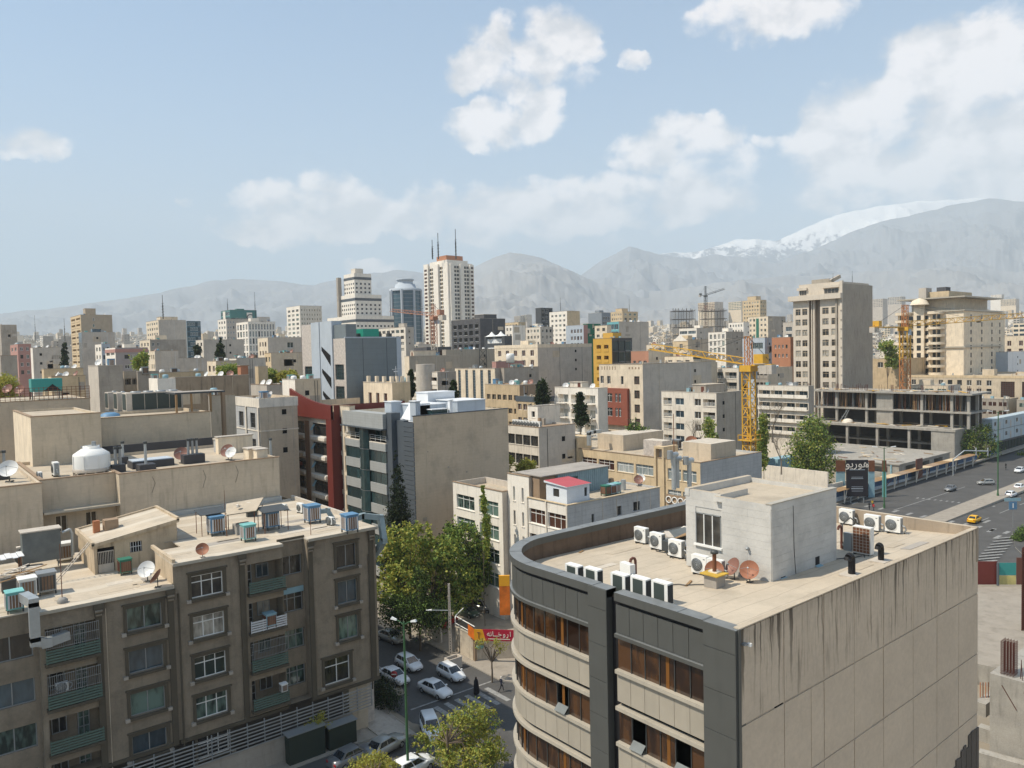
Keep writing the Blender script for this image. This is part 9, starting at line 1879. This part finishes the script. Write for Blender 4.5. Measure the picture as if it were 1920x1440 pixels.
b0=at_v_or(604,1432,64);b0=Vector((at_v(604,1432,61.6).x,61.6,1.2));dd=(b0-Vector((0,0,36))).dot(CF);tree('thin young street tree in front of the louvred screen',b0,blobs_px(b0,dd,[(592,1352,16,10),(607,1345,10,10),(585,1372,10,8),(612,1362,8,8)]),420,.10,['leaf_spring','leaf_yellow'],2.4,.07,limbs=7,clump=.6)
b0=at_z(923,1278,.1);dd=(b0-Vector((0,0,36))).dot(CF);tree('nearly bare young tree on the pavement in front of the banner wall',b0,blobs_px(b0,dd,[(905,1205,14,8),(930,1208,16,10),(942,1215,10,10),(898,1212,10,6)]),520,.10,['leaf_spring','leaf_yellow'],2.8,.11,limbs=10,clump=.6)
b0=at_z(708,1290,.1);dd=(b0-Vector((0,0,36))).dot(CF)
t=tree('dense dark hedge between the steps and the side street',Vector((37.2,72,.1)),[(0,-4.8,1.1,1.4,2.2,1.3),(.1,-2,1.2,1.4,2.2,1.4),(0,1,1.2,1.3,2.2,1.4)],9000,.10,['leaf_dark','leaf_cypress'],.5,.1,name='hedge',clump=.5)
t['category']='hedge'
b0=at_v_or(1522,925,186);tree('tall pale-green poplar beside the billboard',b0,blobs_px(b0,186,[(1525,802,24,22),(1512,830,28,28),(1540,835,22,30),(1515,865,32,30),(1540,880,30,30),(1505,890,26,22),(1500,850,16,30)]),11000,.30,['leaf_mid','leaf_spring','leaf_dark'],6,.3,limbs=9,clump=.4,weights=[.45,.35,.2])
for(x,y,d,bl,lb)in((1830,880,228,[(1835,812,24,16),(1810,830,20,18),(1845,838,26,20),(1820,855,20,16)],'leafy boulevard tree behind the signal arm'),(1890,860,262,[(1895,830,20,12),(1870,838,16,12)],'dark tree row under the stacked cabins'),(1925,880,236,[(1925,858,14,10),(1912,862,8,8)],'leafy branch tip at the right picture edge above the cars')):
 b0=at_v_or(x,y,d);tree(lb,b0,blobs_px(b0,d,bl),7000,.24,['leaf_mid','leaf_dark','leaf_spring'],3,.2,limbs=6,clump=.42,weights=[.45,.35,.2])
b0=at_v_or(1908,1010,150);t=tree('low clipped hedge on the boulevard corner by the blue sign',at_z(1912,1012,.1),[(0,0,.6,2.4,1.2,.8),(4,0.5,.6,2.4,1.2,.8)],3500,.14,['leaf_mid','leaf_dark'],.4,.1,name='hedge',clump=.5);t['category']='hedge'
for(x,y,d,bl,m,lb)in((1190,830,150,[(1190,800,16,12),(1186,820,26,14),(1205,815,16,14)],'d','rounded dark pine tree left of the cream balconied block'),(1328,850,150,[(1328,800,10,16),(1332,825,12,20)],'m','sparse green tree in front of the cream balconied block'),(1432,850,170,[(1432,790,9,14),(1430,815,10,20)],'m','slim bright green tree right of the crane mast'),(1088,800,160,[(1088,745,7,12),(1089,765,10,14),(1090,785,12,12)],'c','dark conifer in front of the white balcony house'),(1016,770,175,[(1016,725,9,14),(1016,748,12,16)],'c','dark bushy cypress beside the slate-roofed wing'),(771,745,150,[(771,705,4,14),(772,728,6,16)],'c','narrow cypress left of the stair tower block'),(850,745,150,[(850,722,5,10),(850,738,8,10)],'c','small fir in front of the striped office'),(413,668,235,[(413,641,3,7),(413,652,6,7),(413,664,8,6)],'c','mid-distance conifer with level branches, left'),(121,680,260,[(121,655,4,12),(121,672,6,12)],'c','dark narrow cypress below the tan tower block'),(262,698,200,[(262,680,12,12),(270,668,7,8)],'m','leafy tree between the grey blocks at left'),(424,700,175,[(424,696,20,9),(435,692,12,8)],'m','low leafy tree beside the orange hut'),(508,705,180,[(508,702,9,9)],'m','small green tree left of the blue-grey slab'),(540,712,180,[(540,705,18,10),(528,708,12,8)],'y','yellow-green tree left of the blue-grey slab'),(8,730,150,[(8,720,22,16)],'y','yellow-green tree at the left edge behind the terrace'),(1664,665,330,[(1664,650,16,10),(1672,660,12,10)],'m','green tree between the tall tower and the ornate block'),(975,880,130,[(950,868,14,12),(985,872,20,10)],'y','scrubby tree in front of the pale condenser building'),(370,665,260,[(370,655,5,7)],'c','tiny dark cypress in the middle-left district'),(905,990,99,[(905,925,4,18),(908,948,6,20),(912,975,7,20)],'m','ivy climbing the corner of the cream wing')):
 b0=at_v_or(x,y,d);kw=dict(d=['leaf_dark','leaf_mid'],m=['leaf_mid','leaf_spring'],c=['leaf_cypress','leaf_dark'],y=['leaf_spring','leaf_yellow'])[m]
 nm={'c':'conifer_tree','d':'pine_tree'}.get(m,'garden_tree')
 if m!='c' or d>175:
  x_,y_,w_,h_=bl[-1];bl=bl+[(x_,y_+h_*1.1,w_*.9,h_),(x_,y_+h_*2.3,w_*.8,h_)]
 tree(lb,b0,blobs_px(b0,d,bl),2600 if d>180 else 4200,.0016*d,kw,max(1.5,(at_d(x,bl[-1][1],d).z-b0.z)),.0005*d,name=nm,limbs=3,clump=.45)
for(x,y,d,lb)in((1465,860,160,'bare grey twiggy tree in the dark yard right of the crane'),(1305,840,150,'bare twiggy tree in front of the cream balconied block'),(1448,800,165,'bare tree beside the crane mast')):
 b0=at_v_or(x,y,d);b0.z=at_d(x,y+30,d).z;t=thing('bare_tree',lb,'tree',(b0.x,b0.y,b0.z));q=MB();rr=random.Random(x);q.tube((0,0,0),(0,0,3),.18,.12,'bark_pale',6,False);q.build('trunk',t)
 q=MB()
 def br(p,dr,l,r,k):
  e=p+dr*l;q.tube(p,e,r,r*.6,'bark_pale',4,False)
  if k:
   for _ in range(3):br(e,(dr+Vector((rr.uniform(-.7,.7),rr.uniform(-.7,.7),rr.uniform(-.2,.5)))).normalized(),l*.68,r*.55,k-1)
 for _ in range(4):br(Vector((0,0,3)),Vector((rr.uniform(-.6,.6),rr.uniform(-.6,.6),1)).normalized(),2.4,.09,4)
 q.build('branches',t)
def overlaps(u0,v0,u1,v1):
 for f in FOOT:
  if u0<f[2]and u1>f[0]and v0<f[3]and v1>f[1]:return True
 return False
def bearing_px(u,v):
 q=Vector((u,v,-CH+20));dp=q.dot(CF);return 960+FPX*q.dot(CX)/dp if dp>1 else-9999
def visible_clear(u,v,ztop,r):
 """keep invented houses from rising in front of surveyed ones"""
 x=bearing_px(u,v)
 return-250<x<2200
cand=[];rr=random.Random(21)
U=60
step=17.0
gu=40.0
while gu<2900:
 gv=-250.0
 while gv<3200:
  if not((int(gu/step)%4)==0 and rr.random()<.8):
   w,l=step*rr.uniform(.75,.98),rr.uniform(8,20 if gu+abs(gv)>420 else 24);u,v=gu+rr.uniform(0,2),gv
   r=math.hypot(u,v)
   x=bearing_px(u,v)
   if 95<r<3200 and-120<x<2060:cand.append((r,u,v,w,l,x))
   gv+=l+rr.choice((0,0,.6,3,9))
  else:gv+=20
 gu+=step
 if gu>260:step=13.0
 if gu>900:step=17.0
cand.sort()
WC=['cream','offwhite','beige','cement_light','cement','sand','cement_warm','white','cement_light','cement']
WN=dict(cream='cream',offwhite='off-white',beige='beige',cement_light='pale grey',cement='grey',sand='sand-coloured',cement_warm='greyish brown',white='white')
def region(x,r):
 a=('far left edge','near the tan tower','near the teal tower','by the blue-grey slab','below the tallest tower','left of the yellow-framed building','behind the yellow-framed building','left of the slab tower','by the ornate block','at the right edge')
 return a[max(0,min(9,int((x+60)/205)))]
def block_mesh(w,l,h,mL,mR,seed,extra,fl=3.2):
 rr_=random.Random(seed);mb=MB();hr=h-.5
 def wallf(pts,m):mb.face(pts,m)
 wallf([(0,l,0),(0,0,0),(0,0,h),(0,l,h)],mL);wallf([(0,0,0),(w,0,0),(w,0,h),(0,0,h)],mR);wallf([(w,0,0),(w,l,0),(w,l,h),(w,0,h)],mR);wallf([(w,l,0),(0,l,0),(0,l,h),(w,l,h)],mR)
 t=.3
 mb.face([(t,t,hr),(w-t,t,hr),(w-t,l-t,hr),(t,l-t,hr)],rr_.choice(('roof','roof_pale','roof_grey','roof')))
 for a,b_ in(((0,0),(w,0)),((w,0),(w,l)),((w,l),(0,l)),((0,l),(0,0))):pass
 mb.face([(0,0,h),(w,0,h),(w-t,t,h),(t,t,h)],mR);mb.face([(w,0,h),(w,l,h),(w-t,l-t,h),(w-t,t,h)],mR);mb.face([(w,l,h),(0,l,h),(t,l-t,h),(w-t,l-t,h)],mR);mb.face([(0,l,h),(0,0,h),(t,t,h),(t,l-t,h)],mL)
 mb.face([(w-t,t,h),(w-t,l-t,h),(w-t,l-t,hr),(w-t,t,hr)][::-1],mR);mb.face([(w-t,l-t,h),(t,l-t,h),(t,l-t,hr),(w-t,l-t,hr)][::-1],mR);mb.face([(t,t,h),(w-t,t,h),(w-t,t,hr),(t,t,hr)],mR)
 wm=MB();n=max(2,int(l/3.4));pm=rr_.choice(('pane_dark','pane_dark','pane_green','brown_pane','pane_blue'));ww=rr_.uniform(.42,.8)
 band_=rr_.random()<.25
 for k in range(min(5,int(h/fl))):
  z1=h-1.2-k*fl;z0=z1-rr_.uniform(1.4,1.9)
  if z0<.5:break
  for i in range(n):
   c=l*(i+.5)/n;q_=l/n*ww/2
   wm.face([(-.03,c+q_,z0),(-.03,c-q_,z0),(-.03,c-q_,z1),(-.03,c+q_,z1)],pm)
   if extra and not band_:wm.face([(-.05,c+.06,z0),(-.05,c-.06,z0),(-.05,c-.06,z1),(-.05,c+.06,z1)],'white_paint')
  if band_:mb.box(-.5,0.05,z0-.9,-.0,l-.05,z0-.15,mL)
 if rr_.random()<.5:
  for k in range(min(4,int(h/fl))):
   z1=h-1.4-k*fl
   for f in(.25,.7):wm.face([(w*f,-.03,z1-1.3),(w*f+1.3,-.03,z1-1.3),(w*f+1.3,-.03,z1),(w*f,-.03,z1)],pm)
 s=MB()
 if rr_.random()<.75:x0,y0=rr_.uniform(.5,w*.5),rr_.uniform(.5,l*.5);s.box(x0,y0,hr,x0+rr_.uniform(2.5,4.5),y0+rr_.uniform(3,5),h+rr_.uniform(1.6,2.6),mL,'roof_grey')
 mb.box(-.08,-.08,h+.003,w+.08,.25,h+.12,rr_.choice(('cement_light','cement','brown_wall','white')));mb.box(-.08,.251,h+.003,.25,l+.08,h+.12,'cement_light')
 for _ in range(rr_.randint(3,7)):x0,y0=rr_.uniform(.5,w-1.6),rr_.uniform(.5,l-1.6);s.box(x0,y0,hr,x0+1,y0+1,hr+1.3,rr_.choice(('white_paint','grey_metal','sky_paint','offwhite')))
 return mb,wm,s
NB=0;mass=MB();massw=MB();LABN={}
def near_limit(x,r):
 return True
for(r,u,v,w,l,x)in cand:
 zg=ground_z(u+w/2,v+l/2)
 if overlaps(u,v,u+w,v+l):continue
 if r<330 and 30<v<96 and u>30:continue
 if r<285 and 1395<x<2000:continue
 if r<200 and x<2000 and(x>1400 or r<125 and x>560):continue
 if 34<u<62 and v<140:continue
 if x>1960 and v<60:continue
 if u<36 and v<135:continue
 h=rr.choice((9.5,12.5,12.5,15.7,15.7,18.9))if r<1100 else rr.choice((12.5,15.7,18.9,22))
 if rr.random()<.03 and r>500:h+=rr.uniform(8,28)
 if r<320:h=min(h,12.5 if r<220 else 15.7)
 mL=rr.choice(WC);mR=mL if rr.random()<.5 else rr.choice(('cement','cement_light','cement_warm','beige'))
 seed=rr.randint(0,10**6)
 if NB<185:
  mb,wm,s=block_mesh(w,l,h+1,mL,mR,seed,True)
  st_=('two','three','four','five','six','seven','eight','nine','ten','eleven','twelve','many')[min(11,max(0,int(h/3.2)-2))]
  extra_=('narrow' if l<12 else 'broad' if l>16 else 'middling');row_='nearer' if r<290 else 'mid' if r<380 else 'farther' if r<440 else 'farthest'
  lb=f"{extra_} {WN[mL]} {st_}-storey house, {row_} rows, {region(x, r)}";k_=LABN.get(lb,0);LABN[lb]=k_+1
  if k_:lb=lb.replace('house,',('house with darker side walls,' if mR!=mL else 'plain house,')if k_==1 else 'box-like house,')
  t=thing('apartment_building',lb,'building',(u,v,zg-1),0,'flat-roofed houses of the city district');mb.build('wall',t)
  if wm.f:wm.build('windows',t,kind='stuff')
  if s.f:s.build('roof_units',t,kind='stuff')
  NB+=1
 else:
  if r>1200:mL=rr.choice(('white','cream','offwhite','sand','cement_light','cement'))
  mb,wm,s=block_mesh(w,l,h+2,mL,mR,seed,False)
  for src,dst in((mb,mass),(s,mass),(wm,mass if False else massw)):
   if dst is massw and r>1700:continue
   off=len(dst.v);dst.v+=[(a+u,b_+v,c+zg-2)for a,b_,c in src.v];mp=[dst.mi(m)for m in src.mats]
   dst.f+=[tuple(i+off for i in f)for f in src.f];dst.m+=[mp[k]for k in src.m];dst.sm+=src.sm
mass.build('distant_buildings',kind='stuff',label='distant mass of pale flat-roofed buildings out to the foot of the mountains',category='buildings')
massw.build('distant_windows',kind='stuff',label='windows of the distant mass of buildings',category='buildings')
for i,(x,y,d,h,w,lb)in enumerate(((1878,552,2300,60,30,'pale far tower on the right skyline'),(1838,560,2100,45,26,'far grey tower left of the pale far one on the right skyline'),(1655,560,1500,35,30,'white far block between the tall tower and the ornate block'),(1690,556,1700,45,30,'grey-blue far block beside the white far one'),(480,690-96,900,20,24,'dark small block right of the teal tower'),(1390,565,1500,40,30,'brown far block beside the cream stepped tower'),(1340,566,1500,25,40,'pale low far block behind the thin crane'),(975,592,1800,45,22,'pair of faint towers on the skyline, left one'),(988,590,1800,48,22,'pair of faint towers on the skyline, right one'),(1905,560,1900,50,34,'cream far tower at the right edge'))):
 c=at_d(x,y,d);z0=ground_z(c.x,c.y)-3;t=thing('apartment_tower',lb,'tower',(c.x,c.y,z0));mb,wm,s=block_mesh(w*.7,w,c.z-z0,rr.choice(('white','cement_light','cream')),'cement_light',i,False);mb.build('wall',t);wm.build('windows',t,kind='stuff')
P_=[];
for _ in range(420):
 a=rng.uniform(-.75,.80);r=rng.uniform(230,1500)**1.0;th=YAW-a;u,v=r*_c(th),r*_s(th)
 if overlaps(u-3,v-3,u+3,v+3)or(30<v<98 and u<420)or(r<430 and bearing_px(u,v)>1390):continue
 zz=ground_z(u,v);k=70;s_=rng.uniform(2.2,4.2);d=rng.normal(size=(k,3));P_.append(d*np.array([s_*.5,s_*.5,s_*.55])+np.array([u,v,zz+rng.uniform(6,13)]))
P_=np.concatenate(P_);me=leaf_mesh('city_trees',P_,.75,['leaf_mid','leaf_dark','leaf_spring'],rng.choice(3,len(P_),p=[.4,.4,.2]));put('city_trees',me,label='scattered street trees between the distant houses',category='trees',kind='stuff')
from mathutils import noise as mnoise
mat('mount_near',(.24,.24,.24),var=.35,scale=.0025,fine=.12,bump=0);mat('mount_mid',(.20,.21,.225),var=.35,scale=.0018,fine=.15,bump=0)
def snow_material():
 m=bpy.data.materials.new('mount_snow');nt,N,L,b=_nodes(m);geo=N.new('ShaderNodeNewGeometry');sp=N.new('ShaderNodeSeparateXYZ');L.new(geo.outputs['Position'],sp.inputs[0])
 n=N.new('ShaderNodeTexNoise');n.inputs['Scale'].default_value=.0035;n.inputs['Detail'].default_value=10;n.inputs['Roughness'].default_value=.75;L.new(geo.outputs['Position'],n.inputs[0])
 n2=N.new('ShaderNodeTexNoise');n2.inputs['Scale'].default_value=.011;n2.inputs['Detail'].default_value=6;n2.inputs['Roughness'].default_value=.7;L.new(geo.outputs['Position'],n2.inputs[0])
 a0=N.new('ShaderNodeMath');a0.operation='MULTIPLY_ADD';L.new(n2.outputs[0],a0.inputs[0]);a0.inputs[1].default_value=.35;L.new(n.outputs[0],a0.inputs[2])
 a=N.new('ShaderNodeMath');a.operation='MULTIPLY_ADD';L.new(a0.outputs[0],a.inputs[0]);a.inputs[1].default_value=3000;L.new(sp.outputs[2],a.inputs[2])
 mr=N.new('ShaderNodeMapRange');L.new(a.outputs[0],mr.inputs[0]);mr.inputs[1].default_value=SNOW0;mr.inputs[2].default_value=SNOW0+150
 mx=N.new('ShaderNodeMix');mx.data_type='RGBA';L.new(mr.outputs[0],mx.inputs[0]);mx.inputs[6].default_value=(.14,.15,.17,1);mx.inputs[7].default_value=(.92,.90,.88,1);L.new(mx.outputs[2],b.inputs['Base Color']);b.inputs['Roughness'].default_value=.9;MATS['mount_snow']=m
SNOW0=3620
snow_material()
def mountain(name,crest,d,foot_frac,m,amp,seed,foot_z=None,nrow=72,ncol=620):
 """crest: (px, py) skyline points; ridge at distance d, running down towards the city"""
 xs=[c[0]for c in crest];ys=[c[1]for c in crest];vs=[];fs=[]
 for i in range(ncol):
  x=xs[0]+(xs[-1]-xs[0])*i/(ncol-1);y=float(np.interp(x,xs,ys));y+=(mnoise.fractal(Vector((x*.02,seed,0)),1,2,5))*3.2
  c=at_d(x,y,d);fl=Vector((c.x,c.y,0))
  for k in range(nrow+1):
   f=k/nrow;s=1-(1-foot_frac)*f;p=fl*s;base=ground_z(p.x,p.y)if math.hypot(p.x,p.y)<3000 else ground_z(3000*p.x/math.hypot(p.x,p.y),3000*p.y/math.hypot(p.x,p.y))-40
   hcrest=c.z-base;prof=(1-f)**1.25
   nz_=mnoise.ridged_multi_fractal(Vector((p.x/1700,p.y/1700,seed)),.9,2.1,7,1.0,2.0)-1.0
   nz_+=.35*(mnoise.ridged_multi_fractal(Vector((p.x/520,p.y/520,seed+5)),.9,2.1,5,1.0,2.0)-1.0);z=base+hcrest*prof+amp*nz_*(f**.6)*(1-f)**.5*1.6
   vs.append((p.x,p.y,min(z,CH+(c.z-CH)*s*1.0-(2 if k else 0))if k else c.z))
  p=fl*1.12;vs.append((p.x,p.y,c.z*.55))
 n=nrow+2
 for i in range(ncol-1):
  for k in range(nrow):fs.append((i*n+k,i*n+k+1,(i+1)*n+k+1,(i+1)*n+k))
  fs.append((i*n,(i+1)*n,(i+1)*n+n-1,i*n+n-1))
 mb=MB();mb.mesh(vs,fs,m,True);mb.build(name,kind='structure')
mountain('snow_mountains',[(1040,560),(1180,500),(1240,475),(1300,472),(1340,462),(1380,449),(1420,448),(1455,452),(1500,432),(1540,415),(1580,402),(1640,388),(1720,379),(1800,376),(1850,371),(1900,377),(2000,400),(2200,430),(2500,500)],13500,.74,'mount_snow',520,3.3)
mountain('mountains',[(980,590),(1060,535),(1120,492),(1180,463),(1240,478),(1300,486),(1340,478),(1400,482),(1450,494),(1500,476),(1550,456),(1600,434),(1650,416),(1720,402),(1790,383),(1850,372),(1920,380),(2100,420),(2400,500)],10500,.55,'mount_mid',420,7.7)
mountain('foothills',[(800,590),(850,535),(890,500),(930,480),(955,473),(985,477),(1020,486),(1060,503),(1100,522),(1180,545),(1260,545),(1340,530),(1450,520),(1560,515),(1700,505),(1800,500),(1920,505),(2200,540)],7600,.50,'mount_near',260,12.1)
mountain('west_hills',[(-700,640),(-300,605),(0,588),(130,574),(230,560),(300,548),(400,526),(460,523),(520,528),(590,534),(640,522),(700,512),(745,506),(800,512),(860,530),(920,560),(1000,600)],9800,.6,'mount_mid',260,21.9)
def haze():
 m=bpy.data.materials.new('haze_air');m.use_nodes=True;nt=m.node_tree;N=nt.nodes;N.clear();o=N.new('ShaderNodeOutputMaterial');v=N.new('ShaderNodeVolumePrincipled')
 v.inputs['Color'].default_value=(.72,.82,.90,1);v.inputs['Density'].default_value=HAZE;v.inputs['Anisotropy'].default_value=0.0;nt.links.new(v.outputs[0],o.inputs['Volume'])
 mb=MB();MATS['haze_air']=m;mb.box(-19000,-19000,-60,19000,19000,3400,'haze_air');mb.build('haze',kind='stuff',label='pale haze filling the air over the city',category='haze')
HAZE=1/7800
haze()
for o in list(bpy.data.objects):
 if o.parent is None and('_proto' in o or '_x' in o):
  for c in KIDS.get(o.name,[]):
   for g in KIDS.get(c.name,[]):bpy.data.objects.remove(g)
   bpy.data.objects.remove(c)
  bpy.data.objects.remove(o)
